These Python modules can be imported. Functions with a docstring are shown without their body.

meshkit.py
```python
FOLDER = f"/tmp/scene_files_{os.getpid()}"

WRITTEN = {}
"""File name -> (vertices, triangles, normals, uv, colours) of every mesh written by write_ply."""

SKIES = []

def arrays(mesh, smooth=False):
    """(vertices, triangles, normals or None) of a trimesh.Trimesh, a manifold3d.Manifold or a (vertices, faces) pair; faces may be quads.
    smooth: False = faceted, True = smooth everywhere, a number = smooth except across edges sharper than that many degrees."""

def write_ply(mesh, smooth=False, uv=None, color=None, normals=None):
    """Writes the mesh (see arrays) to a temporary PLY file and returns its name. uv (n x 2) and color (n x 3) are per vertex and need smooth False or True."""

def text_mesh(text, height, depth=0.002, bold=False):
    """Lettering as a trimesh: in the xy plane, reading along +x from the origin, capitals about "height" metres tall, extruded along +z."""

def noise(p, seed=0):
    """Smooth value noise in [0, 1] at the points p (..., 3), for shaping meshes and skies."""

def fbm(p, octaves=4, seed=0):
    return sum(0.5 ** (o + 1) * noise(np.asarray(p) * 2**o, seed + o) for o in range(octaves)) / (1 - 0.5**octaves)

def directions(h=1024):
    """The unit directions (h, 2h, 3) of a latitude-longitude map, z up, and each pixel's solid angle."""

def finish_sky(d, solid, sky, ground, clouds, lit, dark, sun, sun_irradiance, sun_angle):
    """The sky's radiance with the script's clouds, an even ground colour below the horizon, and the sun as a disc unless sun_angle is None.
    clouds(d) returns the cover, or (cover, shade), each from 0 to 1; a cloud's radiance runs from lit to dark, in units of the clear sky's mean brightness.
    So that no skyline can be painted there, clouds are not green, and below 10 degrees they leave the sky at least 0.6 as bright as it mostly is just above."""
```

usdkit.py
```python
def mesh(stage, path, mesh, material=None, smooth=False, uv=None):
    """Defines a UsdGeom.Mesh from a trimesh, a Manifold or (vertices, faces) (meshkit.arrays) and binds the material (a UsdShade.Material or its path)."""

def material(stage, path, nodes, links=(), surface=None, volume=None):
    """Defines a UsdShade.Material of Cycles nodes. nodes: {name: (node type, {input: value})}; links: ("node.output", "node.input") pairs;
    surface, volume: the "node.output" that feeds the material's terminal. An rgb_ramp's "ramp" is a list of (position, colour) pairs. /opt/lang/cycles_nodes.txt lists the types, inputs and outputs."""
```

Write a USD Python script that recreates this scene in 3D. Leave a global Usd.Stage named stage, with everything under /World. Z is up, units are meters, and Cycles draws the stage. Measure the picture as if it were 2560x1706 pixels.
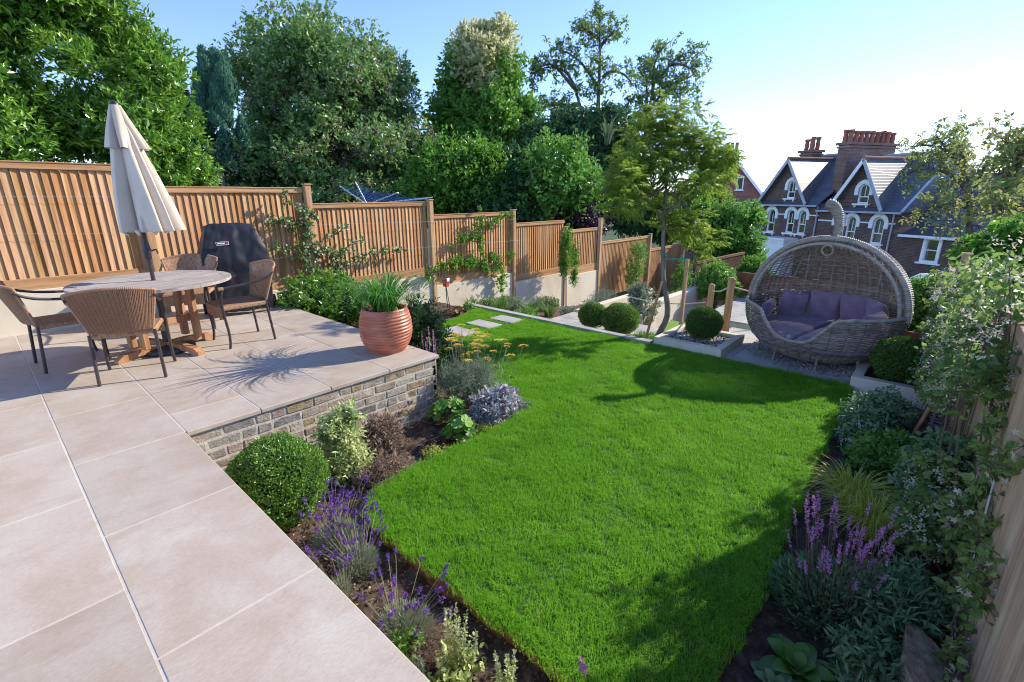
import math, random
import numpy as np, trimesh, usdkit, meshkit
from pxr import Usd, UsdGeom, UsdLux, UsdShade, Sdf, Gf, Vt

stage = Usd.Stage.CreateInMemory()
UsdGeom.SetStageUpAxis(stage, 'Z')
UsdGeom.SetStageMetersPerUnit(stage, 1.0)
UsdGeom.Xform.Define(stage, '/World')
UsdGeom.Scope.Define(stage, '/World/Looks')

# ---------------------------------------------------------------- camera
EYE = 1.55                       # above the patio, which is z = 0
PITCH, ROLL, YAW, FPX = 0.2949, -0.0041, 0.73395, 1200.1
def _basis():
    cy, sy = math.cos(YAW), math.sin(YAW)
    f0 = np.array([cy, sy, 0]); r0 = np.array([sy, -cy, 0]); u0 = np.array([0, 0, 1.])
    f = math.cos(PITCH)*f0 - math.sin(PITCH)*u0
    u = math.sin(PITCH)*f0 + math.cos(PITCH)*u0
    r = math.cos(ROLL)*r0 + math.sin(ROLL)*u
    return r, -math.sin(ROLL)*r0 + math.cos(ROLL)*u, f
CR, CU, CF = _basis()
CO = np.array([0, 0, EYE])
cam = UsdGeom.Camera.Define(stage, '/World/camera')
cam.CreateHorizontalApertureAttr(36.0)
cam.CreateFocalLengthAttr(36.0*FPX/2560)
cam.AddTransformOp().Set(Gf.Matrix4d(*CR, 0, *CU, 0, *(-CF), 0, *CO, 1))
cam.CreateExposureAttr(1.2)

# ---------------------------------------------------------------- sun and sky
SUN_AZ, SUN_EL = math.radians(-22.0), math.radians(30.0)
SUN = np.array([math.cos(SUN_EL)*math.cos(SUN_AZ), math.cos(SUN_EL)*math.sin(SUN_AZ), math.sin(SUN_EL)])
usdkit.material(stage, '/World/Looks/sky_light', {
    'sky': ('sky_texture', {'sky_type': 'single_scattering', 'sun_disc': False, 'sun_elevation': SUN_EL,
                            'sun_rotation': math.atan2(SUN[0], SUN[1]), 'air_density': 0.9, 'aerosol_density': 0.02, 'ozone_density': 4.6}),
    'wb': ('mix_color', {'blend_type': 'multiply', 'fac': 1.0, 'b': (1.0, .91, 1.03), 'use_clamp': False}),
    'bg': ('background_shader', {'strength': 0.137})}, [('sky.color', 'wb.a'), ('wb.result', 'bg.color')], surface='bg.background')
sky = UsdLux.DomeLight.Define(stage, '/World/sky')
UsdShade.MaterialBindingAPI.Apply(sky.GetPrim()).Bind(UsdShade.Material.Get(stage, '/World/Looks/sky_light'))
sky.GetPrim().SetCustomDataByKey('kind', 'structure')
sun = UsdLux.DistantLight.Define(stage, '/World/sun')
sun.CreateNormalizeAttr(True); sun.CreateIntensityAttr(0.95); sun.CreateAngleAttr(0.5)
sun.CreateColorAttr(Gf.Vec3f(1.0, 0.93, 0.80))
_z = SUN; _x = np.cross([0, 0, 1], _z); _x /= np.linalg.norm(_x); _y = np.cross(_z, _x)
sun.AddTransformOp().Set(Gf.Matrix4d(*_x, 0, *_y, 0, *_z, 0, 0, 0, 30, 1))

# ---------------------------------------------------------------- helpers: points of the place along a sight line
def ray(px, py):
    return CF + CR*(px-1280)/FPX - CU*(py-853)/FPX
def G(px, py, z):
    d = ray(px, py); return CO + d*((z-EYE)/d[2])
def FY(px, py, Y):
    d = ray(px, py); return CO + d*(Y/d[1])
def AT(px, py, depth):
    return CO + ray(px, py)*depth

# ---------------------------------------------------------------- helpers: prims
_used = {}
def path_of(name, parent=None):
    base = parent.GetPath().pathString if parent is not None else '/World'
    k = (base, name); i = _used.get(k, 0); _used[k] = i+1
    return base + '/' + name + ('' if i == 0 else '_%03d' % i)
def keys(p, label=None, cat=None, group=None, kind=None):
    for k, v in (('label', label), ('category', cat), ('group', group), ('kind', kind)):
        if v: p.SetCustomDataByKey(k, v)
    return p
def thing(name, label, cat, loc=(0, 0, 0), rz=0.0, group=None, kind=None, scale=None):
    x = UsdGeom.Xform.Define(stage, path_of(name)); x.AddTranslateOp().Set(Gf.Vec3d(*map(float, loc)))
    if rz: x.AddRotateZOp().Set(float(math.degrees(rz)))
    if scale: x.AddScaleOp().Set(Gf.Vec3f(*scale))
    return keys(x.GetPrim(), label, cat, group, kind)
def copy_of(src, label, loc, rz=0.0, group=None, name=None, scale=None):
    d = src.GetCustomData()
    p = thing(name or src.GetName(), label, d['category'], loc, rz, group or d.get('group'), None, scale)
    p.GetReferences().AddInternalReference(src.GetPath()); p.SetInstanceable(True)
    return p

class MB:
    """collects shapes into one mesh"""
    def __init__(s): s.v, s.f, s.n, s.t = [], [], 0, []
    def add(s, v, f, t=None):
        v = np.asarray(v, float); f = np.asarray(f, int)
        if f.shape[1] == 4: f = np.vstack([f[:, [0, 1, 2]], f[:, [0, 2, 3]]])
        s.v.append(v); s.f.append(f+s.n); s.n += len(v)
        s.t.append(np.full(len(v), 0.5) if t is None else np.broadcast_to(t, (len(v),)))
        return s
    def tm(s, m, t=None): return s.add(m.vertices, m.faces, t)
    def box(s, c, size, rz=0.0, bev=0.0, M=None):
        v, f = rbox(size, bev)
        if rz: v = v @ rotz(rz).T
        if M is not None: v = v @ np.asarray(M).T
        return s.add(v+np.asarray(c, float), f)
    def tube(s, pts, r, sides=8, cap=True, t=None):
        v, f = tube(pts, r, sides, cap); return s.add(v, f, t)
    def lathe(s, prof, seg=32, c=(0, 0, 0)):
        v, f = lathe(prof, seg); return s.add(v+np.asarray(c, float), f)
    def mesh(s): return np.vstack(s.v), np.vstack(s.f)
    def build(s, name, mat, parent=None, smooth=False, label=None, cat=None, group=None, kind=None, tint=False):
        v, f = s.mesh()
        m = usdkit.mesh(stage, path_of(name, parent), (v, f), mat, smooth)
        if tint:
            UsdGeom.PrimvarsAPI(m).CreatePrimvar('tint', Sdf.ValueTypeNames.FloatArray, 'vertex').Set(Vt.FloatArray.FromNumpy(np.concatenate(s.t).astype(np.float32)))
        return keys(m.GetPrim(), label, cat, group, kind)

def rotz(a):
    c, s = math.cos(a), math.sin(a); return np.array([[c, -s, 0], [s, c, 0], [0, 0, 1.]])
def frame(d, up=(0, 0, 1)):
    d = np.asarray(d, float); d = d/np.linalg.norm(d); up = np.asarray(up, float)
    x = np.cross(up, d)
    if np.linalg.norm(x) < 1e-6: x = np.array([1., 0, 0])
    x /= np.linalg.norm(x); return np.stack([x, np.cross(d, x), d], 1)      # columns
def rbox(size, bev=0.0):
    sx, sy, sz = [k/2 for k in size]
    if bev <= 0:
        v = np.array([[x, y, z] for z in (-sz, sz) for y in (-sy, sy) for x in (-sx, sx)])
        return v, np.array([[0, 2, 3, 1], [4, 5, 7, 6], [0, 1, 5, 4], [2, 6, 7, 3], [0, 4, 6, 2], [1, 3, 7, 5]])
    b = min(bev, sx*.9, sy*.9, sz*.9)
    pts = []
    for x in (-1, 1):
        for y in (-1, 1):
            for z in (-1, 1):
                pts += [[x*sx, y*(sy-b), z*(sz-b)], [x*(sx-b), y*sy, z*(sz-b)], [x*(sx-b), y*(sy-b), z*sz]]
    m = trimesh.convex.convex_hull(np.array(pts))
    return np.array(m.vertices), np.array(m.faces)
def tube(pts, r, sides=8, cap=True):
    p = np.asarray(pts, float); n = len(p); r = np.broadcast_to(np.asarray(r, float), (n,))
    t = np.gradient(p, axis=0); t /= np.linalg.norm(t, axis=1, keepdims=True)+1e-12
    a = np.cross(t[0], [0, 0, 1.] if abs(t[0][2]) < .9 else [1., 0, 0]); a /= np.linalg.norm(a)
    A = []
    for i in range(n):
        a = a - t[i]*(a@t[i]); a /= np.linalg.norm(a)+1e-12; A.append(a)
    A = np.array(A); B = np.cross(t, A); ang = np.arange(sides)*2*np.pi/sides
    v = p[:, None]+r[:, None, None]*(np.cos(ang)[None, :, None]*A[:, None]+np.sin(ang)[None, :, None]*B[:, None])
    i, j = np.meshgrid(np.arange(n-1), np.arange(sides), indexing='ij')
    q = np.stack([i*sides+j, i*sides+(j+1) % sides, (i+1)*sides+(j+1) % sides, (i+1)*sides+j], -1).reshape(-1, 4)
    f = np.vstack([q[:, [0, 1, 2]], q[:, [0, 2, 3]]]); v = v.reshape(-1, 3)
    if cap:
        k = len(v); v = np.vstack([v, p[0], p[-1]]); e = (n-1)*sides; jj = np.arange(sides)
        f = np.vstack([f, np.stack([np.full(sides, k), (jj+1) % sides, jj], 1), np.stack([np.full(sides, k+1), e+jj, e+(jj+1) % sides], 1)])
    return v, f
def lathe(prof, seg=32):
    prof = np.asarray(prof, float); n = len(prof); ang = np.arange(seg)*2*np.pi/seg
    v = np.stack([prof[:, None, 0]*np.cos(ang), prof[:, None, 0]*np.sin(ang), np.broadcast_to(prof[:, None, 1], (n, seg))], -1).reshape(-1, 3)
    i, j = np.meshgrid(np.arange(n-1), np.arange(seg), indexing='ij')
    q = np.stack([i*seg+j, i*seg+(j+1) % seg, (i+1)*seg+(j+1) % seg, (i+1)*seg+j], -1).reshape(-1, 4)
    return v, np.vstack([q[:, [0, 1, 2]], q[:, [0, 2, 3]]])
def grid_faces(nu, nv):
    i, j = np.meshgrid(np.arange(nu-1), np.arange(nv-1), indexing='ij')
    q = np.stack([i*nv+j, (i+1)*nv+j, (i+1)*nv+j+1, i*nv+j+1], -1).reshape(-1, 4)
    return np.vstack([q[:, [0, 1, 2]], q[:, [0, 2, 3]]])
def spline(pts, n=20):
    from scipy.interpolate import CubicSpline
    p = np.asarray(pts, float); s = np.concatenate([[0], np.cumsum(np.linalg.norm(np.diff(p, axis=0), axis=1))])
    return CubicSpline(s, p)(np.linspace(0, s[-1], n))
def extrude(poly, z0, z1):
    from shapely.geometry import Polygon
    m = trimesh.creation.extrude_polygon(Polygon(poly), z1-z0, engine='earcut'); m.apply_translation([0, 0, z0]); return m
def unit(a): return a/(np.linalg.norm(a, axis=-1, keepdims=True)+1e-12)

# ---------------------------------------------------------------- materials
def mat(name, cols, scale=(3, 3, 3), detail=4, rough=.7, bump=0.0, bscale=None, rnd=0.0, hue=0.0, spec=.3, dist=0.0, coords='pos', lo=.3, hi=.7, metallic=0.0, bdist=.01, rough_n=.6, sheen=0.0, blotch=None):
    """principled surface: base colours spread by noise over world (or object) position, each object a little lighter or darker"""
    n = len(cols)
    nodes = {'geo': ('geometry', {}) if coords == 'pos' else ('texture_coordinate', {}),
             'nz': ('noise_texture', {'scale': 1.0, 'detail': float(detail), 'roughness': rough_n, 'distortion': dist}),
             'sc': ('vector_math', {'math_type': 'multiply', 'vector2': tuple(map(float, scale))}),
             'rp': ('rgb_ramp', {'ramp': [(lo+(hi-lo)*i/max(1, n-1), c) for i, c in enumerate(cols)]}),
             'p': ('principled_bsdf', {'roughness': float(rough), 'specular_ior_level': spec, 'metallic': metallic, 'sheen_weight': sheen})}
    src = 'geo.position' if coords == 'pos' else 'geo.object'
    links = [(src, 'sc.vector1'), ('sc.vector', 'nz.vector'), ('nz.fac', 'rp.fac')]
    col = 'rp.color'
    if blotch:       # (scale, colour, lo, hi): stains with a shape of their own
        nodes.update({'n2': ('noise_texture', {'scale': float(blotch[0]), 'detail': 5.0, 'roughness': .6}),
                      'm2': ('map_range', {'from_min': blotch[2], 'from_max': blotch[3], 'clamp': True}),
                      'mx': ('mix_color', {'b': blotch[1]})})
        links += [(src, 'n2.vector'), ('n2.fac', 'm2.value'), ('m2.result', 'mx.fac'), (col, 'mx.a')]
        col = 'mx.result'
    if rnd or hue:
        nodes.update({'oi': ('object_info', {}), 'mr': ('map_range', {'from_min': 0., 'from_max': 1., 'to_min': 1-rnd, 'to_max': 1+rnd}),
                      'hs': ('hsv', {'saturation': 1.0, 'fac': 1.0}), 'wn': ('white_noise_texture', {'dimensions': '1D'}),
                      'mh': ('map_range', {'from_min': 0., 'from_max': 1., 'to_min': .5-hue, 'to_max': .5+hue})})
        links += [('oi.random', 'mr.value'), ('mr.result', 'hs.value'), ('oi.random', 'wn.w'), ('wn.value', 'mh.value'), ('mh.result', 'hs.hue'), (col, 'hs.color')]
        col = 'hs.color'
    links.append((col, 'p.base_color'))
    if bump:
        nodes.update({'bn': ('noise_texture', {'scale': 1.0, 'detail': 5.0, 'roughness': .65}), 'bs': ('vector_math', {'math_type': 'multiply', 'vector2': tuple(map(float, bscale or [k*6 for k in scale]))}),
                      'bp': ('bump', {'strength': float(bump), 'distance': bdist})})
        links += [(src, 'bs.vector1'), ('bs.vector', 'bn.vector'), ('bn.fac', 'bp.height'), ('bp.normal', 'p.normal')]
    return usdkit.material(stage, '/World/Looks/'+name, nodes, links, surface='p.BSDF')

def leafmat(name, cols, rough=.45, trans=.3, tcol=None, spec=.35, nscale=1.2, namt=.35, gain=1.3):
    """leaves: each leaf its own tone (primvar tint), drifting slowly through the plant; light also comes through"""
    cols = [tuple(min(.8, k*(gain if max(c) < .5 else 1)) for k in c) for c in cols]
    n = len(cols)
    tc = tcol or tuple(min(1, c*1.5) for c in cols[n//2])
    return usdkit.material(stage, '/World/Looks/'+name, {
        'at': ('attribute', {'attribute': 'tint'}), 'geo': ('geometry', {}),
        'nz': ('noise_texture', {'scale': nscale, 'detail': 2.0}),
        'mf': ('mix_float', {'fac': namt}),
        'rp': ('rgb_ramp', {'ramp': [(.12+.76*i/max(1, n-1), c) for i, c in enumerate(cols)]}),
        'p': ('principled_bsdf', {'roughness': rough, 'specular_ior_level': spec}),
        'tm': ('mix_color', {'blend_type': 'mix', 'fac': .5, 'b': tc}),
        'tr': ('translucent_bsdf', {}), 'mx': ('mix_closure', {'fac': trans})},
        [('geo.position', 'nz.vector'), ('at.fac', 'mf.a'), ('nz.fac', 'mf.b'), ('mf.result', 'rp.fac'), ('rp.color', 'p.base_color'),
         ('rp.color', 'tm.a'), ('tm.result', 'tr.color'), ('p.BSDF', 'mx.closure1'), ('tr.BSDF', 'mx.closure2')], surface='mx.closure')

# ---------------------------------------------------------------- leaves
ROUND = [False]
def leaves(mb, P, D, N, L, Wd, rng, fold=.25, droop=.0, tint=None):
    """kite-shaped folded leaves: base P, axis D, rough normal N, length L, half-width Wd"""
    n = len(P); D = unit(D); N = N-D*(N*D).sum(1, keepdims=True); N = unit(N); S = np.cross(D, N)
    L = np.broadcast_to(L, (n,))[:, None]; Wd = np.broadcast_to(Wd, (n,))[:, None]
    mid = P+D*L*.45
    tip = P+D*L-N*L*droop
    if ROUND[0]:           # rounder leaf with a folded midrib, for plants close to the viewer
        m1, m2 = P+D*L*.30-N*L*droop*.1, P+D*L*.70-N*L*droop*.45
        a1, b1 = m1+S*Wd*.92+N*Wd*fold, m1-S*Wd*.92+N*Wd*fold; a2, b2 = m2+S*Wd*.74+N*Wd*fold*.8, m2-S*Wd*.74+N*Wd*fold*.8
        v = np.stack([P, a1, a2, tip, b2, b1, m1, m2], 1).reshape(-1, 3); k = np.arange(n)[:, None]*8
        f = np.vstack([k+c for c in ([0, 1, 6], [0, 6, 5], [1, 2, 7], [1, 7, 6], [5, 6, 7], [5, 7, 4], [2, 3, 7], [4, 7, 3])])
        t = rng.random(n) if tint is None else np.broadcast_to(tint, (n,))
        return mb.add(v, f, np.repeat(t, 8))
    a = mid+S*Wd+N*Wd*fold; b = mid-S*Wd+N*Wd*fold
    v = np.stack([P, a, tip, b], 1).reshape(-1, 3)
    k = np.arange(n)[:, None]*4
    f = np.vstack([k+[0, 1, 2], k+[0, 2, 3]])
    t = rng.random(n) if tint is None else np.broadcast_to(tint, (n,))
    return mb.add(v, f, np.repeat(t, 4))
def rdir(rng, n):
    return unit(rng.normal(size=(n, 3)))
def blob_points(rng, blobs, n, inner=.72, flat=0.0, lump=.25, seed=0, power=1.0):
    """points near the surface of a union of ellipsoids, bumpy; returns points and outward directions"""
    C = np.array([b[:3] for b in blobs], float); R = np.array([b[3:6] for b in blobs], float)
    w = (R[:, 0]*R[:, 1]+R[:, 0]*R[:, 2]+R[:, 1]*R[:, 2]); w /= w.sum()
    out, dirs, tot = [], [], 0
    while tot < n:
        m = int((n-tot)*1.6)+20
        i = rng.choice(len(C), m, p=w); d = rdir(rng, m)
        rr = inner+(1-inner)*rng.random(m)**power
        bump = 1+lump*(meshkit.fbm(d*2.3+C[i]*1.7+seed, 3, seed)-.5)*2
        p = C[i]+d*R[i]*(rr*bump)[:, None]
        keep = np.ones(m, bool)
        for k in range(len(C)):
            q = np.linalg.norm((p-C[k])/R[k], axis=1)
            keep &= (q > inner*.9) | (i == k)
        out.append(p[keep]); dirs.append(unit(d[keep]/R[i[keep]]*R[i[keep]].mean(1, keepdims=True))); tot += keep.sum()
    return np.vstack(out)[:n], np.vstack(dirs)[:n]
def crown(mb, rng, blobs, ncl, per, L, Wd, spread=.25, inner=.75, lump=.25, up=.35, out=.6, fold=.25, droop=.1, seed=0, cols=None):
    """clusters of leaves: every cluster is a twig end whose leaves point outward and fan apart"""
    P, D = blob_points(rng, blobs, ncl, inner, lump=lump, seed=seed)
    tw = unit(D*out+rdir(rng, ncl)*.6+[0, 0, up])
    ct = rng.random(ncl)
    k = np.repeat(np.arange(ncl), per); m = len(k)
    along = rng.random(m)
    pos = P[k]+tw[k]*(along*spread)[:, None]+rdir(rng, m)*(spread*.35*rng.random(m))[:, None]
    d = unit(tw[k]*.7+rdir(rng, m)*.9)
    nn = unit(D[k]*.5+rdir(rng, m)*.7+[0, 0, .6])
    leaves(mb, pos, d, nn, L*(.65+.6*rng.random(m)), Wd*(.7+.5*rng.random(m)), rng, fold, droop, np.clip(ct[k]*.5+rng.random(m)*.5, 0, 1))
    return P, D
def blades(mb, rng, base, heading, height, reach, width, seg=4, droop=1.0, tint=None):
    """strap leaves: each rises, leans along its heading and bends over"""
    n = len(base); hd = np.stack([np.cos(heading), np.sin(heading), np.zeros(n)], 1); sd = np.stack([-np.sin(heading), np.cos(heading), np.zeros(n)], 1)
    s = np.linspace(0, 1, seg+1)
    zz = height[:, None]*(np.sin(np.minimum(s, 1)*np.pi/2*1.0)[None]*1.0-droop*(s**3)[None]*.5)
    xx = reach[:, None]*(s**1.6)[None]
    ww = width[:, None]*(1-s**1.5)[None]*.5+width[:, None]*.04
    c = base[:, None]+hd[:, None]*xx[..., None]+np.array([0, 0, 1.])*zz[..., None]
    v = np.stack([c-sd[:, None]*ww[..., None], c+sd[:, None]*ww[..., None]], 2).reshape(n, -1, 3)
    k = (np.arange(n)*(seg+1)*2)[:, None]; fs = []
    for i in range(seg):
        a = i*2; fs += [k+[a, a+1, a+3], k+[a, a+3, a+2]]
    t = rng.random(n) if tint is None else tint
    return mb.add(v.reshape(-1, 3), np.vstack(fs), np.repeat(t, (seg+1)*2))
rng = np.random.default_rng(7)
# ================================================================ materials of the setting
def limestone(name, a, b, c, warm, pale):
    """honed limestone: cloudy buff patches, pale smears, brown staining and small dark pits"""
    N = {'geo': ('geometry', {}), 'n1': ('noise_texture', {'scale': 2.3, 'detail': 9.0, 'roughness': .62, 'distortion': .5}), 'rp': ('rgb_ramp', {'ramp': [(.30, a), (.48, b), (.70, c)]}),
         's2': ('vector_math', {'math_type': 'multiply', 'vector2': (3.2, 7.5, 4.)}), 'n2': ('noise_texture', {'scale': 1.0, 'detail': 8.0, 'roughness': .7}), 'm2': ('map_range', {'from_min': .52, 'from_max': .78, 'clamp': True, 'to_max': .75}), 'x2': ('mix_color', {'b': warm}),
         'n3': ('noise_texture', {'scale': 1.7, 'detail': 6.0, 'roughness': .6, 'distortion': 1.2}), 'm3': ('map_range', {'from_min': .58, 'from_max': .72, 'clamp': True, 'to_max': .6}), 'x3': ('mix_color', {'b': pale}),
         'v': ('voronoi_texture', {'scale': 30.0, 'randomness': 1.0}), 'n4': ('noise_texture', {'scale': 5.0, 'detail': 3.0}), 'mm': ('math', {'math_type': 'multiply', 'value2': .20}), 'sb': ('math', {'math_type': 'subtract'}), 'm4': ('map_range', {'from_min': .0, 'from_max': .02, 'clamp': True, 'to_min': .0, 'to_max': .6}), 'x4': ('mix_color', {'b': (.15, .11, .08)}),
         'off': ('math', {'math_type': 'subtract', 'value2': .075}),
         'oi': ('object_info', {}), 'mr': ('map_range', {'from_min': 0., 'from_max': 1., 'to_min': .92, 'to_max': 1.06}), 'hs': ('hsv', {'saturation': 1., 'fac': 1.}),
         'gs': ('vector_math', {'math_type': 'multiply', 'vector2': (46., 110., 60.)}), 'gn': ('noise_texture', {'scale': 1.0, 'detail': 6.0, 'roughness': .75}), 'gr': ('map_range', {'from_min': .3, 'from_max': .7, 'to_min': .86, 'to_max': 1.12}), 'h2': ('hsv', {'saturation': 1., 'fac': 1.}),
         'bn': ('noise_texture', {'scale': 55.0, 'detail': 6.0, 'roughness': .7}), 'bp': ('bump', {'strength': .16, 'distance': .003}), 'p': ('principled_bsdf', {'roughness': .6, 'specular_ior_level': .28})}
    Lk = [('geo.position', k+'.vector') for k in ('n1', 'n3', 'n4', 'v', 'bn')]+[('geo.position', 's2.vector1'), ('s2.vector', 'n2.vector'), ('n1.fac', 'rp.fac'), ('n2.fac', 'm2.value'), ('m2.result', 'x2.fac'), ('rp.color', 'x2.a'), ('n3.fac', 'm3.value'), ('m3.result', 'x3.fac'), ('x2.result', 'x3.a'),
        ('n4.fac', 'mm.value1'), ('mm.value', 'off.value1'), ('off.value', 'sb.value1'), ('v.distance', 'sb.value2'), ('sb.value', 'm4.value'), ('m4.result', 'x4.fac'), ('x3.result', 'x4.a'), ('x4.result', 'hs.color'), ('oi.random', 'mr.value'), ('mr.result', 'hs.value'), ('geo.position', 'gs.vector1'), ('gs.vector', 'gn.vector'), ('gn.fac', 'gr.value'), ('gr.result', 'h2.value'), ('hs.color', 'h2.color'), ('h2.color', 'p.base_color'), ('bn.fac', 'bp.height'), ('bp.normal', 'p.normal')]
    return usdkit.material(stage, '/World/Looks/'+name, N, Lk, surface='p.BSDF')
LIME = [limestone('limestone_a', (.355, .275, .205), (.405, .335, .268), (.45, .395, .335), (.33, .24, .165), (.465, .425, .38)),
        limestone('limestone_b', (.37, .295, .228), (.42, .35, .283), (.45, .40, .342), (.345, .26, .185), (.47, .435, .395)),
        limestone('limestone_c', (.35, .275, .21), (.395, .327, .263), (.46, .405, .345), (.33, .245, .175), (.46, .42, .38))]
GROUT = mat('pale_grout', [(.42, .37, .31), (.55, .5, .44)], scale=(5, 5, 5), rough=.9, bump=.3)
MORTAR = mat('mortar', [(.40, .35, .28), (.52, .46, .38)], scale=(9, 9, 9), rough=.95, bump=.5)
BRICK = [mat('stock_brick_'+n, c, scale=(11, 11, 20), detail=8, rough=.9, bump=1.0, bscale=(46, 46, 60), rnd=.10, hue=.006, lo=.30, hi=.68, spec=.15, bdist=.009, rough_n=.72, blotch=(13., b, .50, .68)) for n, c, b in [
    ('buff', [(.17, .135, .105), (.30, .245, .19), (.40, .34, .28)], (.42, .36, .29)),
    ('grey', [(.15, .13, .115), (.26, .23, .20), (.36, .325, .285)], (.40, .35, .29)),
    ('ochre', [(.22, .15, .08), (.31, .225, .13), (.37, .30, .215)], (.14, .11, .08)),
    ('rose', [(.22, .155, .12), (.32, .24, .19), (.38, .32, .265)], (.43, .38, .32)),
    ('dark', [(.09, .08, .078), (.17, .155, .148), (.26, .235, .21)], (.36, .32, .27))]]
SOIL = mat('bark_soil', [(.045, .031, .022), (.12, .086, .064), (.21, .16, .125)], scale=(14, 14, 14), detail=8, rough=1, bump=1.0, bscale=(60, 60, 60), spec=.05, bdist=.03)
TURF = mat('turf_base', [(.035, .085, .010), (.055, .13, .016)], scale=(20, 20, 20), rough=1, bump=.6)
EARTH = mat('rough_ground', [(.02, .045, .012), (.04, .07, .02), (.06, .07, .03)], scale=(.3, .3, .3), detail=8, rough=1, bump=.4, bscale=(3, 3, 3))
CREAM = mat('cream_render', [(.52, .44, .325), (.61, .53, .405), (.66, .585, .465)], scale=(1.4, 1.4, .8), detail=6, rough=.85, bump=.25, bscale=(70, 70, 70), spec=.2, bdist=.003, blotch=(2.2, (.47, .41, .32), .6, .85))
GSTONE = mat('grey_sandstone', [(.25, .24, .225), (.35, .335, .31), (.43, .405, .37)], scale=(2.5, 2.5, 2.5), detail=6, rough=.75, bump=.3, bscale=(30, 30, 30), rnd=.06, spec=.25, bdist=.004)
CORTEN = mat('rusty_steel', [(.10, .038, .018), (.19, .075, .032), (.26, .12, .055)], scale=(3, 3, 1.2), detail=7, rough=.8, bump=.2, blotch=(6., (.06, .03, .02), .6, .8))
PINE = [mat('pine_%s' % 'abcd'[i], c, scale=(26, 26, 1.3), detail=6, rough=.78, bump=.35, bscale=(90, 90, 4), rnd=.13, hue=.007, spec=.2, lo=.32, hi=.68, bdist=.003, dist=.6, blotch=(3.1, (0.179, 0.076, 0.027), .66, .8))
        for i, c in enumerate([[(0.281, 0.127, 0.048), (0.416, 0.209, 0.088), (0.516, 0.294, 0.145)], [(0.326, 0.163, 0.070), (0.449, 0.244, 0.114), (0.562, 0.340, 0.185)],
                               [(0.303, 0.132, 0.044), (0.404, 0.193, 0.074), (0.495, 0.264, 0.118)], [(0.360, 0.193, 0.088), (0.483, 0.285, 0.145), (0.572, 0.366, 0.210)]])]
PINEH = mat('pine_rail', [(0.303, 0.148, 0.061), (0.438, 0.239, 0.109), (0.539, 0.325, 0.166)], scale=(1.3, 26, 26), detail=6, rough=.78, bump=.25, bscale=(4, 90, 90), rnd=.1, spec=.2, dist=.6, bdist=.003, blotch=(5., (0.168, 0.072, 0.027), .66, .8))
GREYPINE = [mat('weathered_pine_%s' % 'ab'[i], c, scale=(22, 22, 1.2), detail=6, rough=.85, bump=.35, bscale=(80, 80, 3), rnd=.12, spec=.15, dist=.8, bdist=.004, blotch=(4., (.12, .07, .04), .66, .8)) for i, c in enumerate([
    [(.22, .135, .075), (.34, .225, .13), (.43, .305, .19)], [(.25, .15, .08), (.37, .24, .135), (.44, .32, .205)]])]
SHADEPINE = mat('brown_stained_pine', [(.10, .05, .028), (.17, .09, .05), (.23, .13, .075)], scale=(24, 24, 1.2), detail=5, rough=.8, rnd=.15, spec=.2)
EDGING = mat('timber_edging', [(.11, .05, .025), (.20, .095, .045), (.27, .145, .075)], scale=(3, 3, 20), detail=6, rough=.85, bump=.35, bscale=(15, 15, 80), rnd=.1, spec=.15)
STEEL = mat('steel_wire', [(.34, .34, .35), (.42, .42, .43)], rough=.5)

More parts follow.
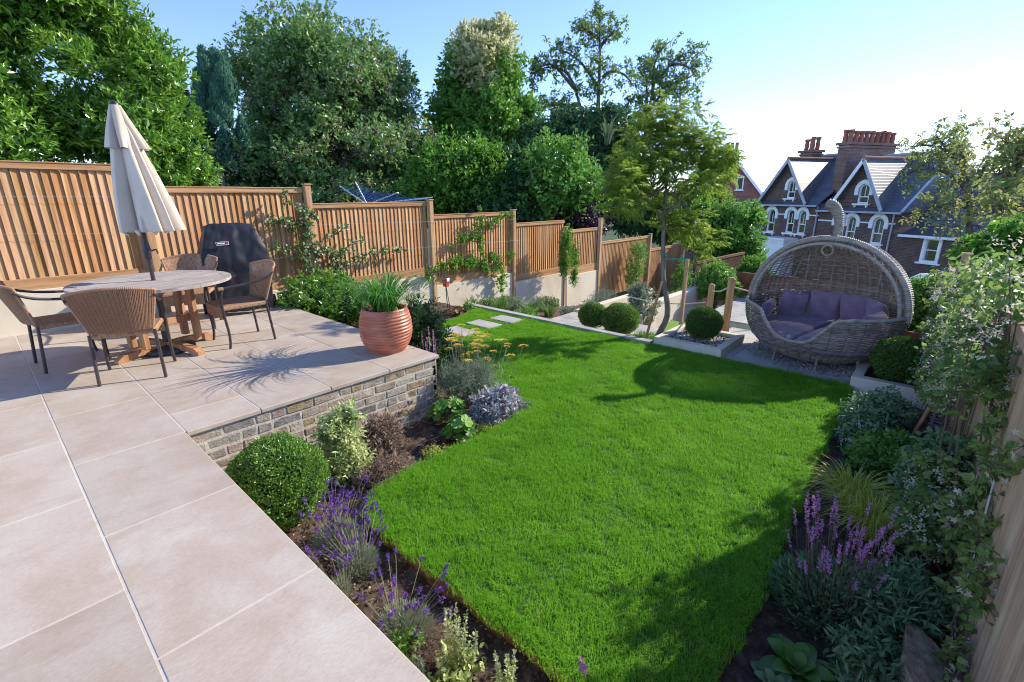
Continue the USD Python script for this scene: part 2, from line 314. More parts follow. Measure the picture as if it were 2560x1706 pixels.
# ================================================================ terrain
def terr(x, y):
    return np.interp(x, [-400, 6.4, 7.8, 11.4, 14, 20, 32, 60, 1500], [-.85, -.85, -1.12, -1.66, -1.9, -2.6, -5.2, -6.0, -14.])
xs = np.unique(np.concatenate([np.linspace(-300, -10, 20), np.linspace(-10, 45, 90), np.linspace(46, 140, 40), np.geomspace(150, 2500, 24)]))
ys = np.unique(np.concatenate([-np.geomspace(14, 2500, 26), np.linspace(-13, 30, 70), np.geomspace(31, 2500, 30)]))
X, Y = np.meshgrid(xs, ys, indexing='ij')
Z = terr(X, Y)+(meshkit.fbm(np.stack([X*.12, Y*.12, X*0], -1), 4, 3)-.5)*np.clip((X-14)/30, 0, 1)*1.2
far = np.hypot(X, Y)
Z += np.clip((far-120)/400, 0, 1)**1.3*22*meshkit.fbm(np.stack([X*.004, Y*.004, X*0], -1), 4, 9)
MB().add(np.stack([X, Y, Z], -1).reshape(-1, 3), grid_faces(*X.shape)).build('ground', EARTH, smooth=True, kind='structure')

# ================================================================ soil of the beds (one uneven sheet, and the sloping bed below the lawn)
def soil_sheet(name, x0, x1, y0, y1, zf, step=.03, amp=.035, seed=1):
    a = np.arange(x0, x1+step/2, step); b = np.arange(y0, y1+step/2, step)
    X, Y = np.meshgrid(a, b, indexing='ij')
    p = np.stack([X, Y, X*0], -1)
    Z = zf(X, Y)+(meshkit.fbm(p*5, 3, seed)-.5)*amp*2+(meshkit.noise(p*26, seed+3)-.5)*.028
    mb = MB().add(np.stack([X, Y, Z], -1).reshape(-1, 3), grid_faces(*X.shape))
    return mb.build(name, SOIL, smooth=True, kind='structure')
soil_sheet('soil_bed', .66, 6.42, -1.2, 8.0, lambda x, y: -.63+0*x, .035)
def lowbed(x, y): return np.interp(x, [6.4, 7.6, 9, 11.4, 13.5], [-.72, -.98, -1.2, -1.58, -1.8])
soil_sheet('soil_bed', 6.42, 13.4, 2.6, 8.0, lowbed, .06, .04, 5)
mb = MB()           # clods, bark chips and pebbles on the soil
n = 3600
px_ = np.where(rng.random(n) < .55, rng.uniform(.72, 1.4, n), rng.uniform(1.2, 6.3, n)); py_ = np.where(px_ < 1.4, rng.uniform(.6, 3.6, n), np.where(rng.random(n) < .5, rng.uniform(-.4, .45, n), rng.uniform(2.85, 3.6, n)))
ico = trimesh.creation.icosphere(0)
for i in range(n):
    s = rng.uniform(.003, .014)*np.array([1, rng.uniform(.5, 1.2), rng.uniform(.35, .8)])
    v = ico.vertices*(1+.3*rng.normal(size=(12, 1)))*s @ rotz(rng.uniform(0, 6.3)).T
    mb.add(v+[px_[i], py_[i], -.632+rng.uniform(0, .02)], ico.faces)
lm_ = leafmat('leaf_litter', [(.05, .03, .018), (.13, .085, .05), (.24, .17, .10), (.30, .24, .15)], rough=.9, trans=.1, spec=.1)
nl_ = 2600; lx = np.where(rng.random(nl_) < .5, rng.uniform(.72, 1.39, nl_), rng.uniform(1.2, 6.3, nl_)); ly = np.where(lx < 1.39, rng.uniform(.4, 3.6, nl_), np.where(rng.random(nl_) < .5, rng.uniform(-.4, .42, nl_), rng.uniform(2.85, 3.62, nl_)))
lmb = MB(); ld = rng.normal(size=(nl_, 3))*[1, 1, .25]; leaves(lmb, np.stack([lx, ly, np.full(nl_, -.608)+rng.uniform(-.012, .012, nl_)], 1), ld, np.tile([0, 0, 1.], (nl_, 1))+rng.normal(size=(nl_, 3))*.4, rng.uniform(.010, .040, nl_), rng.uniform(.002, .008, nl_), rng, .3, .2)
lmb.build('leaf_litter', lm_, label='dry leaves and twigs scattered over the soil of the flower beds', cat='leaf litter', kind='stuff', tint=True)
mb.build('soil_clods', SOIL, label='dark bark chips and crumbs lying on the soil of the flower beds', cat='bark chips', kind='stuff')

# ================================================================ patio
patio = keys(UsdGeom.Xform.Define(stage, path_of('patio')).GetPrim(), kind='structure')
MB().box((-.93, 3.4, -.43), (3.23, 9.2, .80)).box((1.78, 5.82, -.43), (2.21, 4.26, .80)).build('patio_core', MORTAR, patio)
gm = MB(); gm.box((-.915, 3.4, -.0085), (3.24, 9.2, .012)); gm.box((1.81, 5.83, -.0085), (2.225, 4.29, .012)); gm.build('grout_bed', GROUT, patio)
def slab(x0, x1, y0, y1, g=.0026):
    t = .034
    MB().box(((x0+x1)/2, (y0+y1)/2, -t/2+rng.uniform(-.0008, .0008)), (x1-x0-2*g, y1-y0-2*g, t), bev=.004).build('paving_slab', LIME[rng.integers(3)], patio)
xj = [-2.26, -1.665, -1.07, -.475, .119, .711]
for i in range(5):
    y = 1.787 if i % 2 == 0 else 2.26
    js = [y+.943*k for k in range(-4, 8)]
    js = [j for j in js if -.9 < j < 7.7]+[7.93]
    for a, b in zip(js[:-1], js[1:]): slab(xj[i], xj[i+1], a, b)
xk = [.711, 1.203, 1.775, 2.353, 2.945]
for i in range(4):
    js = [3.655]+[[4.06, 4.55, 4.17, 4.62][i]+.943*k for k in range(4)]+[7.93]
    js = [j for j in js if j < 7.75]+[7.93]
    for a, b in zip(js[:-1], js[1:]): slab(xk[i], xk[i+1], a, b)

# ================================================================ brick retaining wall under the patio edge
wall = thing('brick_wall', 'low retaining wall of mottled yellow stock bricks under the patio edge', 'brick wall', (0, 0, 0))
wm = MB(); wm.box((1.81, 3.705, -.40), (2.2, .05, .73)); wm.box((2.895, 5.80, -.40), (.05, 4.24, .73)); wm.build('mortar', MORTAR, wall)
def bricks_run(n0, fixed, axis, length, courses=9, ch=.081):
    L, jt = .218, .011
    for c in range(courses):
        z = -.038-ch*(c+.5)-.004
        s = -(.5*(L+jt) if c % 2 else 0)-rng.uniform(0, .01)
        while s < length-.02:
            a, b = max(s, 0), min(s+L, length)
            half = rng.random() < .16
            segs = [(a, b)] if not half or b-a < .2 else [(a, (a+b)/2-.005), ((a+b)/2+.005, b)]
            for a1, b1 in segs:
                if b1-a1 < .03: continue
                sz = (b1-a1, .06, ch-.0115)
                m = BRICK[rng.choice(5, p=[.36, .30, .08, .19, .07])]
                v, f = rbox(sz, .006)
                v = v+(meshkit.noise(v*19+rng.uniform(0, 50, 3), 2)[:, None]-.5)*.011
                jit = rng.uniform(-.004, .003); tl = rng.normal(0, .006)
                v = v @ np.array([[1, 0, -tl], [0, 1, 0], [tl, 0, 1]])
                if axis == 'x': v = v+[n0+(a1+b1)/2, fixed+jit, z]
                else: v = (v @ rotz(math.pi/2).T)+[fixed-jit, n0+(a1+b1)/2, z]
                MB().add(v, f).build('brick', m, wall)
            s += L+jt
bricks_run(.715, 3.706, 'x', 2.20)
bricks_run(3.68, 2.893, 'y', 1.6, 8)

# ================================================================ lawn
def rounded(c, r, a0, a1, n=7):
    return [(c[0]+r*math.cos(t), c[1]+r*math.sin(t)) for t in np.linspace(a0, a1, n)]
LAWN = [(1.41, .43), (6.36, .565), (6.30, 2.95), (6.27, 6.52), (5.75, 6.36), (4.9, 6.02), (3.55, 5.9), (3.55, 2.82)]+rounded((1.73, 2.50), .32, math.pi/2, math.pi)
from shapely.geometry import Polygon, Point
import shapely
lawn_poly = Polygon(LAWN)
STONES = [(4.95, 5.60, .02), (5.52, 5.62, .0), (6.02, 5.55, -.02)]
mb = MB().tm(extrude(LAWN, -.90, -.545)); mb.build('lawn', TURF, kind='structure')
GRASS = leafmat('grass_blades', [(.075, .23, .012), (.145, .375, .018), (.225, .475, .03), (.37, .575, .08)], gain=1.0, rough=.5, trans=.42, tcol=(.26, .56, .04), nscale=2.6, namt=.42, spec=.16)
gi = UsdGeom.PointInstancer.Define(stage, path_of('grass'))
keys(gi.GetPrim(), 'short bright green mown grass of the lawn', 'grass', kind='stuff')
UsdGeom.Scope.Define(stage, '/World/grass/tufts')
protos = []
for k in range(10):
    g_ = np.random.default_rng(100+k); m = 120
    r = .062*np.sqrt(g_.random(m)); a = g_.uniform(0, 6.283, m)
    base = np.stack([r*np.cos(a), r*np.sin(a), np.full(m, -.004)], 1)
    mb = MB(); blades(mb, g_, base, g_.uniform(0, 6.283, m), g_.uniform(.020, .046, m), np.abs(g_.normal(.012, .014, m))+.003, g_.uniform(.0016, .0032, m), seg=2, droop=.5, tint=np.clip(g_.random(m)*(.8 if k < 8 else .45)+(0 if k < 8 else .6), 0, 1))
    p = mb.build('tuft', GRASS, stage.GetPrimAtPath('/World/grass/tufts'), tint=True); protos.append(p.GetPath())
gx, gy = np.meshgrid(np.arange(1.38, 6.4, .068), np.arange(.40, 6.6, .068), indexing='ij')
gp = np.stack([gx.ravel(), gy.ravel()], 1); gp += rng.uniform(-.034, .034, gp.shape)
inside = shapely.contains_xy(lawn_poly.buffer(.0), gp[:, 0], gp[:, 1])
for sx, sy, _ in STONES: inside &= ~((np.abs(gp[:, 0]-sx) < .19) & (np.abs(gp[:, 1]-sy) < .30))
gp = gp[inside]
edge = np.array([lawn_poly.exterior.interpolate(t).coords[0] for t in np.arange(0, lawn_poly.exterior.length, .05)])
gp = np.vstack([gp, edge+rng.uniform(-.012, .012, edge.shape)])
ng = len(gp)
def quat(rz, tilt, ta):
    q = np.stack([np.cos(rz/2), 0*rz, 0*rz, np.sin(rz/2)], 1)
    return q
gi.CreatePrototypesRel().SetTargets(protos)
gi.CreateProtoIndicesAttr(Vt.IntArray.FromNumpy(np.where(rng.random(ng) < .05+.22*(meshkit.noise(np.concatenate([gp*2.1, np.ones((ng, 1))], 1), 21) > .66), rng.integers(8, 10, ng), rng.integers(0, 8, ng)).astype(np.int32)))
lump = .6*meshkit.fbm(np.concatenate([gp*3.6, np.zeros((ng, 1))], 1), 3, 4)+.4*meshkit.noise(np.concatenate([gp*11, np.zeros((ng, 1))], 1), 8)
gi.CreatePositionsAttr(Vt.Vec3fArray.FromNumpy(np.concatenate([gp, (-.545+.012*(lump-.5))[:, None]], 1).astype(np.float32)))
gi.CreateOrientationsAttr(Vt.QuathArray([Gf.Quath(float(math.cos(a)), 0., 0., float(math.sin(a))) for a in rng.uniform(0, math.pi, ng)]))
gi.CreateScalesAttr(Vt.Vec3fArray.FromNumpy((np.ones((ng, 3))*(.45+1.15*lump+.14*rng.normal(size=ng)).clip(.4)[:, None]).astype(np.float32)))
for k, (sx, sy, a) in enumerate(STONES):
    MB().box((0, 0, 0), (.33, .55, .05), bev=.006).build('stepping_stone', GSTONE, None, label=['pale stepping stone in the grass, nearest to the dark shrub by the pot', 'pale stepping stone in the grass, middle one of the row', 'pale stepping stone in the grass, nearest to the far kerb'][k], cat='stepping stone', group='stepping stones in the lawn')
    UsdGeom.Xformable(stage.GetPrimAtPath('/World/stepping_stone'+('' if k == 0 else '_%03d' % k))).AddTranslateOp().Set(Gf.Vec3d(sx, sy, -.552))

# timber lawn edging, board by board
edg = thing('lawn_edging', 'reddish timber boards edging the lawn along the flower beds', 'lawn edging')
def edge_boards(pts, w=1.2):
    from shapely.geometry import LineString
    l = LineString(pts); s = 0
    while s < l.length-.05:
        e = min(s+w, l.length)
        q = [l.interpolate(t).coords[0] for t in np.linspace(s, e-.004, 2 if w > .5 else 2)]
        a, b = np.array(q[0]), np.array(q[-1]); d = b-a; L = np.linalg.norm(d)
        MB().box(((a[0]+b[0])/2, (a[1]+b[1])/2, -.625+rng.uniform(-.006, .004)), (L, .024, .145), rz=math.atan2(d[1], d[0]), bev=.003).build('edging_board', EDGING, edg)
        s = e
edge_boards([(1.393, .35), (1.393, 2.5)]); edge_boards(rounded((1.73, 2.50), .337, math.pi, math.pi/2), .18); edge_boards([(1.74, 2.838), (3.567, 2.838)])
edge_boards([(3.567, 2.85), (3.567, 5.88)]); edge_boards([(1.41, .412), (6.36, .547)])

# ================================================================ far kerb, platform, lower garden
kerb = thing('lawn_kerb', 'pale stone coping along the far edge of the lawn', 'kerb')
for a, b in zip(np.linspace(2.98, 6.95, 6)[:-1], np.linspace(2.98, 6.95, 6)[1:]):
    MB().box((6.36, (a+b)/2, -.70), (.13, b-a-.006, .40), bev=.006).build('coping_stone', CREAM if False else GSTONE, kerb)
plat = keys(UsdGeom.Xform.Define(stage, path_of('stone_paving')).GetPrim(), kind='structure')
MB().box((7.25, 1.1, -1.07), (1.56, 2.55, 1.0)).build('paving_base', MORTAR, plat)
for i in range(3):
    for j in range(5):
        MB().box((6.78+.52*i, .08+.52*j, -.555), (.513, .513, .03), bev=.003).build('paving_slab', GSTONE, plat)
kerb2 = thing('stone_kerb', 'grey stone kerb between the lawn and the basket seat', 'kerb')
for a, b in ((.58, 1.2), (1.205, 1.97)): MB().box((6.44, (a+b)/2, -.66), (.15, b-a-.004, .25), bev=.008).build('kerb_stone', GSTONE, kerb2)
# lower landing of grey slabs
land = keys(UsdGeom.Xform.Define(stage, path_of('stone_landing')).GetPrim(), kind='structure')
for i in range(3):
    for j in range(4):
        MB().box((7.05+.52*i, 4.0+.50*j, -.93), (.513, .493, .16), bev=.004).build('landing_slab', GSTONE, land)
for k in range(3):
    MB().box((8.8+.36*k, 4.6, -1.13-.14*k), (.36, 1.0, .16), bev=.005).build('stone_step', GSTONE, land)
MB().box((8.7, 2.55, -1.05), (1.7, 3.0, .12)).build('lower_lawn', mat('artificial_turf', [(.10, .22, .02), (.15, .30, .03)], scale=(30, 30, 30), rough=.9, bump=.6), kind='structure')
ter = keys(UsdGeom.Xform.Define(stage, path_of('raised_terrace')).GetPrim(), kind='structure')
MB().box((10.7, 1.9, -1.0), (2.4, 3.1, .36)).build('terrace_base', CREAM, ter)
for i in range(4):
    for j in range(6): MB().box((9.80+.6*i, .62+.52*j, -.805), (.594, .514, .03), bev=.003).build('terrace_slab', GSTONE, ter)
cw = thing('cream_garden_wall', 'low cream rendered wall of the lower garden beside the bright green turf', 'garden wall')
MB().box((10.25, 4.36, -.93), (3.2, .16, .72), bev=.01).build('wall_body', CREAM, cw)
MB().box((8.62, 4.75, -1.0), (.16, .94, .56), bev=.01).build('end_wall', CREAM, cw)
cw = thing('cream_garden_wall', 'cream rendered wall of the planting strip under the fence', 'garden wall')
MB().box((10.2, 5.75, -1.15), (3.4, .16, .62), bev=.01).build('wall_body', CREAM, cw)
MB().box((12.3, 2.9, -.50), (.06, 2.6, .5), bev=.004).build('rusty_planter', CORTEN, label='rust brown steel planter edge behind the rope posts', cat='planter')
MB().box((8.35, -.05, -.42), (.06, 1.0, .30), rz=-.25, bev=.004).build('rusty_planter', CORTEN, label='rust brown steel planter edge to the right of the basket seat', cat='planter')

# square rendered planters
def planter(label, x0, x1, y0, y1, z0, z1, t=.10):
    p = thing('square_planter', label, 'planter')
    o = Polygon([(x0, y0), (x1, y0), (x1, y1), (x0, y1)]); i_ = Polygon([(x0+t, y0+t), (x1-t, y0+t), (x1-t, y1-t), (x0+t, y1-t)])
    m = trimesh.creation.extrude_polygon(o.difference(i_), z1-z0, engine='earcut'); m.apply_translation([0, 0, z0])
    MB().tm(m).build('planter_wall', CREAM, p)
    MB().box(((x0+x1)/2, (y0+y1)/2, (z0+z1-.07)/2), (x1-x0-2*t-.004, y1-y0-2*t-.004, z1-.07-z0)).build('planter_fill', SOIL, p)
    return p
planter('square cream planter with pebbles and a clipped ball beside the rope posts', 6.34, 7.30, 1.99, 2.94, -.95, -.42)
planter('square cream planter with a clipped ball beside the right hand fence', 6.33, 7.25, -.42, .55, -.95, -.42)
PEB = [mat('pebble_%s' % 'abc'[i], [c, tuple(k*1.35 for k in c)], scale=(30, 30, 30), rough=.5, spec=.4) for i, c in enumerate([(.17, .145, .125), (.34, .30, .26), (.25, .19, .15)])]
def pebbles(name, label, cx, cy, z, rx, ry, n, s0=.010, s1=.022, seed=3, square=True):
    r_ = np.random.default_rng(seed); mbs = [MB() for _ in PEB]; ic = trimesh.creation.icosphere(0)
    x = keys(UsdGeom.Xform.Define(stage, path_of(name)).GetPrim(), label, 'pebbles', kind='stuff')
    for i in range(n):
        if square: p = r_.uniform(-1, 1, 2)
        else:
            a = r_.uniform(0, 6.283); q = math.sqrt(r_.random()); p = np.array([q*math.cos(a), q*math.sin(a)])
        s = r_.uniform(s0, s1)*np.array([1, r_.uniform(.6, 1), r_.uniform(.4, .7)])
        mbs[r_.integers(3)].add((ic.vertices*s) @ rotz(r_.uniform(0, 6)).T+[cx+p[0]*rx, cy+p[1]*ry, z+r_.uniform(0, .012)], ic.faces)
    for m, k in zip(mbs, PEB): keys(m.build('pebbles', k, x, smooth=True), kind='stuff')
pebbles('pebbles', 'grey pebbles round the clipped ball in the planter by the rope posts', 6.82, 2.465, -.478, .37, .37, 900)
pebbles('pebbles', 'ring of shingle under the wicker basket seat', 7.3, 1.05, -.545, .80, .86, 2600, .009, .018, 5, False)

# ================================================================ fences
def part(name, parent, loc=(0, 0, 0), rz=0.0):
    x = UsdGeom.Xform.Define(stage, path_of(name, parent)); x.AddTranslateOp().Set(Gf.Vec3d(*map(float, loc)))
    if rz: x.AddRotateZOp().Set(float(math.degrees(rz)))
    return x.GetPrim()
LF = thing('wooden_fence', 'stepped brown closeboard fence with capped posts along the left of the garden', 'fence')
FF = thing('wooden_fence', 'dark brown fence panel at the far end behind the rope posts', 'fence')
RF = thing('wooden_fence', 'weathered grey brown fence along the right hand flower bed', 'fence')
def fence_panel(fence, loc, rz, length, top, zb0, zb1, wood=PINE, rail=PINEH, pitch=.0855, slat_bottom=None, cap=True, seed=0):
    """feather-edge boards, local x along the fence, front towards -y; zb0..zb1 is the gravel board"""
    r_ = np.random.default_rng(seed)
    p = part('fence_panel', fence, loc, rz)
    sb = zb1-.01 if slat_bottom is None else slat_bottom
    n = int(round(length/pitch)); w = length/n
    for i in range(n):
        poly = [(i*w, 0), (i*w, -.029-r_.uniform(0, .003)), ((i+1)*w-.001, -.009-r_.uniform(0, .002)), ((i+1)*w-.001, 0)]
        m = extrude(poly[::-1], sb, top-.055+(0 if cap else r_.uniform(-.01, .01)))
        v = np.array(m.vertices); v[:, 0] += (v[:, 2]-sb)*r_.normal(0, .0012)
        MB().add(v, m.faces).build('slat', wood[r_.integers(len(wood))], p)
    if cap:
        MB().box((length/2, -.022, top-.035), (length, .062, .07), bev=.004).build('cap_rail', rail, p)
        MB().box((length/2, -.020, top+.007), (length, .085, .014), bev=.003).build('cap_board', rail, p)
    if zb1 > zb0:
        MB().box((length/2, -.018, (zb0+zb1)/2), (length, .036, zb1-zb0), bev=.003).build('gravel_board', rail, p)
    return p
YFEN = 8.06
P = [  # x0, x1, top, gravel board bottom, top, label
    (-1.75, 1.58, 1.93, .49, .63, 'tallest brown fence panel, behind the left hand wicker chair and parasol'),
    (1.70, 3.80, 1.67, .09, .27, 'fence panel directly behind the covered barbecue'),
    (3.95, 6.33, 1.42, -.05, .12, 'fence panel behind the tall green plant in the terracotta pot'),
    (6.48, 8.88, 1.16, -.30, -.12, 'fence panel with the arching leafy climber at its foot'),
    (9.00, 11.06, .88, -.55, -.38, 'fence panel just left of the slim standing climber with two columns'),
    (11.16, 12.80, .60, -.68, -.45, 'short fence panel behind the slim climber, left of the tallest bare post')]
for i, (a, b, t, z0, z1, lab) in enumerate(P): fence_panel(LF, (a, YFEN, 0), 0, b-a, t, z0, z1, seed=i)
fence_panel(LF, (13.0, YFEN, 0), 0, 3.2, .15, -1.60, -1.60, slat_bottom=-1.62, seed=7)
fence_panel(LF, (16.3, YFEN, 0), 0, 3.1, -.34, -2.1, -2.1, slat_bottom=-2.2, seed=8)
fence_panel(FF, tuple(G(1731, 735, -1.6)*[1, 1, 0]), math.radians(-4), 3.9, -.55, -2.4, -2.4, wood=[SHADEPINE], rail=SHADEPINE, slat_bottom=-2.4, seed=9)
POSTS = [(1.64, 1.72, -.1, 'between the parasol and the barbecue'), (3.875, 1.72, -.4, 'right of the barbecue, with a flat cap'), (6.405, 1.455, -.8, 'behind the climber left of the stepped wall'),
         (8.94, 1.20, -1.0, 'beside the arching climber'), (11.11, .70, -1.5, 'left of the slim twin climber'), (12.9, .86, -1.7, 'tall and bare, where the fence steps down to the ground'), (16.25, .2, -2.2, 'left of the feathery tree trunk')]
for x, t, zb, lab in POSTS:
    p = part('fence_post', LF, (x, YFEN-.055, 0))
    MB().box((0, 0, (t+zb)/2), (.095, .10, t-zb), bev=.005).build('post', PINE[3], p)
    MB().box((0, 0, t+.012), (.122, .126, .024), bev=.006).build('post_cap', PINEH, p)
# low rendered wall under the boards
rw = thing('rendered_wall', 'stepped cream rendered wall at the foot of the brown fence', 'garden wall')
for a, b, t, zb in [(-3.2, 1.64, .49, -.9), (1.64, 3.875, .09, -.9), (3.875, 6.405, -.05, -1.0), (6.405, 8.94, -.30, -1.6), (8.94, 11.11, -.55, -1.9), (11.11, 12.9, -.68, -2.0)]:
    MB().box(((a+b)/2, YFEN+.055, (t+zb)/2), (b-a-.002, .24, t-zb), bev=.004).build('wall_section', CREAM, rw)
# steel training wires
for k, (p0, p1, lab) in enumerate([((640, 470), (1274, 550), ''), ((780, 563), (1290, 549), 'thin steel wire stretched along the fence above the pot plant'), ((620, 652), (1300, 601), 'lower thin steel wire stretched along the fence through the climber')][1:]):
    a, b = FY(*p0, 7.93), FY(*p1, 7.93)
    q = thing('training_wire', lab, 'wire', (0, 0, 0), 0, 'steel training wires')
    MB().tube([a, b], .0016, 6).build('wire', STEEL, q)
    for e in (a, b): MB().tube([e, e+[0, .06, 0]], .005, 6).build('eye_bolt', STEEL, q)
for k, (p0, p1, lab) in enumerate([((-60, 492), (292, 492), 'upper thin wire across the tallest fence panel'), ((-60, 586), (292, 584), 'lower thin wire across the tallest fence panel')]):
    a, b = FY(*p0, 7.98), FY(*p1, 7.98); q = thing('training_wire', lab, 'wire', (0, 0, 0), 0, 'steel training wires'); MB().tube([a, b], .0016, 6).build('wire', STEEL, q)
# right hand fence
RA = .03
def rfy(x): return -.42+RA*(x-3.05)
def rpanel(lab, x0, x1, top, seed):
    a = math.atan(RA)
    fence_panel(RF, (x1, rfy(x1), 0), math.pi+a, x1-x0, top, -1.0, -1.0, wood=GREYPINE, rail=GREYPINE[1], slat_bottom=-1.05, pitch=.13, seed=seed)
rpanel('weathered fence panel at the right edge beside the flower bed', .9, 4.80, .88, 21)
rpanel('weathered fence panel stepping down behind the white flowered climber', 4.92, 9.0, .60, 22)
rpanel('far weathered fence panel beyond the basket seat', 9.1, 13.0, .15, 23)
for x, t, lab in [(4.86, 1.02, 'weathered post in the right hand fence behind the white flowers'), (9.05, .75, 'weathered post at the far end of the right hand fence')]:
    p = part('fence_post', RF, (x, rfy(x)+.05, 0))
    MB().box((0, 0, (t-1.2)/2), (.10, .10, t+1.2), bev=.006).build('post', GREYPINE[0], p)
    MB().box((0, 0, t+.012), (.125, .125, .025), bev=.006).build('post_cap', GREYPINE[1], p)
# ================================================================ furniture
def HZ(px, py, x, y):
    """height of the sight line above the point (x, y)"""
    d = ray(px, py); return EYE+d[2]*math.hypot(x, y)/math.hypot(d[0], d[1])
WICK = mat('honey_wicker', [(.17, .085, .045), (.30, .165, .09), (.40, .24, .14)], scale=(60, 60, 25), detail=4, rough=.6, bump=.5, bscale=(220, 220, 90), spec=.3, bdist=.003, coords='obj')
WICKC = [mat('wicker_cord_%s' % 'ab'[i], c, scale=(80, 80, 80), rough=.55, spec=.35, coords='obj') for i, c in enumerate([[(.24, .125, .07), (.36, .205, .12)], [(.17, .085, .045), (.28, .15, .085)]])]
TUBEM = mat('bronze_tube', [(.035, .026, .024), (.065, .05, .046)], scale=(20, 20, 20), rough=.38, spec=.5, metallic=.3)
TEAK = mat('weathered_teak', [(.20, .165, .14), (.34, .29, .255), (.46, .41, .375)], scale=(2.2, 34, 34), detail=7, rough=.75, bump=.3, bscale=(5, 120, 120), rnd=.10, spec=.25, coords='obj', bdist=.003, dist=.8, blotch=(7., (.15, .115, .09), .6, .8))
TEAKL = mat('orange_teak', [(.22, .095, .04), (.34, .165, .075), (.43, .235, .12)], scale=(20, 20, 3), detail=6, rough=.6, bump=.2, bscale=(90, 90, 10), rnd=.08, spec=.3)
CANVAS = mat('cream_canvas', [(.42, .345, .265), (.51, .43, .34), (.57, .49, .40)], scale=(3, 3, 1.2), detail=6, rough=.9, bump=.2, bscale=(220, 220, 220), spec=.1, bdist=.002, sheen=.2, blotch=(3., (.44, .35, .26), .6, .85))
BLACKV = mat('black_vinyl', [(.010, .011, .015), (.019, .021, .027)], scale=(4, 4, 4), detail=5, rough=.46, bump=.25, bscale=(260, 260, 260), spec=.32, bdist=.001)
WHITEL = mat('white_print', [(.75, .75, .75), (.8, .8, .8)], rough=.5)
REDL = mat('red_print', [(.45, .02, .03), (.5, .03, .04)], rough=.5)
TERRA = mat('terracotta', [(.22, .060, .030), (.33, .098, .05), (.41, .145, .08)], scale=(5, 5, 14), detail=7, rough=.42, bump=.25, bscale=(60, 60, 90), spec=.45, bdist=.003, blotch=(5., (.42, .25, .19), .60, .8))
WILLOW = [mat('grey_willow_%s' % 'abc'[i], c, scale=(12, 12, 40), detail=5, rough=.6, bump=.4, bscale=(90, 90, 220), spec=.3, bdist=.002, coords='obj') for i, c in enumerate([
    [(.12, .092, .07), (.21, .165, .128), (.31, .255, .205)], [(.18, .142, .108), (.275, .225, .178), (.36, .305, .25)], [(.075, .055, .04), (.14, .106, .08), (.22, .172, .136)]])]
PURPLE = mat('purple_canvas', [(.15, .095, .135), (.20, .135, .18), (.24, .17, .22)], scale=(6, 6, 6), detail=5, rough=.9, bump=.3, bscale=(260, 260, 260), spec=.12, bdist=.002, coords='obj', sheen=.25)
DARKP = mat('dark_plastic', [(.012, .012, .014), (.03, .03, .034)], rough=.4, spec=.5)
REDP = mat('red_plastic', [(.42, .03, .015), (.5, .05, .02)], rough=.4, spec=.5)
ROPE = mat('pale_rope', [(.42, .37, .29), (.58, .53, .44)], scale=(150, 150, 150), rough=.9)

def pillow(w, h, t, n=15, sag=.0):
    a = np.linspace(-1, 1, n); U, V = np.meshgrid(a, a, indexing='ij')
    pin = 1-.07*(np.abs(U)**2*(1-np.abs(V)**2)+np.abs(V)**2*(1-np.abs(U)**2))
    th = t/2*np.clip((1-U**4)*(1-V**4), 0, 1)**.42
    th = np.maximum(th, .003)
    x, y = U*w/2*pin, V*h/2*pin
    nb = 1+.10*(meshkit.fbm(np.stack([U*2, V*2, U*0+w*9], -1), 3, 2)-.5)
    v1 = np.stack([x, y, th*nb], -1).reshape(-1, 3); v2 = np.stack([x, y, -th], -1).reshape(-1, 3)
    f = grid_faces(n, n); k = n*n
    b = np.concatenate([np.arange(n)*n, (n-1)*n+np.arange(1, n), (np.arange(n-2, -1, -1))*n+n-1, np.arange(n-2, 0, -1)])
    e = np.roll(b, -1); s = np.concatenate([np.stack([b, b+k, e+k], 1), np.stack([b, e+k, e], 1)])
    return np.vstack([v1, v2]), np.vstack([f, f[:, ::-1]+k, s])
def ridged(pts, r, step=.016, amp=.12, sides=8):
    """a tube wound with cane: the radius ripples along it"""
    p = np.asarray(pts, float); s = np.concatenate([[0], np.cumsum(np.linalg.norm(np.diff(p, axis=0), axis=1))])
    n = max(6, int(s[-1]/step*4)); q = np.linspace(0, s[-1], n)
    P_ = np.stack([np.interp(q, s, p[:, i]) for i in range(3)], 1)
    rr = np.interp(q, s, np.broadcast_to(r, len(p)))*(1+amp*np.sin(q/step*2*np.pi))
    return P_, rr

# ---------------------------------------------------------------- table
TX, TY = 1.16, 5.93
tb = thing('garden_table', 'round weathered teak table with a pole hole, on the patio', 'table', (TX, TY, 0), math.radians(20))
R0 = .685
disc = Point(0, 0).buffer(R0-.085, 40)
wdt = .0985; k = 0
yy = -R0+.085
while yy < R0-.1:
    hi = min(yy+wdt, R0-.085)
    for sx in (-1, 1):
        from shapely.geometry import box as sbox
        g = disc.intersection(sbox(min(0, sx)*2+(.003 if sx > 0 else 0), yy+.0025, max(0, sx)*2-(.003 if sx < 0 else 0), hi-.0025))
        g = g.difference(Point(0, 0).buffer(.028))
        if g.is_empty or g.area < .001: continue
        m = trimesh.creation.extrude_polygon(max(getattr(g, 'geoms', [g]), key=lambda q: q.area), .026, engine='earcut'); m.apply_translation([0, 0, .714+rng.uniform(-.001, .001)])
        MB().tm(m).build('top_plank', TEAK, tb)
    yy = hi
for i in range(8):
    a0, a1 = i*math.pi/4+.003, (i+1)*math.pi/4-.003
    arc = [((R0)*math.cos(t), (R0)*math.sin(t)) for t in np.linspace(a0, a1, 9)]+[((R0-.081)*math.cos(t), (R0-.081)*math.sin(t)) for t in np.linspace(a1, a0, 9)]
    MB().tm(extrude(arc, .712, .741)).build('rim_segment', TEAK, tb)
mb = MB()
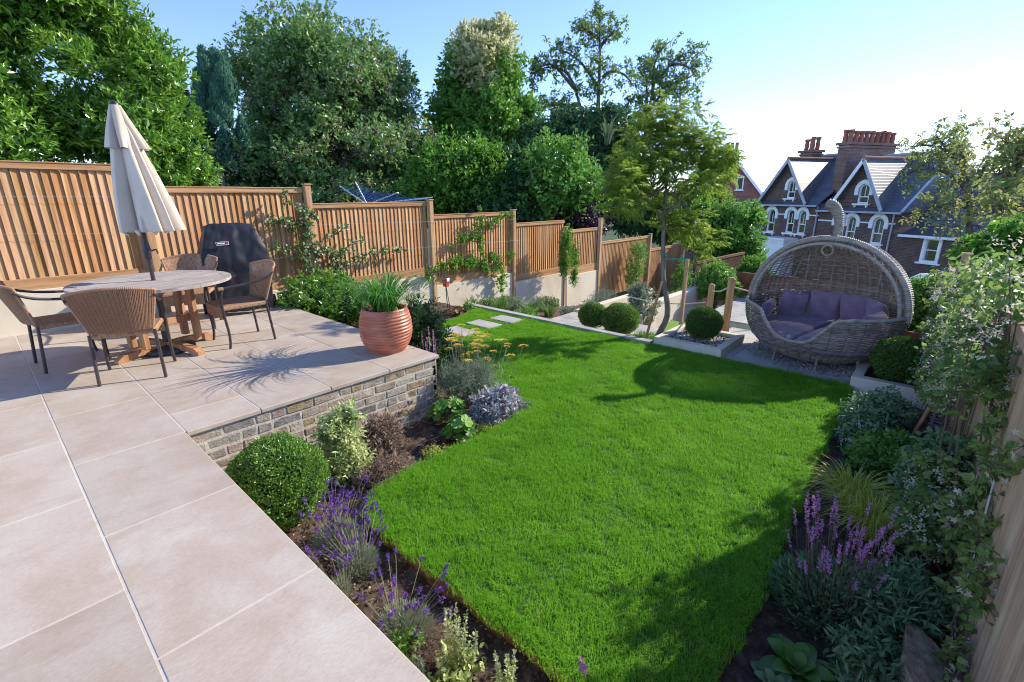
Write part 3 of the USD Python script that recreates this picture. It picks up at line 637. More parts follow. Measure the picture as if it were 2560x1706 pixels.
for s in (-1, 1): mb.box((s*.27, 0, .685), (.05, 1.0, .055), bev=.004); mb.box((0, s*.27, .683), (1.0, .045, .05), bev=.004)
mb.build('top_frame', TEAKL, tb)
for s in (-1, 1):
    for q in (-1, 1):
        MB().box((s*.27, q*.10, .375), (.055, .075, .56), bev=.006).build('leg', TEAKL, tb)
for a in (0, math.pi/2):
    L = [(-.50, .0), (-.50, .035), (-.44, .075), (-.2, .095), (.2, .095), (.44, .075), (.50, .035), (.50, 0), (.40, 0), (.34, .028), (-.34, .028), (-.40, 0)]
    m = extrude(L, -.035, .035); v = np.array(m.vertices)[:, [0, 2, 1]]
    if a: v = v*[1, 1, 1.0]+[0, 0, .0]
    v = v @ rotz(a).T
    if a: v[:, 2] = v[:, 2]*1.0+.001
    MB().add(v, m.faces[:, ::-1]).build('foot', TEAKL, tb)
MB().box((0, 0, .30), (.58, .05, .07), bev=.004).build('stretcher', TEAKL, tb)

# ---------------------------------------------------------------- wicker armchairs (front is local +y)
def make_chair(label, loc, rz):
    t = thing('wicker_armchair', label, 'chair', loc, rz, None)
    seat = MB(); v, f = rbox((.47, .45, .045), .012); seat.add(v+[0, .0, .425], f).build('seat', WICK, t)
    MB().box((0, .235, .375), (.47, .012, .12), bev=.003).build('front_apron', WICK, t)
    nu, nv = 25, 12
    U, V = np.meshgrid(np.linspace(-1, 1, nu), np.linspace(0, 1, nv), indexing='ij')
    def back(U, V, off=0.0):
        hw = .215+.085*V
        return np.stack([U*hw, -.215-.115*V-(.055+.02*V)*(1-U**2)+.03*V*np.abs(U)**3-off, .455+V*(.345+.045*(1-U**2)*1.0)], -1)
    a = back(U, V).reshape(-1, 3); b = back(U, V, .014).reshape(-1, 3); gf = grid_faces(nu, nv)
    MB().add(a, gf).add(b, gf[:, ::-1]).build('back_panel', WICK, t, smooth=True)
    cords = MB(); cb = MB()
    for i, u in enumerate(np.linspace(-.97, .97, 54)):
        s = np.linspace(0.01, .985, 6)
        (cords if i % 3 else cb).tube(back(np.full(6, u), s, .017), .0034, 4, False)
    cords.build('back_cords', WICKC[0], t); cb.build('back_cords', WICKC[1], t)
    edge_ = np.vstack([back(np.array([-1.]), np.array([v_]), .007)[0] for v_ in np.linspace(0, 1, 7)][:-1]+[back(np.array([u_]), np.array([1.]), .007)[0] for u_ in np.linspace(-1, 1, 15)]+[back(np.array([1.]), np.array([v_]), .007)[0] for v_ in np.linspace(1, 0, 7)][1:])
    p_, r_ = ridged(edge_, .0125, .012, .14, 7); MB().tube(p_, r_, 7).build('back_rim', WICKC[0], t, smooth=True)
    p_, r_ = ridged(back(np.linspace(-1, 1, 9), np.zeros(9), .007), .010, .012, .14); MB().tube(p_, r_, 6).build('lower_rail', WICKC[1], t, smooth=True)
    for s in (-1, 1):
        MB().tube(spline([(s*.255, .225, 0), (s*.25, .22, .3), (s*.25, .215, .60), (s*.25, .205, .632)], 10), .0135, 8).build('leg', TUBEM, t, smooth=True)
        MB().tube([(s*.235, -.25, 0), (s*.225, -.215, .44)], .0135, 8).build('leg', TUBEM, t, smooth=True)
        MB().tube(spline([(s*.25, .235, .640), (s*.262, .12, .650), (s*.282, -.08, .672), (s*.298, -.24, .715), (s*.292, -.315, .765)], 14), .0125, 8).build('arm', TUBEM, t, smooth=True)
        v, f = rbox((.034, .06, .034), .008); MB().add(v+[s*.25, .215, .640], f).build('arm_wrap', WICKC[0], t)
    return t
chair = make_chair('wicker armchair with its curved back to the viewer, in front of the table', (.78, 5.33, 0), math.radians(70-90))
copy_of(chair, 'wicker armchair at the left edge, partly outside the picture', (.44, 6.20, 0), math.radians(4-90))
copy_of(chair, 'wicker armchair at the right of the table, in front of the covered barbecue', (1.83, 5.73, 0), math.radians(180-90))
copy_of(chair, 'wicker armchair behind the table, only its back showing over the top', (1.66, 6.82, 0), math.radians(-118-90))

# ---------------------------------------------------------------- closed parasol
PX0, PY0 = 1.18, 6.10-.17+.0
PXY = (TX, TY)
pa = thing('parasol', 'closed cream canvas parasol standing through the middle of the round table', 'parasol', (TX, TY, 0))
ztop = HZ(292, 262, TX, TY)
MB().tube([(0, 0, .02), (0, 0, ztop-.02)], .019, 12).build('pole', TUBEM, pa, smooth=True)
MB().lathe([(0, ztop+.035), (.018, ztop+.03), (.035, ztop+.01), (.042, ztop-.015), (.03, ztop-.02), (0, ztop-.02)], 16).build('finial', DARKP, pa, smooth=True)
mb = MB(); mb.lathe([(0, .0), (.24, .0), (.25, .02), (.24, .045), (.05, .07), (.035, .09), (.035, .30), (.0, .30)], 28); mb.build('base', DARKP, pa, smooth=30)
zc = HZ(368, 628, TX, TY)
mb = MB(); mb.lathe([(.0, zc-.08), (.028, zc-.08), (.032, zc-.03), (.038, zc), (.030, zc+.05), (.024, zc+.09), (0, zc+.09)], 14); mb.tube([(.03, 0, zc), (.075, -.02, zc+.01), (.08, -.02, zc-.03)], .009, 8); mb.build('crank', DARKP, pa, smooth=40)
zb, zm = HZ(350, 572, TX, TY), HZ(310, 366, TX, TY)
def canopy(z0, z1, prof, nf, depth, seed, lean=(0, 0), n=30, m=160):
    s = np.linspace(0, 1, n); a = np.linspace(0, 2*np.pi, m, endpoint=False)
    S, A = np.meshgrid(s, a, indexing='ij')
    base = np.interp(S, [q[0] for q in prof], [q[1] for q in prof])
    ph = A+.25*np.sin(A*2+seed)+.10*S*np.sin(A*3+1.3*seed)+.18*S*np.sin(A*4+2.1*seed)
    fold = np.abs(np.cos(ph*nf/2))**.75
    r = base*(1-depth*(.25+.75*S)*(1-fold))*(1+.16*S*np.sin(A+seed)+.10*S*np.sin(2*A+.7*seed))
    r = np.maximum(r, .024)
    Zz = z1+(z0-z1)*S-.035*S*(1-fold)*(S > .9)-.02*fold*S
    v = np.stack([r*np.cos(A)+lean[0]*S**1.5, r*np.sin(A)+lean[1]*S**1.5, Zz], -1)
    i, j = np.meshgrid(np.arange(n-1), np.arange(m), indexing='ij')
    q = np.stack([i*m+j, i*m+(j+1) % m, (i+1)*m+(j+1) % m, (i+1)*m+j], -1).reshape(-1, 4)
    return v.reshape(-1, 3), q
ctb = np.array([math.sin(YAW), -math.cos(YAW)])
v, f = canopy(zb, ztop-.02, [(0, .03), (.25, .11), (.55, .185), (.8, .235), (1, .262)], 7, .82, 2.0, tuple(ctb*.055)); MB().add(v, f).build('canopy', CANVAS, pa, smooth=True)
v, f = canopy(zm, ztop-.006, [(0, .045), (.3, .085), (.7, .14), (1, .178)], 7, .62, .6, tuple(ctb*.02), 18); MB().add(v, f).build('vent_flap', CANVAS, pa, smooth=True)
mb = MB()
for i in range(8):
    a = i*math.pi/4+.2; p_ = [(.20*math.cos(a)+ctb[0]*.04, .20*math.sin(a)+ctb[1]*.04, zb-.01), (.16*math.cos(a)+ctb[0]*.04, .16*math.sin(a)+ctb[1]*.04, zb-.05)]
    mb.tube(p_, [.02, .012], 7)
mb.build('rib_ends', CANVAS, pa, smooth=True)

# ---------------------------------------------------------------- covered barbecue
BX, BY, BR = 2.38, 7.30, math.radians(-12)
bq = thing('covered_barbecue', 'barbecue under a black vinyl cover in front of the brown fence', 'barbecue', (BX, BY, 0), BR)
prof = [(-.30, .06), (-.315, .30), (-.33, .62), (-.345, .70), (-.315, .90), (-.20, 1.10), (-.06, 1.185), (.12, 1.18), (.24, 1.06), (.30, .80), (.30, .06)]
P_ = np.array(prof); s_ = np.concatenate([[0], np.cumsum(np.linalg.norm(np.diff(P_, axis=0), axis=1))]); q_ = np.linspace(0, s_[-1], 64)
P_ = np.stack([np.interp(q_, s_, P_[:, 0]), np.interp(q_, s_, P_[:, 1])], 1)
nx = 41; U = np.linspace(-1, 1, nx)
def half(z): return np.interp(z, [0, .45, .70, .86, 1.0, 1.2], [.355, .375, .40, .385, .335, .275])
V = np.array([[u*half(z)*1.0, y*(1-.05*abs(u)**6), z-.012*abs(u)**8] for u in U for y, z in P_])
nrm = np.array([[0, y, (z-.5)*.5] for u in U for y, z in P_]); nrm = unit(nrm)
V += nrm*((meshkit.fbm(V*[4.5, 4.5, 3.2], 4, 5)-.5)*.10)[:, None]+nrm*(np.abs(meshkit.noise(V*[7, 5, 1.6]+4, 8)-.5)*.04)[:, None]
nq = len(P_); f = grid_faces(nx, nq)
caps = []
mb = MB().add(V, f[:, ::-1])
for i, sg in ((0, 1), (nx-1, -1)):
    row = np.arange(i*nq, (i+1)*nq); c = V[row].mean(0)+[sg*0, 0, 0]
    # side panel: rings shrinking to the middle so that the side can wrinkle too
    rings = [V[row]*(1-w)+c*w for w in (0, .12, .3, .6, .85)]
    W_ = np.vstack(rings); bulge = np.repeat([0, .012, .02, .022, .02], nq)*(-sg)
    W_[:, 0] += bulge+(meshkit.fbm(W_*3.5, 3, 6)-.5)*.03*np.repeat([0, 1, 1, 1, 1], nq)
    W_ = np.vstack([W_, c+[.02*(-sg), 0, 0]]); ff = grid_faces(5, nq); last = np.arange(4*nq, 5*nq-1)
    ff = np.vstack([ff, np.stack([last, np.full(nq-1, 5*nq), last+1], 1)])
    mb.add(W_, ff if sg > 0 else ff[:, ::-1])
mb.build('cover', BLACKV, bq, smooth=True)
for sx in (-1, 1):
    m = trimesh.creation.cylinder(radius=.085, height=.05, sections=24); v = np.array(m.vertices) @ np.array([[0, 0, 1], [0, 1, 0], [-1, 0, 0]])
    MB().add(v+[sx*.43, .06, .087], m.faces).build('wheel', DARKP, bq, smooth=30)
    MB().box((sx*.30, -.22, .04), (.035, .035, .08)).build('leg', DARKP, bq)
# maker's tag on the front of the cover
ty, tz = -.300, .945; nl = unit(np.array([0., -.87, .5])); Mx = np.stack([np.array([1., 0, 0]), np.cross(nl, [1., 0, 0]), nl], 1)
def tagpt(v, off): return (np.asarray(v) @ Mx.T)+np.array([-.135, ty, tz])+nl*off
tg = part('maker_tag', bq)
v, f = rbox((.145, .046, .002)); MB().add(tagpt(v, .046), f).build('tag_back', WHITEL, tg)
v, f = rbox((.137, .038, .002)); MB().add(tagpt(v, .0475), f).build('tag_field', DARKP, tg)
tm_ = meshkit.text_mesh('weber', .021, .0012, bold=True); b = tm_.bounds
MB().add(tagpt((tm_.vertices-[(b[0][0]+b[1][0])/2+.012, .0095, 0])*[1.08, 1, 1], .0492), tm_.faces).build('lettering', WHITEL, tg)
v, f = rbox((.020, .026, .002)); MB().add(tagpt(v+[.055, 0, 0], .0492), f).build('red_mark', REDL, tg)

# ---------------------------------------------------------------- ribbed terracotta pot
POT = (2.70, 4.20)
pt = thing('terracotta_pot', 'big ribbed terracotta pot with a rounded belly at the patio corner', 'plant pot', (*POT, 0))
z = np.linspace(0, .445, 110)
rr = np.interp(z, [0, .015, .06, .14, .23, .32, .40, .445], [.178, .192, .222, .256, .268, .262, .243, .228])
from scipy.ndimage import gaussian_filter1d
rr = gaussian_filter1d(rr, 3)
rib = np.where((z > .05) & (z < .405), .0075*(np.abs(np.sin((z-.05)/.0335*math.pi))**1.2)-.003, 0)
prof = [(0, .0)]+list(zip(rr+rib, z))+[(.222, .455), (.205, .452), (.196, .43), (.19, .30), (0, .30)]
v, f = lathe(prof, 72)
a = np.arctan2(v[:, 1], v[:, 0]); v[:, 2] += .006*np.sin(a+1.1)*(v[:, 2] > .05)*(v[:, 2] < .41)
MB().add(v, f).build('pot_body', TERRA, pt, smooth=50)
MB().lathe([(0, .405), (.197, .405)], 30).build('pot_soil', SOIL, pt)
pebbles('gravel', 'pale gravel on top of the terracotta pot', POT[0], POT[1], .408, .185, .185, 520, .007, .014, 8, False)

# ---------------------------------------------------------------- wicker basket seat
EGG = (7.30, 1.09, -.54); EAZ = math.radians(170)
eg = thing('wicker_daybed', 'round woven grey willow basket daybed with an arched hood and a curled stalk on top', 'daybed', EGG, EAZ)
ER, EZ, EU, ED = .905, .68, .87, .66
def esurf(ph, be, k=1.0):
    be = np.asarray(be); b = np.where(be >= 0, EU, ED)
    cb = np.sign(np.cos(be))*np.abs(np.cos(be))**np.where(be >= 0, .92, .62)
    return np.stack([ER*k*cb*np.cos(ph), ER*k*cb*np.sin(ph), EZ+b*k*np.sin(be)], -1)
def rim_be(ph):
    """top of the basket wall: level, dipping in front"""
    d = np.degrees(np.abs((ph+math.pi) % (2*math.pi)-math.pi))
    return np.radians(np.interp(d, [0, 9, 15, 20, 25, 28, 40, 180], [-29, -28, -23, -14, -5, .5, 2, 2]))
HX = .06
rows = MB(); rows2 = MB(); rows3 = MB(); sets = [rows, rows2, rows3]
phs = np.linspace(-math.pi, math.pi, 241); NR = 34
def strand(ph, be, ring, rv=.0072, rr_=.0045):
    k = 1+(.0115/ER)*np.sin(NR*ph/1.0+ring*math.pi)
    p = esurf(ph, be, k)
    n_ = unit(p-[0, 0, EZ]); up = unit(np.gradient(p, axis=0)); up = unit(np.cross(up, n_))
    v = np.stack([p+n_*rr_, p+up*rv, p-n_*rr_, p-up*rv], 1); m = len(p)
    i, j = np.meshgrid(np.arange(m-1), np.arange(4), indexing='ij')
    q = np.stack([i*4+j, i*4+(j+1) % 4, (i+1)*4+(j+1) % 4, (i+1)*4+j], -1).reshape(-1, 4)
    return v.reshape(-1, 3), q
def runs(mask):
    e = np.diff(np.concatenate([[0], mask.astype(int), [0]])); return list(zip(np.where(e == 1)[0], np.where(e == -1)[0]))
eb = np.random.default_rng(12)
be = math.radians(-74); ring = 0
while be < math.radians(2):
    m_ = be < rim_be(phs)
    for a, b in runs(m_):
        if b-a > 3: sets[eb.choice(3, p=[.45, .3, .25])].add(*strand(phs[a:b], np.full(b-a, be)+.004*np.sin(phs[a:b]*3+ring), ring))
    be += .0126/ED*eb.uniform(.94, 1.06); ring += 1
for m_, w in zip(sets, WILLOW): m_.build('basket_weave', w, eg, kind='stuff')
hs = [MB(), MB(), MB()]; be = math.radians(3.5); ring = 0
while be < math.radians(84):
    x = None
    ph2 = np.linspace(0, 2*math.pi, 241); x = esurf(ph2, np.full(241, be))[:, 0]
    for a, b in runs(x < HX):
        if b-a > 3: hs[eb.choice(3, p=[.45, .25, .3])].add(*strand(ph2[a:b], np.full(b-a, be), ring, .0066))
    be += .0136/EU*eb.uniform(.93, 1.07); ring += 1
for m_, w in zip(hs, WILLOW): m_.build('hood_weave', w, eg, kind='stuff')
for i in range(NR):                                   # upright canes
    ph = -math.pi+2*math.pi*(i+.5)/NR
    top = float(rim_be(np.array([ph]))[0]); q = np.linspace(math.radians(-78), top, 14)
    MB().tube(esurf(np.full(14, ph), q), .0085, 6).build('basket_rib', WILLOW[2], eg, smooth=True)
    q = np.linspace(math.radians(2), math.radians(86), 16); p = esurf(np.full(16, ph), q, .992); p = p[p[:, 0] < HX]
    if len(p) > 3: MB().tube(p, .0085, 6).build('hood_rib', WILLOW[1], eg, smooth=True)
ph = np.linspace(-math.pi, math.pi, 140); p = esurf(ph, rim_be(ph)); p_, r_ = ridged(p, .021, .02, .12); MB().tube(p_, r_, 8).build('basket_rim', WILLOW[1], eg, smooth=True)
def arch(x, k, z0):
    t = np.linspace(0, math.pi, 60); w = math.sqrt(max(.01, (ER*k)**2-x*x))
    p = np.stack([np.full(60, x), -w*np.cos(t), EZ+np.sin(t)*EU*k*math.sqrt(1-(x/(ER*k))**2)], 1)
    return np.vstack([[x, -w, z0], p, [x, w, z0]])
for x, k, r in ((HX+.035, 1.02, .034), (HX-.02, .985, .028), (HX+.10, .955, .022)):
    p_, r_ = ridged(arch(x, k, EZ-.02), r, .022, .14); MB().tube(p_, r_, 9).build('hood_arch', WILLOW[1], eg, smooth=True)
p_ = spline([(.05, 0, EZ+EU-.02), (.05, .02, EZ+EU+.13), (.04, .0, EZ+EU+.27), (.03, -.075, EZ+EU+.385), (.03, -.16, EZ+EU+.42)], 30)
p_, r_ = ridged(p_, np.interp(np.linspace(0, 1, 30), [0, .15, .7, .93, 1], [.034, .037, .062, .070, .056]), .024, .10); MB().tube(p_, r_, 12).build('stalk', WILLOW[0], eg, smooth=True)
t = np.linspace(0, 2*math.pi, 30); MB().tube(np.stack([np.full(30, HX+.14), .062*np.cos(t), EZ+EU*.93-.07+.062*np.sin(t)], 1), .009, 6, False).build('hanging_ring', WILLOW[1], eg, smooth=True)
for a in (-62, -22, 22, 62, 130, 180, 230):
    a = math.radians(a); c = np.array([.66*math.cos(a), .66*math.sin(a)])
    MB().tube([(c[0]*1.03, c[1]*1.03, 0), (c[0], c[1], .19)], .017, 8).build('leg', WILLOW[0], eg, smooth=True)
m_ = MB(); m_.lathe([(0, .040), (.36, .043), (.39, .06)], 40); m_.build('basket_floor', WILLOW[2], eg)
def egg_pt(x, y, z): return np.array([EGG[0], EGG[1], EGG[2]])+rotz(EAZ) @ np.array([x, y, z])
# cushions
def cushion(label, x, y, z, w, h, t, face, tilt, cat='cushion', group=None):
    v, f = pillow(w, h, t)
    c, s = math.cos(tilt), math.sin(tilt)
    Rt = np.array([[1, 0, 0], [0, c, -s], [0, s, c]]) @ np.array([[1, 0, 0], [0, 0, -1], [0, 1, 0]])      # stand up, then lean back
    v = v @ Rt.T @ rotz(face).T
    p = thing('cushion', label, cat, egg_pt(x, y, z), EAZ, group)
    mb = MB().add(v, f); mb.build('cushion_body', PURPLE, p, smooth=True)
    n = 15; a = np.linspace(-1, 1, n)
    e = np.array([(u, -1) for u in a]+[(1, q) for q in a[1:]]+[(u, 1) for u in a[::-1][1:]]+[(-1, q) for q in a[::-1][1:]])
    pin = 1-.07*(np.abs(e[:, 0])**2*(1-np.abs(e[:, 1])**2)+np.abs(e[:, 1])**2*(1-np.abs(e[:, 0])**2))
    pp = np.stack([e[:, 0]*w/2*pin, e[:, 1]*h/2*pin, 0*pin], 1) @ Rt.T @ rotz(face).T
    MB().tube(pp, .0055, 5, False).build('piping', PURPLE, p, smooth=True)
for i, (a, lab) in enumerate([(234, 'purple back cushion at the left end of the basket seat'), (198, 'purple back cushion, second from the left in the basket seat'), (162, 'purple back cushion, third from the left in the basket seat'), (126, 'purple back cushion, rightmost of the four upright ones in the basket seat')]):
    ar = math.radians(360-a)   # viewer's left is local -y
    ar = math.radians(a if False else -a)
    c = (.63*math.cos(ar), .63*math.sin(ar))
    cushion(lab, c[0], c[1], .575, .405, .43, .17, ar+math.pi/2+math.pi, -.26 if False else .24, group=None)
cushion('small purple side cushion at the left arm of the basket seat', .16, -.64, .53, .42, .32, .15, math.radians(-76)-math.pi/2, .35)
cushion('small purple side cushion at the right arm of the basket seat', .08, .64, .55, .44, .34, .15, math.radians(82)-math.pi/2, .35)
for sg, lab in ((-1, 'left half of the purple seat mattress'), (1, 'right half of the purple seat mattress')):
    t = np.linspace(-math.pi/2, math.pi/2, 26)
    poly = Polygon([(.015*0+.80*math.sin(q), sg*(.012+.80*math.cos(q))) for q in t]).buffer(-.035).buffer(.03)
    m = trimesh.creation.extrude_polygon(poly, .14, engine='earcut').subdivide_to_size(.16); v = np.array(m.vertices)
    dst = np.array([poly.exterior.distance(Point(q[0], q[1])) for q in v])
    v[:, 2] += np.where(v[:, 2] > .07, .025*np.clip(dst/.15, 0, 1)**.5-.02*(dst < .01), .02*(dst < .01))
    p = thing('seat_mattress', lab+' in the basket seat', 'cushion', egg_pt(0, 0, .25), EAZ)
    MB().add(v, m.faces).build('mattress_body', PURPLE, p, smooth=50)
    e = np.array(poly.exterior.coords); MB().tube(np.c_[e, np.full(len(e), .128)], .006, 5, False).build('piping', PURPLE, p, smooth=True)

# ---------------------------------------------------------------- rope posts, stakes and small things
RP = [((7.78, 2.42), (1832, 697), 'thick round-topped oak post with ropes, right of the clipped ball'), ((8.50, 2.96), (1781, 713), 'thick oak post with ropes, directly behind the clipped ball')]
tops = []
for (x, y), px, lab in RP:
    zt = HZ(*px, x, y); tops.append((x, y, zt))
    p = thing('rope_post', lab, 'post', (x, y, 0), math.radians(20))
    MB().box((0, 0, (zt-.95)/2), (.105, .105, zt+.95), bev=.012).build('post', PINE[1], p)
    MB().box((0, 0, zt+.008), (.075, .075, .02), bev=.009).build('post_top', PINE[3], p)
def rope(a, b, lab, sag=.05):
    t = np.linspace(0, 1, 12)[:, None]; p = np.asarray(a)*(1-t)+np.asarray(b)*t; p[:, 2] -= sag*4*(t*(1-t))[:, 0]
    q = thing('rope', lab, 'rope'); MB().tube(p, .011, 6).build('rope_strand', ROPE, q, smooth=True)
(a, b) = tops
rope((a[0], a[1], a[2]-.10), (b[0], b[1], b[2]-.10), 'upper pale rope strung between the two thick oak posts'); rope((a[0], a[1], a[2]-.55), (b[0], b[1], b[2]-.55), 'lower pale rope strung between the two thick oak posts')
rope((b[0], b[1], b[2]-.30), (8.2, 4.4, b[2]-.35), 'pale rope running from the oak post towards the feathery tree', .08); rope((a[0], a[1], a[2]-.12), (9.6, 1.4, a[2]-.5), 'pale rope running from the oak post behind the basket seat', .06)
zs = HZ(1730, 650, 7.36, 2.98)
p = thing('tree_stake', 'slim wooden stake right of the feathery tree, tied with a green strap', 'stake', (7.36, 2.98, 0)); MB().box((0, 0, (zs-.95)/2), (.05, .05, zs+.95), bev=.005).build('stake', PINE[3], p)
p = thing('tree_stake', 'slim leaning wooden stake left of the feathery tree trunk', 'stake', (6.66, 3.26, -.75)); MB().tube([(0, 0, 0), (.22, -.12, 1.05)], .021, 8).build('stake', PINE[2], p)
# small red and black garden light on a spike by the rendered wall
gx_, gy_ = 6.2, 7.35
p = thing('garden_light', 'red and black spike light beside the cream wall, left of the stepping stones', 'garden light', (gx_, gy_, -.62))
MB().tube([(0, 0, 0), (.0, .03, .42)], .009, 6).tube([(.06, 0, 0), (.01, .03, .42)], .007, 6).build('spike', DARKP, p)
MB().box((0, .02, .50), (.10, .09, .16), bev=.012).build('head', REDP, p); MB().box((.015, -.03, .56), (.07, .02, .07), bev=.004).build('lens', WHITEL, p)
MB().tube([(0, .02, .57), (-.03, .06, .68), (-.05, .08, .70)], .012, 6).build('bracket', DARKP, p)
# irrigation hose along the patio edge
p = thing('irrigation_hose', 'black irrigation hose lying in the bed along the patio edge', 'hose')
MB().tube(spline([(.80, .55, -.60), (.79, .95, -.59), (.83, 1.3, -.60), (.80, 1.62, -.585), (.86, 1.85, -.60), (.93, 1.98, -.63)], 40), .0125, 8).build('hose', DARKP, p, smooth=True)
# lichened log end at the lower right corner
p = thing('log', 'short weathered log standing at the lower right corner beside the fence', 'log', (*G(2345, 1680, -.43)[:2], -.66), .3)
LOGM = mat('split_log', [(.20, .135, .085), (.36, .265, .175), (.48, .385, .28)], scale=(26, 26, 5), detail=7, rough=.9, bump=.8, bscale=(90, 90, 20), spec=.1, coords='obj')
s = np.linspace(0, 1, 9); a = np.linspace(0, 6.283, 26, endpoint=False); S, A = np.meshgrid(s, a, indexing='ij')
r = .165*(1+.10*np.sin(3*A+1)+.07*np.sin(5*A))*(1+.04*meshkit.noise(np.stack([A*2, S*3, A*0], -1)))
v = np.stack([r*np.cos(A)*1.25, r*np.sin(A)*.75, S*.21], -1); v[-1, :, 2] += .05*np.sin(A[-1]*1+.6)
i, j = np.meshgrid(np.arange(8), np.arange(26), indexing='ij'); q = np.stack([i*26+j, i*26+(j+1) % 26, (i+1)*26+(j+1) % 26, (i+1)*26+j], -1).reshape(-1, 4)
v = v.reshape(-1, 3); top = np.arange(8*26, 9*26); mb = MB().add(v, q)
c = v[top].mean(0); mb.add(np.vstack([v[top], c+[0, 0, -.01]]), np.stack([np.arange(26), (np.arange(26)+1) % 26, np.full(26, 26)], 1)); mb.build('log_body', LOGM, p, smooth=40)
# tool handle and woven basket in the right hand bed
p = thing('tool_handle', 'orange brown wooden tool handle leaning in the right hand bed', 'garden tool', (0, 0, 0))
a, b = G(2268, 1112, -.60), AT(2324, 1020, np.dot(G(2268, 1112, -.60)-CO, CF)*.97)
MB().tube(np.linspace(a, b, 5), [.014, .014, .0145, .015, .013], 9).build('handle', TEAKL, p, smooth=True)
p = thing('woven_hurdle', 'dark purple brown woven panel leaning against the right hand fence', 'woven panel', (4.87, -.315, -.62), math.radians(80))
wv = MB(); wd = mat('dark_woven_cane', [(.06, .035, .045), (.12, .08, .09)], scale=(30, 30, 30), rough=.7)
for i in range(22):
    x = np.linspace(-.17, .17, 22); wv.tube(np.stack([x, .008*np.sin(x*55+i*math.pi), np.full(22, .02+.026*i)], 1), .0085, 5)
wv.build('canes', wd, p, smooth=True)
for x in (-.15, 0, .15): MB().tube([(x, 0, 0), (x, 0, .62)], .009, 6).build('upright', wd, p)
# ================================================================ houses across the gardens
def objmat(name, c1, c2, mort, bw, rh, ms, plane, rough=.85, spec=.2, noisec=None, bump=.3):
    """courses of bricks or slates on far walls and roofs, in the house's own coordinates"""
    nodes = {'tc': ('texture_coordinate', {}), 'sx': ('separate_xyz', {}), 'cx': ('combine_xyz', {}),
             'bt': ('brick_texture', {'color1': c1, 'color2': c2, 'mortar': mort, 'scale': 1.0, 'brick_width': bw, 'row_height': rh, 'mortar_size': ms, 'bias': 0.0}),
             'nz': ('noise_texture', {'scale': 1.6, 'detail': 6.0}), 'mr': ('map_range', {'from_min': .3, 'from_max': .7, 'to_min': .75, 'to_max': 1.2}),
             'hs': ('hsv', {'saturation': 1., 'fac': 1.}), 'bp': ('bump', {'strength': bump, 'distance': .02}),
             'p': ('principled_bsdf', {'roughness': rough, 'specular_ior_level': spec})}
    links = [('tc.object', 'sx.vector'), ('sx.'+plane[0], 'cx.x'), ('sx.'+plane[1], 'cx.y'), ('cx.vector', 'bt.vector'), ('tc.object', 'nz.vector'),
             ('nz.fac', 'mr.value'), ('mr.result', 'hs.value'), ('bt.color', 'hs.color'), ('hs.color', 'p.base_color'), ('bt.fac', 'bp.height'), ('bp.normal', 'p.normal')]
    return usdkit.material(stage, '/World/Looks/'+name, nodes, links, surface='p.BSDF')
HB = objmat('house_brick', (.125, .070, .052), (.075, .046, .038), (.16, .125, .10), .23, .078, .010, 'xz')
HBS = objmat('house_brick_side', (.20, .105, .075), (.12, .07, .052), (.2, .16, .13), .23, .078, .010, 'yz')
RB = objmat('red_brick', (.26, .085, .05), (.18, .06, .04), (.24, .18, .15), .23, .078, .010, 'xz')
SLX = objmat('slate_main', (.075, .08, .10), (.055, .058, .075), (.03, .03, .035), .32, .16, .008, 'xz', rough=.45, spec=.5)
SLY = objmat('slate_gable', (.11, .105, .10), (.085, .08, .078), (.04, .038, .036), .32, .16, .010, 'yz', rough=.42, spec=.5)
WHITE = mat('white_stucco', [(.68, .66, .63), (.78, .77, .75)], scale=(2, 2, 2), detail=5, rough=.6, blotch=(3., (.55, .52, .48), .62, .8))
POTM = mat('chimney_pot', [(.22, .075, .045), (.33, .12, .075)], scale=(8, 8, 2), rough=.8, rnd=.15)
RIDGET = mat('ridge_tile', [(.20, .09, .06), (.30, .15, .11)], scale=(4, 4, 4), rough=.8)
LEAD = mat('lead', [(.30, .31, .34), (.38, .39, .42)], rough=.55)
GLASS = usdkit.material(stage, '/World/Looks/window_glass', {
    'fr': ('fresnel', {'IOR': 1.5}), 'mr': ('math', {'math_type': 'multiply_add', 'value2': 1.0, 'value3': .12}), 't': ('transparent_bsdf', {'color': (.85, .87, .87)}), 'g': ('glossy_bsdf', {'roughness': .03, 'color': (.9, .9, .9)}), 'm': ('mix_closure', {})},
    [('fr.fac', 'mr.value1'), ('mr.value', 'm.fac'), ('t.BSDF', 'm.closure1'), ('g.BSDF', 'm.closure2')], surface='m.closure')
CURT = mat('net_curtain', [(.42, .43, .42), (.62, .62, .60)], scale=(14, 14, 1.2), detail=3, rough=.9)
ROOM = mat('dark_room', [(.03, .028, .03), (.05, .045, .045)], rough=.9)
SZ = np.array([[1, 0, 0], [0, 0, 1], [0, 1, 0.]])
def flat(poly, y0, y1):
    """a polygon drawn in x, z and given depth in y"""
    m = trimesh.creation.extrude_polygon(poly, y1-y0, engine='earcut'); v = np.array(m.vertices)[:, [0, 2, 1]]; v[:, 1] += y0
    return v, m.faces[:, ::-1]
def arch_poly(x, zs, r, zb, n=20):
    t = np.linspace(0, math.pi, n); return Polygon([(x-r, zb)]+[(x-r*math.cos(q), zs+r*math.sin(q)) for q in t]+[(x+r, zb)])
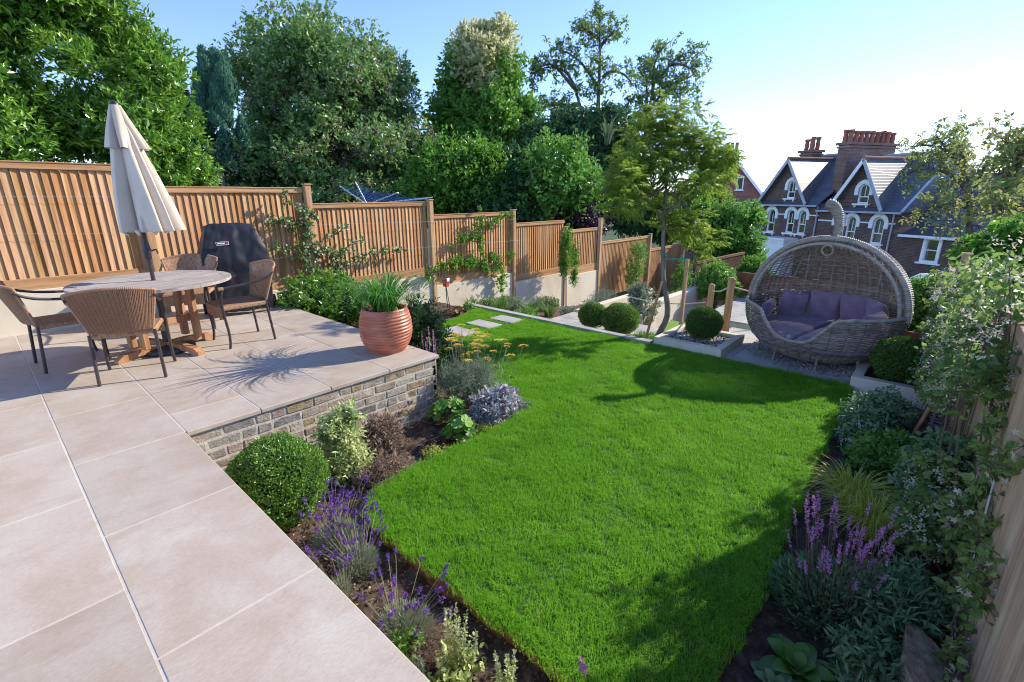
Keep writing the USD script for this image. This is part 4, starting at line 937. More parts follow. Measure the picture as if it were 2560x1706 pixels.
def arched_window(house, x, top, ro, sill, ri=None, legs=.30, curtain=False, shoulder=True):
    zs = top-ro; ri = ri or ro*.60
    w = part('window', house)
    ring = arch_poly(x, zs, ro, zs-legs).difference(arch_poly(x, zs, ri, zs-legs-.1))
    MB().add(*flat(ring, -.07, .10)).build('arch_surround', WHITE, w)
    fr = arch_poly(x, zs, ri-.004, sill+.05).difference(arch_poly(x, zs, ri-.07, sill+.12))
    MB().add(*flat(fr, .03, .12)).build('frame', WHITE, w)
    MB().box((x, .085, (zs+sill)/2+.02), (2*ri-.13, .05, .06)).box((x, .10, (zs+sill)/2+.35), (.03, .03, .62)).build('sash_bar', WHITE, w)
    MB().box((x, -.06, sill), (2*ri+.30, .22, .09)).box((x-ri-.02, -.08, sill-.10), (.07, .12, .12)).box((x+ri+.02, -.08, sill-.10), (.07, .12, .12)).build('sill', WHITE, w)
    MB().add(*flat(arch_poly(x, zs, ri-.06, sill+.1), .108, .114)).build('pane', GLASS, w)
    MB().add(*flat(arch_poly(x, zs, ri-.03, sill+.06), .34, .36)).build('curtain' if curtain else 'room_back', CURT if curtain else ROOM, w)
    if curtain == 2:
        pass
    return arch_poly(x, zs, ri-.002, sill+.04)
HP = (38.6, 10.3, 0)
h = thing('brick_villa', 'pair of dark brick gabled villas with white arched windows and slate roofs', 'house', HP, math.radians(240))
def tri(pts, th=.07, n=None):
    """a roof slope: polygon in space with thickness"""
    p = np.asarray(pts, float); nn = unit(np.cross(p[1]-p[0], p[2]-p[0]))
    if nn[2] < 0: p = p[::-1]; nn = -nn
    k = len(p); v = np.vstack([p, p-nn*th]); f = [[0, i, i+1] for i in range(1, k-1)]+[[k, k+i+1, k+i] for i in range(1, k-1)]
    for i in range(k): j = (i+1) % k; f += [[i, k+i, k+j], [i, k+j, j]]
    return v, np.array(f)
GB = -5.8
for hi, (x0, x1, gx, ez, az_, e0, e1) in enumerate([(-.35, 4.32, 1.62, 1.02, 3.82, -.60, 3.50), (4.32, 9.05, 6.82, .74, 3.50, 5.08, 8.40)]):
    dz = 0 if hi == 0 else -.27
    holes = []
    if hi == 0:
        spec_ = [(.60, .77, .54, -1.06, True), (2.22, .76, .50, -1.02, True), (3.14, .74, .50, -1.02, False), (1.92, 2.62, .52, 1.24, False), (.56, -1.62, .56, -3.4, False)]
    else:
        spec_ = [(5.82, .50, .50, -1.25, True), (6.56, .49, .50, -1.25, True), (8.16, .50, .54, -1.22, True), (6.95, 2.32, .55, .96, False)]
    for s in spec_: holes.append(arched_window(h, *s[:4], curtain=s[4]))
    wallp = Polygon([(x0, GB), (x1, GB), (x1, ez), (e1-.1, ez), (gx, az_-.10), (e0+.1, ez), (x0, ez)] if hi == 0 else [(x0, GB), (x1, GB), (x1, ez), (e1-.1, ez), (gx, az_-.10), (e0+.1, ez), (x0, ez)])
    for q in holes: wallp = wallp.difference(q)
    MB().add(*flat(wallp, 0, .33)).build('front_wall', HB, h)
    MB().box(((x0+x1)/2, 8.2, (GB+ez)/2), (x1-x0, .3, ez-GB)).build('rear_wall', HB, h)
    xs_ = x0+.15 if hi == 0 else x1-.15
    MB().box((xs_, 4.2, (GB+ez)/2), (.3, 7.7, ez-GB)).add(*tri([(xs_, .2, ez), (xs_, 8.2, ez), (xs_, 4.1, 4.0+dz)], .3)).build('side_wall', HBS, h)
    # gable roof: two slopes running back into the main roof
    yb = 3.7
    slope = (az_-ez)/(gx-e0)
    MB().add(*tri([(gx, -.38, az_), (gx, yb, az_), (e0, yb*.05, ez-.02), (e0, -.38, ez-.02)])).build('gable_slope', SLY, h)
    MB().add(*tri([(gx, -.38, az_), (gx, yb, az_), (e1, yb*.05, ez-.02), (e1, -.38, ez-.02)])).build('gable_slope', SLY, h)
    MB().tube([(gx, -.40, az_+.02), (gx, yb, az_+.02)], .085, 8).build('ridge', RIDGET, h)
    for e in (e0, e1):
        a, b = np.array([gx, -.40, az_-.06]), np.array([e, -.40, ez-.10])
        dn = unit(b-a); up_ = np.array([-dn[2], 0, dn[0]]); up_ = up_*np.sign(up_[2]) if up_[2] else up_
        v = np.vstack([a+up_*.07, b+up_*.07, b-up_*.12, a-up_*.12]); v = np.vstack([v, v+[0, .05, 0]])
        MB().add(v, [[0, 1, 2, 3], [7, 6, 5, 4], [0, 4, 5, 1], [1, 5, 6, 2], [2, 6, 7, 3], [3, 7, 4, 0]]).build('bargeboard', WHITE if (hi == 1 and e == e0) else LEAD, h)
    # main roof
    rz_ = 4.12 if hi == 0 else 3.80
    xa, xb = (-.75, 4.32) if hi == 0 else (4.32, 9.45)
    xr = xb if hi == 0 else 8.7
    sp = [(xa, -.32, ez-.16), (xb, -.32, ez-.16), (xr, 4.1, rz_), (xa, 4.1, rz_)]
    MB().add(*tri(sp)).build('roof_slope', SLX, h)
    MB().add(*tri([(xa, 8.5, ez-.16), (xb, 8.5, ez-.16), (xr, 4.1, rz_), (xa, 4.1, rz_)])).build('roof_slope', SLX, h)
    MB().tube([(xa, 4.1, rz_+.03), (xr, 4.1, rz_+.03)], .09, 8).build('ridge', LEAD if hi else LEAD, h)
    if hi == 1:
        MB().add(*tri([(xb, -.32, ez-.16), (xb, 8.5, ez-.16), (xr, 4.1, rz_)])).build('roof_slope', SLY, h)
        MB().tube([(xb, -.32, ez-.12), (xr, 4.1, rz_+.03)], .07, 8).build('hip', LEAD, h)
    MB().box(((xa+xb)/2, -.36, ez-.20), (xb-xa, .10, .10)).build('gutter', LEAD, h)
    MB().tube([(x1-.12, -.07, ez-.2), (x1-.12, -.07, GB)], .045, 8).build('downpipe', LEAD, h)
    zz = .23+dz+.0
    segs = [(x0, .08), (1.14, 1.74), (3.62, x1-.02)] if hi == 0 else [(x0+.02, 5.34), (7.04, 7.64), (8.68, x1)]
    for a, b in segs: MB().box(((a+b)/2, -.02, zz), (b-a, .05, .075)).build('string_course', WHITE, h)
# chimney stacks with pots
def stack(x0, x1, y0, y1, zb, zt, nx_, ny_, ph=.72):
    c = part('chimney', h)
    MB().box(((x0+x1)/2, (y0+y1)/2, (zb+zt)/2), (x1-x0, y1-y0, zt-zb)).box(((x0+x1)/2, (y0+y1)/2, zt-.22), (x1-x0+.16, y1-y0+.16, .10)).box(((x0+x1)/2, (y0+y1)/2, zt-.02), (x1-x0+.26, y1-y0+.26, .14)).build('stack', HBS, c)
    for i in range(nx_):
        for j in range(ny_):
            px_, py_ = x0+(i+.5)*(x1-x0)/nx_, y0+(j+.5)*(y1-y0)/ny_; s = rng.uniform(.92, 1.08)
            MB().lathe([(0, zt), (.15, zt), (.125, zt+ph*.8*s), (.165, zt+ph*.84*s), (.165, zt+ph*s), (.09, zt+ph*s), (.09, zt+ph*.5)], 12, (px_, py_, 0)).build('chimney_pot', POTM, c)
stack(3.98, 4.66, 1.0, 5.0, 1.6, 4.52, 2, 9, .74)
stack(-.15, .80, 2.5, 3.4, 2.4, 4.42, 2, 2, .85)
# lower wing at the right and its sash window
wp = Polygon([(9.05, GB), (13.2, GB), (13.2, -.50), (9.05, -.50)]).difference(Polygon([(10.72, -1.83), (11.46, -1.83), (11.46, -.68), (10.72, -.68)]))
MB().add(*flat(wp, .02, .30)).build('wing_wall', HB, h)
MB().add(*tri([(9.6, -.28, -.52), (13.4, -.28, -.52), (13.4, 1.0, -.10), (9.6, 1.0, -.10)])).add(*tri([(9.0, 1.0, -.12), (13.4, 1.0, -.12), (13.4, 4.6, 2.6), (9.0, 4.6, 2.6)])).build('wing_roof', SLX, h)
MB().box((11.3, -.26, -.60), (3.6, .10, .13)).build('fascia', WHITE, h)
w = part('window', h); fr = Polygon([(10.66, -1.9), (11.52, -1.9), (11.52, -.62), (10.66, -.62)]).difference(Polygon([(10.80, -1.78), (11.38, -1.78), (11.38, -.74), (10.80, -.74)]))
MB().add(*flat(fr, -.05, .12)).build('frame', WHITE, w); MB().box((11.09, -.04, -1.93), (1.12, .2, .08)).build('sill', WHITE, w)
MB().box((11.09, .08, -1.26), (.6, .05, .05)).build('sash_bar', WHITE, w)
MB().box((11.09, .13, -1.26), (.60, .008, 1.06)).build('pane', GLASS, w); MB().box((11.09, .42, -1.3), (.8, .02, 1.3)).build('room_back', ROOM, w)
# white porch bay
MB().box((2.12, -.55, -3.45), (1.70, 1.1, 4.1)).box((2.12, -.58, -1.34), (1.9, 1.3, .14)).box((2.12, -.56, -1.55), (1.8, 1.2, .06)).build('porch', WHITE, h)
# red brick house further left
HPA = np.array(HP)+rotz(math.radians(240)) @ np.array([-10.9, 6.0, 0])
r = thing('red_brick_house', 'red brick gabled house with a chimney, half hidden behind the feathery tree', 'house', HPA, math.radians(294))
wp = Polygon([(-3.3, GB), (3.05, GB), (3.05, 1.45), (0, 5.05), (-3.3, 1.45)]).difference(Polygon([(.72, 1.98), (1.26, 1.98), (1.26, 3.06), (.72, 3.06)]))
MB().add(*flat(wp, 0, .3)).build('front_wall', RB, r); MB().box((2.9, 4.2, (GB+1.45)/2), (.3, 8, 1.45-GB)).build('side_wall', HBS, r)
MB().add(*tri([(0, -.35, 5.2), (0, 8, 5.2), (3.35, 8, 1.25), (3.35, -.35, 1.25)])).build('roof_slope', SLY, r)
MB().add(*tri([(0, -.35, 5.2), (0, 8, 5.2), (-3.6, 8, 1.25), (-3.6, -.35, 1.25)])).build('roof_slope', SLY, r)
a, b = np.array([0, -.38, 5.10]), np.array([3.35, -.38, 1.15]); up_ = unit(np.array([.76, 0, .65])); v = np.vstack([a+up_*.06, b+up_*.06, b-up_*.16, a-up_*.16]); v = np.vstack([v, v+[0, .05, 0]])
MB().add(v, [[0, 1, 2, 3], [7, 6, 5, 4], [0, 4, 5, 1], [1, 5, 6, 2], [2, 6, 7, 3], [3, 7, 4, 0]]).build('bargeboard', WHITE, r)
w = part('window', r); fr = Polygon([(.68, 1.9), (1.30, 1.9), (1.30, 3.14), (.68, 3.14)]).difference(Polygon([(.77, 2.04), (1.21, 2.04), (1.21, 3.0), (.77, 3.0)]))
MB().add(*flat(fr, -.04, .12)).build('frame', WHITE, w); MB().box((.99, -.05, 1.90), (.85, .2, .08)).build('sill', WHITE, w); MB().box((.99, .1, 2.52), (.46, .008, .96)).build('pane', GLASS, w)
MB().box((.99, .4, 2.52), (.8, .02, 1.2)).build('curtain', CURT, w)
MB().box((.15, 2.6, 4.4), (1.35, .9, 2.4)).box((.15, 2.6, 5.35), (1.6, 1.15, .16)).build('chimney', HBS, r)
for i in range(3): MB().lathe([(0, 5.4), (.17, 5.4), (.15, 6.35), (0, 6.35)], 12, (-.25+.42*i, 2.6, 0)).build('chimney_pot', POTM, r)
MB().box((2.2, -3.0, -2.6), (4.4, 5.0, 6.2)).build('rear_extension', WHITE, r)
MB().box((2.2, -3.0, .62), (4.6, 5.2, .5)).build('extension_roof', LEAD, r)
fb = thing('tower_block', 'tiny grey block rising behind the villa gable, far away', 'tower block', np.array(HP)+rotz(math.radians(240)) @ np.array([-12.2, 14., 0]), math.radians(240))
MB().box((0, 0, -1.0), (.85, 1.2, 9.6)).build('block', LEAD, fb); MB().box((.1, 0, 4.0), (.4, .6, .5)).build('roof_hut', LEAD, fb)
# rotary airer over the fence
ra = thing('rotary_airer', 'folding rotary clothes airer with blue lines showing over the fence', 'clothes airer')
ALU = mat('aluminium', [(.55, .56, .58), (.65, .66, .68)], rough=.4, metallic=.6); BLUEL = mat('blue_line', [(.02, .06, .22), (.03, .09, .30)], rough=.5)
hub = AT(918, 512, 11.5); arms = [AT(888, 455, 11.2), AT(995, 482, 11.0), AT(850, 466, 12.6), AT(1082, 494, 12.2)]
MB().tube([hub+[0, 0, -2.2], hub], .025, 8).build('mast', ALU, ra)
for a in arms: MB().tube([hub, a], .016, 6).build('arm', ALU, ra)
mb = MB()
for k in range(4):
    a, b = arms[[2, 0, 1, 3][k]], arms[[0, 1, 3, 2][k]]
    for q in np.linspace(.25, .97, 8):
        p0, p1 = hub*(1-q)+a*q, hub*(1-q)+b*q; t = np.linspace(0, 1, 7)[:, None]; p = p0*(1-t)+p1*t; p[:, 2] -= .10*4*(t*(1-t))[:, 0]*q; mb.tube(p, .0055, 3, False)
mb.build('washing_line', BLUEL, ra)
# ================================================================ trees
K = 2560/2353.
BARK = mat('bark', [(.05, .036, .026), (.11, .085, .062), (.17, .14, .11)], scale=(8, 8, 2), detail=7, rough=.95, bump=.8, bscale=(30, 30, 7), spec=.1)
BARKL = mat('smooth_grey_bark', [(.10, .075, .055), (.17, .13, .10), (.23, .19, .15)], scale=(14, 14, 3), detail=6, rough=.9, bump=.5, bscale=(50, 50, 9), spec=.1)
LM = {
 'laurel': leafmat('laurel_leaf', [(.035, .095, .013), (.075, .175, .018), (.15, .275, .03), (.26, .39, .055)], rough=.28, trans=.22, spec=.6, nscale=.9, namt=.3),
 'cypress': leafmat('cypress_spray', [(.03, .095, .062), (.06, .15, .09), (.10, .205, .12)], rough=.7, trans=.12, spec=.2),
 'bigshrub': leafmat('photinia_leaf', [(.050, .115, .034), (.10, .19, .05), (.17, .27, .075), (.24, .29, .10)], rough=.4, trans=.22, spec=.4, nscale=.5, namt=.45),
 'blossom': leafmat('faded_blossom', [(.16, .13, .085), (.26, .21, .15), (.38, .31, .24)], rough=.8, trans=.25, spec=.1, nscale=.4),
 'maple': leafmat('maple_leaf', [(.035, .11, .018), (.075, .19, .026), (.14, .28, .04), (.23, .36, .065)], rough=.4, trans=.3, nscale=.6),
 'cream': leafmat('variegated_leaf', [(.16, .19, .06), (.36, .38, .16), (.55, .54, .30), (.64, .62, .42)], rough=.5, trans=.35, nscale=.6),
 'olive': leafmat('ash_leaf', [(.035, .09, .02), (.075, .15, .03), (.13, .21, .044), (.20, .25, .06)], rough=.45, trans=.3, nscale=.6),
 'hedge': leafmat('lime_green_leaf', [(.035, .09, .012), (.065, .16, .018), (.11, .235, .026), (.17, .31, .04)], rough=.4, trans=.38, nscale=.8),
 'dark': leafmat('dark_hedge_leaf', [(.022, .065, .026), (.045, .11, .038), (.08, .16, .052)], rough=.4, trans=.2, nscale=.8),
 'fern': leafmat('feathery_leaflet', [(.075, .14, .016), (.13, .215, .026), (.20, .29, .04), (.28, .34, .07)], rough=.5, trans=.45, tcol=(.34, .44, .05), nscale=1.4),
 'plum': leafmat('plum_leaf', [(.022, .010, .022), (.04, .015, .035), (.07, .02, .04)], rough=.4, trans=.25),
 'bronze': leafmat('sunlit_bronze_leaf', [(.08, .13, .035), (.155, .215, .055), (.25, .27, .08), (.38, .19, .13)], rough=.45, trans=.4, nscale=.5, namt=.5),
}
def pxblobs(lst, depth, yscale=1.0):
    """(x, y, rx, ry[, depth offset]) read in the 2353 wide view -> ellipsoids in the place"""
    out = []
    for b in lst:
        dep = depth+(b[4] if len(b) > 4 else 0); p = AT(b[0]*K, b[1]*K, dep); s = dep*K/FPX
        rx, rz_ = b[2]*s, b[3]*s; out.append((*p, rx, rx*yscale, rz_))
    return out
def clumpy(blobs, n, r0, r1, seed, flat=.8):
    """a crown of separate leafy boughs: smaller ellipsoids spread through and over the big ones"""
    r_ = np.random.default_rng(seed); out = []
    C = np.array([b[:3] for b in blobs]); R = np.array([b[3:6] for b in blobs]); w = R.prod(1)**.7; w /= w.sum()
    for _ in range(n):
        i = r_.choice(len(C), p=w); d = rdir(r_, 1)[0]; q = r_.uniform(.45, 1.0)**.6; k = r_.uniform(r0, r1)*R[i].mean()**.35
        out.append((*(C[i]+d*R[i]*q*.92), k*r_.uniform(.8, 1.3), k*r_.uniform(.8, 1.2), k*flat*r_.uniform(.8, 1.2)))
    return out
def tree(name, label, blobs, leaf, L, W, ncl, per, trunk, seed, r0=.2, bark=None, spread=.4, fill=.35, kind_cat='tree', extra=None, lump=.3, up=.35, group=None, inner=.72, limbs=True):
    r_ = np.random.default_rng(seed)
    base = np.array(trunk[0]); t = thing(name, label, kind_cat, base, 0, group)
    off = -base
    mb = MB()
    bl = [tuple(np.array(b[:3])+off)+tuple(b[3:6]) for b in blobs]
    P, D = crown(mb, r_, bl, ncl, per, L, W, spread, inner, lump, up, seed=seed)
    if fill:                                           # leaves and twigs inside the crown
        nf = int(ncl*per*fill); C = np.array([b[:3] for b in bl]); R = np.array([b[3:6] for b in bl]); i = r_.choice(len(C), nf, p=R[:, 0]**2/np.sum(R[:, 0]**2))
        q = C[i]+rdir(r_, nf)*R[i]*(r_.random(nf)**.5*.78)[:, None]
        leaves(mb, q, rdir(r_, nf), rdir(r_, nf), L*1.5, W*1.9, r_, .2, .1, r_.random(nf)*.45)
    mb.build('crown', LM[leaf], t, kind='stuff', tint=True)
    tp = [np.array(p)+off for p in trunk]
    tm_ = MB(); pts = spline(tp, 14) if len(tp) > 2 else np.linspace(tp[0], tp[-1], 6); tm_.tube(pts, np.linspace(r0, r0*.35, len(pts)), 9)
    tm_.build('trunk', bark or BARK, t, smooth=True)
    if limbs:
        lb = MB(); top = pts[len(pts)//2:]
        for b in bl:
            s = top[r_.integers(len(top))]; e = np.array(b[:3]); m = (s+e)/2+r_.normal(size=3)*.08*np.linalg.norm(e-s)
            lb.tube(spline([s, m, e], 8), np.linspace(r0*.38, r0*.08, 8), 6)
            for _ in range(3):
                e2 = e+rdir(r_, 1)[0]*np.array(b[3:6])*.8; lb.tube(spline([m, (m+e2)/2+r_.normal(size=3)*.05, e2], 6), np.linspace(r0*.16, r0*.03, 6), 5)
        lb.build('limbs', bark or BARK, t, smooth=True)
    if extra: extra(t, r_, bl, off)
    return t
def gnd(x, y): return float(terr(x, y))
def base_at(px, depth, dx=0):
    p = AT(px*K, 470*K, depth); return np.array([p[0], p[1], gnd(p[0], p[1])-.1])
# big laurel just over the fence at the left
def fyb(lst, Yc):
    out = []
    for x, y, r in lst:
        p = FY(x, y, Yc); dep = (p-CO) @ CF; q = r*dep/FPX; out.append((*p, q, q*.85, q))
    return out
b = fyb([(120, 70, 215), (230, 215, 195), (300, 335, 180), (395, 425, 118), (0, 250, 280), (120, 420, 230), (-190, 120, 260), (430, 360, 60), (-150, -120, 260), (90, -130, 200), (-260, 400, 240), (240, 480, 150), (400, 500, 100)], 9.75)
b = clumpy(b, 95, .24, .42, 301)+fyb([(455, 380, 52), (478, 430, 46), (440, 300, 50), (400, 215, 54), (500, 462, 40), (360, 130, 50), (300, 60, 60), (250, -10, 60), (420, 440, 60)], 9.7)
tree('laurel_tree', 'huge glossy green laurel filling the top left corner behind the fence', b, 'laurel', .10, .0185, 5200, 13, [(1.1, 9.9, -.9), (1.1, 9.9, .8), (1.0, 9.8, 2.2)], 31, .16, spread=.16, fill=.25, lump=.30, up=.85, limbs=False)
# cypress
def cyp(lst, depth):
    return pxblobs(lst, depth)
r_ = np.random.default_rng(6); sp_ = []
for cx_, cy_, rx_, ry_, n_ in [(487, 190, 36, 110, 26), (470, 165, 20, 80, 8), (512, 175, 15, 70, 7), (483, 255, 36, 50, 10), (505, 335, 13, 62, 7), (541, 305, 12, 58, 7), (424, 225, 14, 50, 6)]:
    for _ in range(n_):
        f_ = r_.uniform(-1, 1); g_ = r_.uniform(-.55, .55)*(1-.5*abs(f_)); sp_.append((cx_+f_*rx_*.75, cy_+g_*ry_*.9+abs(f_)*ry_*.30, rx_*r_.uniform(.20, .34)+2, ry_*r_.uniform(.26, .42), r_.uniform(-.4, .4)))
b = cyp([(487+(q[0]-483)*1.22+3, q[1], q[2]*1.15, q[3], q[4]) for q in sp_], 15)
r_ = np.random.default_rng(5)
cy = thing('cypress_tree', 'dark blue-green columnar cypress between the laurel and the big flowering shrub', 'tree', base_at(495, 15))
mb = MB(); bl = [tuple(np.array(q[:3])-base_at(495, 15))+tuple(q[3:]) for q in b]
P_, D_ = blob_points(r_, bl, 34000, .86, lump=.20, seed=2)
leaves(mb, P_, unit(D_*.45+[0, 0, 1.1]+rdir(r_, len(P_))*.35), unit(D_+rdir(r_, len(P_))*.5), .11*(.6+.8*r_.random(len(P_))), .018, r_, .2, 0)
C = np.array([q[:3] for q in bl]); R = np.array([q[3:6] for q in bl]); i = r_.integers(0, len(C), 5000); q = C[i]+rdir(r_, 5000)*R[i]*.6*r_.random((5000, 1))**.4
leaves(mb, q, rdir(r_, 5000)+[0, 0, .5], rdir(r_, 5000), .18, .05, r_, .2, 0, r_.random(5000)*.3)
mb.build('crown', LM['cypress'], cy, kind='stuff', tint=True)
for x0 in (-.15, .12, .35): MB().tube([(x0*.4, 0, 0), (x0, x0*.6, 1.6), (x0*1.2, x0*.7, 3.2)], [.12, .09, .05], 8).build('trunk', BARKL, cy, smooth=True)
# big grey-green flowering shrub
def blossoms(t, r_, bl, off, n=9000, s=.075):
    P, D = blob_points(r_, bl, n, .93, lump=.3, seed=33)
    keep = meshkit.fbm(P*.75, 3, 5)+.10*r_.random(n)-.09*np.clip(P[:, 2]-5.5, 0, 3)*.5 > .50
    P, D = P[keep], D[keep]; m = MB(); k = np.repeat(np.arange(len(P)), 4); nn = len(k)
    leaves(m, P[k]+rdir(r_, nn)*.07, unit(D[k]*.5+rdir(r_, nn)), unit(D[k]+rdir(r_, nn)*.4+[0, 0, .3]), s, s*.4, r_, .1, 0)
    m.build('blossom', LM['blossom'], t, kind='stuff', tint=True)
b = pxblobs([(745, 220, 190, 160), (630, 300, 95, 130), (900, 320, 95, 120), (770, 370, 225, 95), (640, 140, 75, 60), (850, 170, 80, 60), (935, 170, 40, 40), (620, 400, 85, 70), (900, 410, 100, 60), (700, 100, 60, 45), (780, 95, 50, 40), (770, 470, 210, 60)], 19)
b = clumpy(b, 120, .40, .78, 302)
tree('flowering_shrub_tree', 'broad rounded grey-green tree with faded pinkish blossom behind the fence', b, 'bigshrub', .17, .05, 5200, 11, [base_at(760, 19), AT(760*K, 380*K, 19), AT(760*K, 250*K, 19)], 41, .3, spread=.42, fill=.25, extra=blossoms, lump=.46)
# wispy shoots above it
r_ = np.random.default_rng(77)
# variegated maple
def creamtop(t, r_, bl, off):
    b2 = pxblobs([(1120, 140, 70, 55), (1085, 125, 42, 40), (1112, 90, 20, 32), (1153, 105, 16, 45), (1165, 150, 35, 40), (1125, 190, 60, 40)], 20.6)
    b2 = clumpy([tuple(np.array(q[:3])+off)+tuple(q[3:]) for q in b2], 34, .30, .52, 304)
    m = MB(); crown(m, r_, b2, 1100, 11, .20, .065, .42, .8, .3, .6, seed=9); m.build('cream_crown', LM['cream'], t, kind='stuff', tint=True)
b = pxblobs([(1110, 270, 92, 85), (1055, 262, 52, 62), (1165, 300, 62, 75), (1105, 175, 78, 55), (1075, 330, 60, 40), (1165, 370, 60, 50), (1040, 215, 30, 26), (1180, 215, 30, 50), (1100, 350, 70, 50), (1020, 290, 26, 22), (1200, 260, 22, 26), (1060, 170, 24, 30), (1170, 160, 30, 30)], 21)
b = clumpy(b, 80, .34, .66, 303)
tree('variegated_maple', 'tall maple whose crown turns creamy yellow at the top', b, 'maple', .20, .062, 1900, 11, [base_at(1110, 21), AT(1110*K, 380*K, 21), AT(1112*K, 160*K, 21)], 51, .24, spread=.45, fill=.25, extra=creamtop, lump=.75)
# two thin trees with bare arching boughs
def boughs(name, label, depth, trunk, limbs, clumps, seed, leaf='olive', dens=42, per=14):
    r_ = np.random.default_rng(seed); s = depth*K/FPX
    base = base_at(trunk[0][0], depth); t = thing(name, label, 'tree', base)
    pt = [base]+[AT(x*K, y*K, depth) for x, y in trunk]
    MB().tube(spline(pt, 20)-base, np.linspace(.22, .035, 20), 9).build('trunk', BARK, t, smooth=True)
    mb = MB(); lb = MB(); cen = []
    for l in limbs:
        dz = r_.uniform(-1.2, 1.2); p = np.array([AT(x*K, y*K, depth+dz*i/(len(l)-1)) for i, (x, y) in enumerate(l)]); q = spline(p, 16)-base if len(l) > 2 else np.linspace(p[0], p[-1], 16)-base
        lb.tube(q, np.linspace(.085, .018, 16), 6)
        for k in range(4, 16):
            for _ in range(3):
                d = unit(r_.normal(size=3)+[0, 0, .5]); n = r_.uniform(.25, .8); tw = np.linspace(q[k], q[k]+d*n, 4)+r_.normal(size=(4, 3))*.03; lb.tube(tw, [.014, .011, .008, .005], 4)
                if r_.random() < .75: cen.append((*tw[-1], .17))
    for x, y, r in clumps:
        c = AT(x*K, y*K, depth+r_.uniform(-.6, .6))-base
        n = max(4, int((r*s)**2*dens))
        for _ in range(n):
            o = rdir(r_, 1)[0]*r*s*r_.random()**.45; cen.append((*(c+o), .2))
            if r_.random() < .5: lb.tube(np.linspace(c, c+o, 3)+r_.normal(size=(3, 3))*.03, [.02, .012, .006], 4)
    lb.build('limbs', BARK, t, smooth=True)
    cen = np.array(cen); k = np.repeat(np.arange(len(cen)), per); m = len(k)
    leaves(mb, cen[k, :3]+rdir(r_, m)*(cen[k, 3]*r_.random(m)**.6)[:, None], rdir(r_, m)+[0, 0, -.15], rdir(r_, m)+[0, 0, .5], .18*(.6+.7*r_.random(m)), .042, r_, .2, .15)
    mb.build('crown', LM[leaf], t, kind='stuff', tint=True); return t
boughs('ash_tree', 'thin tall tree with bare arching boughs against the sky, left of the pair', 23, [(1372, 400), (1374, 250), (1378, 150), (1376, 50)],
       [[(1350, 275), (1322, 205), (1298, 165), (1268, 155), (1240, 160), (1218, 178)], [(1322, 205), (1300, 180), (1262, 148), (1240, 158), (1226, 190)], [(1370, 200), (1332, 142), (1300, 120), (1266, 112)], [(1385, 178), (1405, 165), (1430, 170), (1450, 192)], [(1378, 110), (1392, 92), (1412, 76), (1424, 80)], [(1376, 90), (1350, 72), (1330, 70)], [(1340, 255), (1290, 240), (1250, 250), (1232, 290)], [(1345, 260), (1300, 262), (1262, 280)], [(1376, 70), (1378, 50), (1378, 36)]],
       [(1375, 145, 24), (1362, 105, 22), (1350, 70, 16), (1378, 62, 16), (1415, 78, 10), (1300, 112, 22), (1284, 100, 12), (1228, 135, 20), (1287, 142, 13), (1372, 190, 28), (1390, 155, 16), (1358, 215, 22), (1392, 215, 18), (1270, 240, 28), (1242, 232, 16), (1325, 200, 12), (1240, 165, 18), (1222, 190, 14), (1330, 285, 40), (1380, 290, 40), (1300, 250, 24), (1400, 270, 30), (1350, 165, 16)], 61)
boughs('ash_tree', 'thin tall tree with upswept boughs against the sky, right of the pair', 24, [(1480, 400), (1486, 280), (1500, 210), (1512, 150)],
       [[(1500, 215), (1502, 160), (1515, 120), (1538, 97)], [(1508, 190), (1540, 150), (1570, 126), (1590, 120), (1600, 135)], [(1500, 230), (1540, 195), (1580, 180), (1602, 160)], [(1495, 250), (1520, 220), (1560, 205)], [(1484, 260), (1486, 200), (1478, 150)], [(1540, 150), (1570, 150), (1598, 175)]],
       [(1490, 135, 20), (1510, 115, 14), (1482, 180, 26), (1510, 175, 22), (1530, 195, 26), (1555, 215, 24), (1590, 222, 20), (1600, 240, 14), (1455, 225, 26), (1440, 245, 20), (1480, 250, 40), (1530, 250, 34), (1470, 290, 40), (1560, 185, 10)], 62)
# shrubs and hedges beyond the fence
def shrub(label, lst, depth, leaf, L, W, ncl, per, seed, name='shrub', spread=.3, r0=.07, fill=.4, cat='shrub', lump=.3, group=None, zb=None, up=.4, extra=None):
    b = pxblobs(lst, depth); c = np.mean([q[:3] for q in b], 0)
    if depth > 14: b = clumpy(b, 9*len(b), .36, .62, seed+400); lo = min(q[2]-q[5] for q in b) if zb is None else zb
    g0 = min(gnd(c[0], c[1]), lo+.05) if zb is None else zb
    return tree(name, label, b, leaf, L, W, ncl, per, [(c[0], c[1], g0), (c[0], c[1], (g0+c[2])/2), (c[0], c[1], c[2])], seed, r0, spread=spread, fill=fill, kind_cat=cat, lump=lump, limbs=False, up=up, group=group, extra=extra)
shrub('bright lime green bush below the variegated maple', [(1045, 380, 40, 36), (1085, 362, 28, 30), (1112, 385, 30, 34), (1010, 398, 34, 30), (1060, 425, 75, 45), (1120, 430, 40, 40), (1030, 355, 14, 20), (1000, 440, 50, 40)], 16, 'hedge', .16, .052, 900, 11, 71, lump=.7, spread=.5)
shrub('dark green bush right of the lime bush, over the fence', [(1190, 400, 75, 60), (1130, 450, 75, 45), (1230, 450, 70, 40), (1160, 480, 90, 40)], 16.5, 'dark', .17, .055, 1300, 11, 72, lump=.6, spread=.4)
shrub('bright green bush under the arching boughs of the thin tree', [(1312, 372, 26, 34), (1285, 395, 34, 34), (1250, 372, 20, 26), (1262, 410, 40, 34), (1320, 350, 12, 18), (1240, 345, 8, 14), (1280, 440, 70, 40), (1340, 440, 40, 40)], 15.5, 'maple', .16, .052, 420, 10, 73, lump=.8, spread=.5, fill=.2)
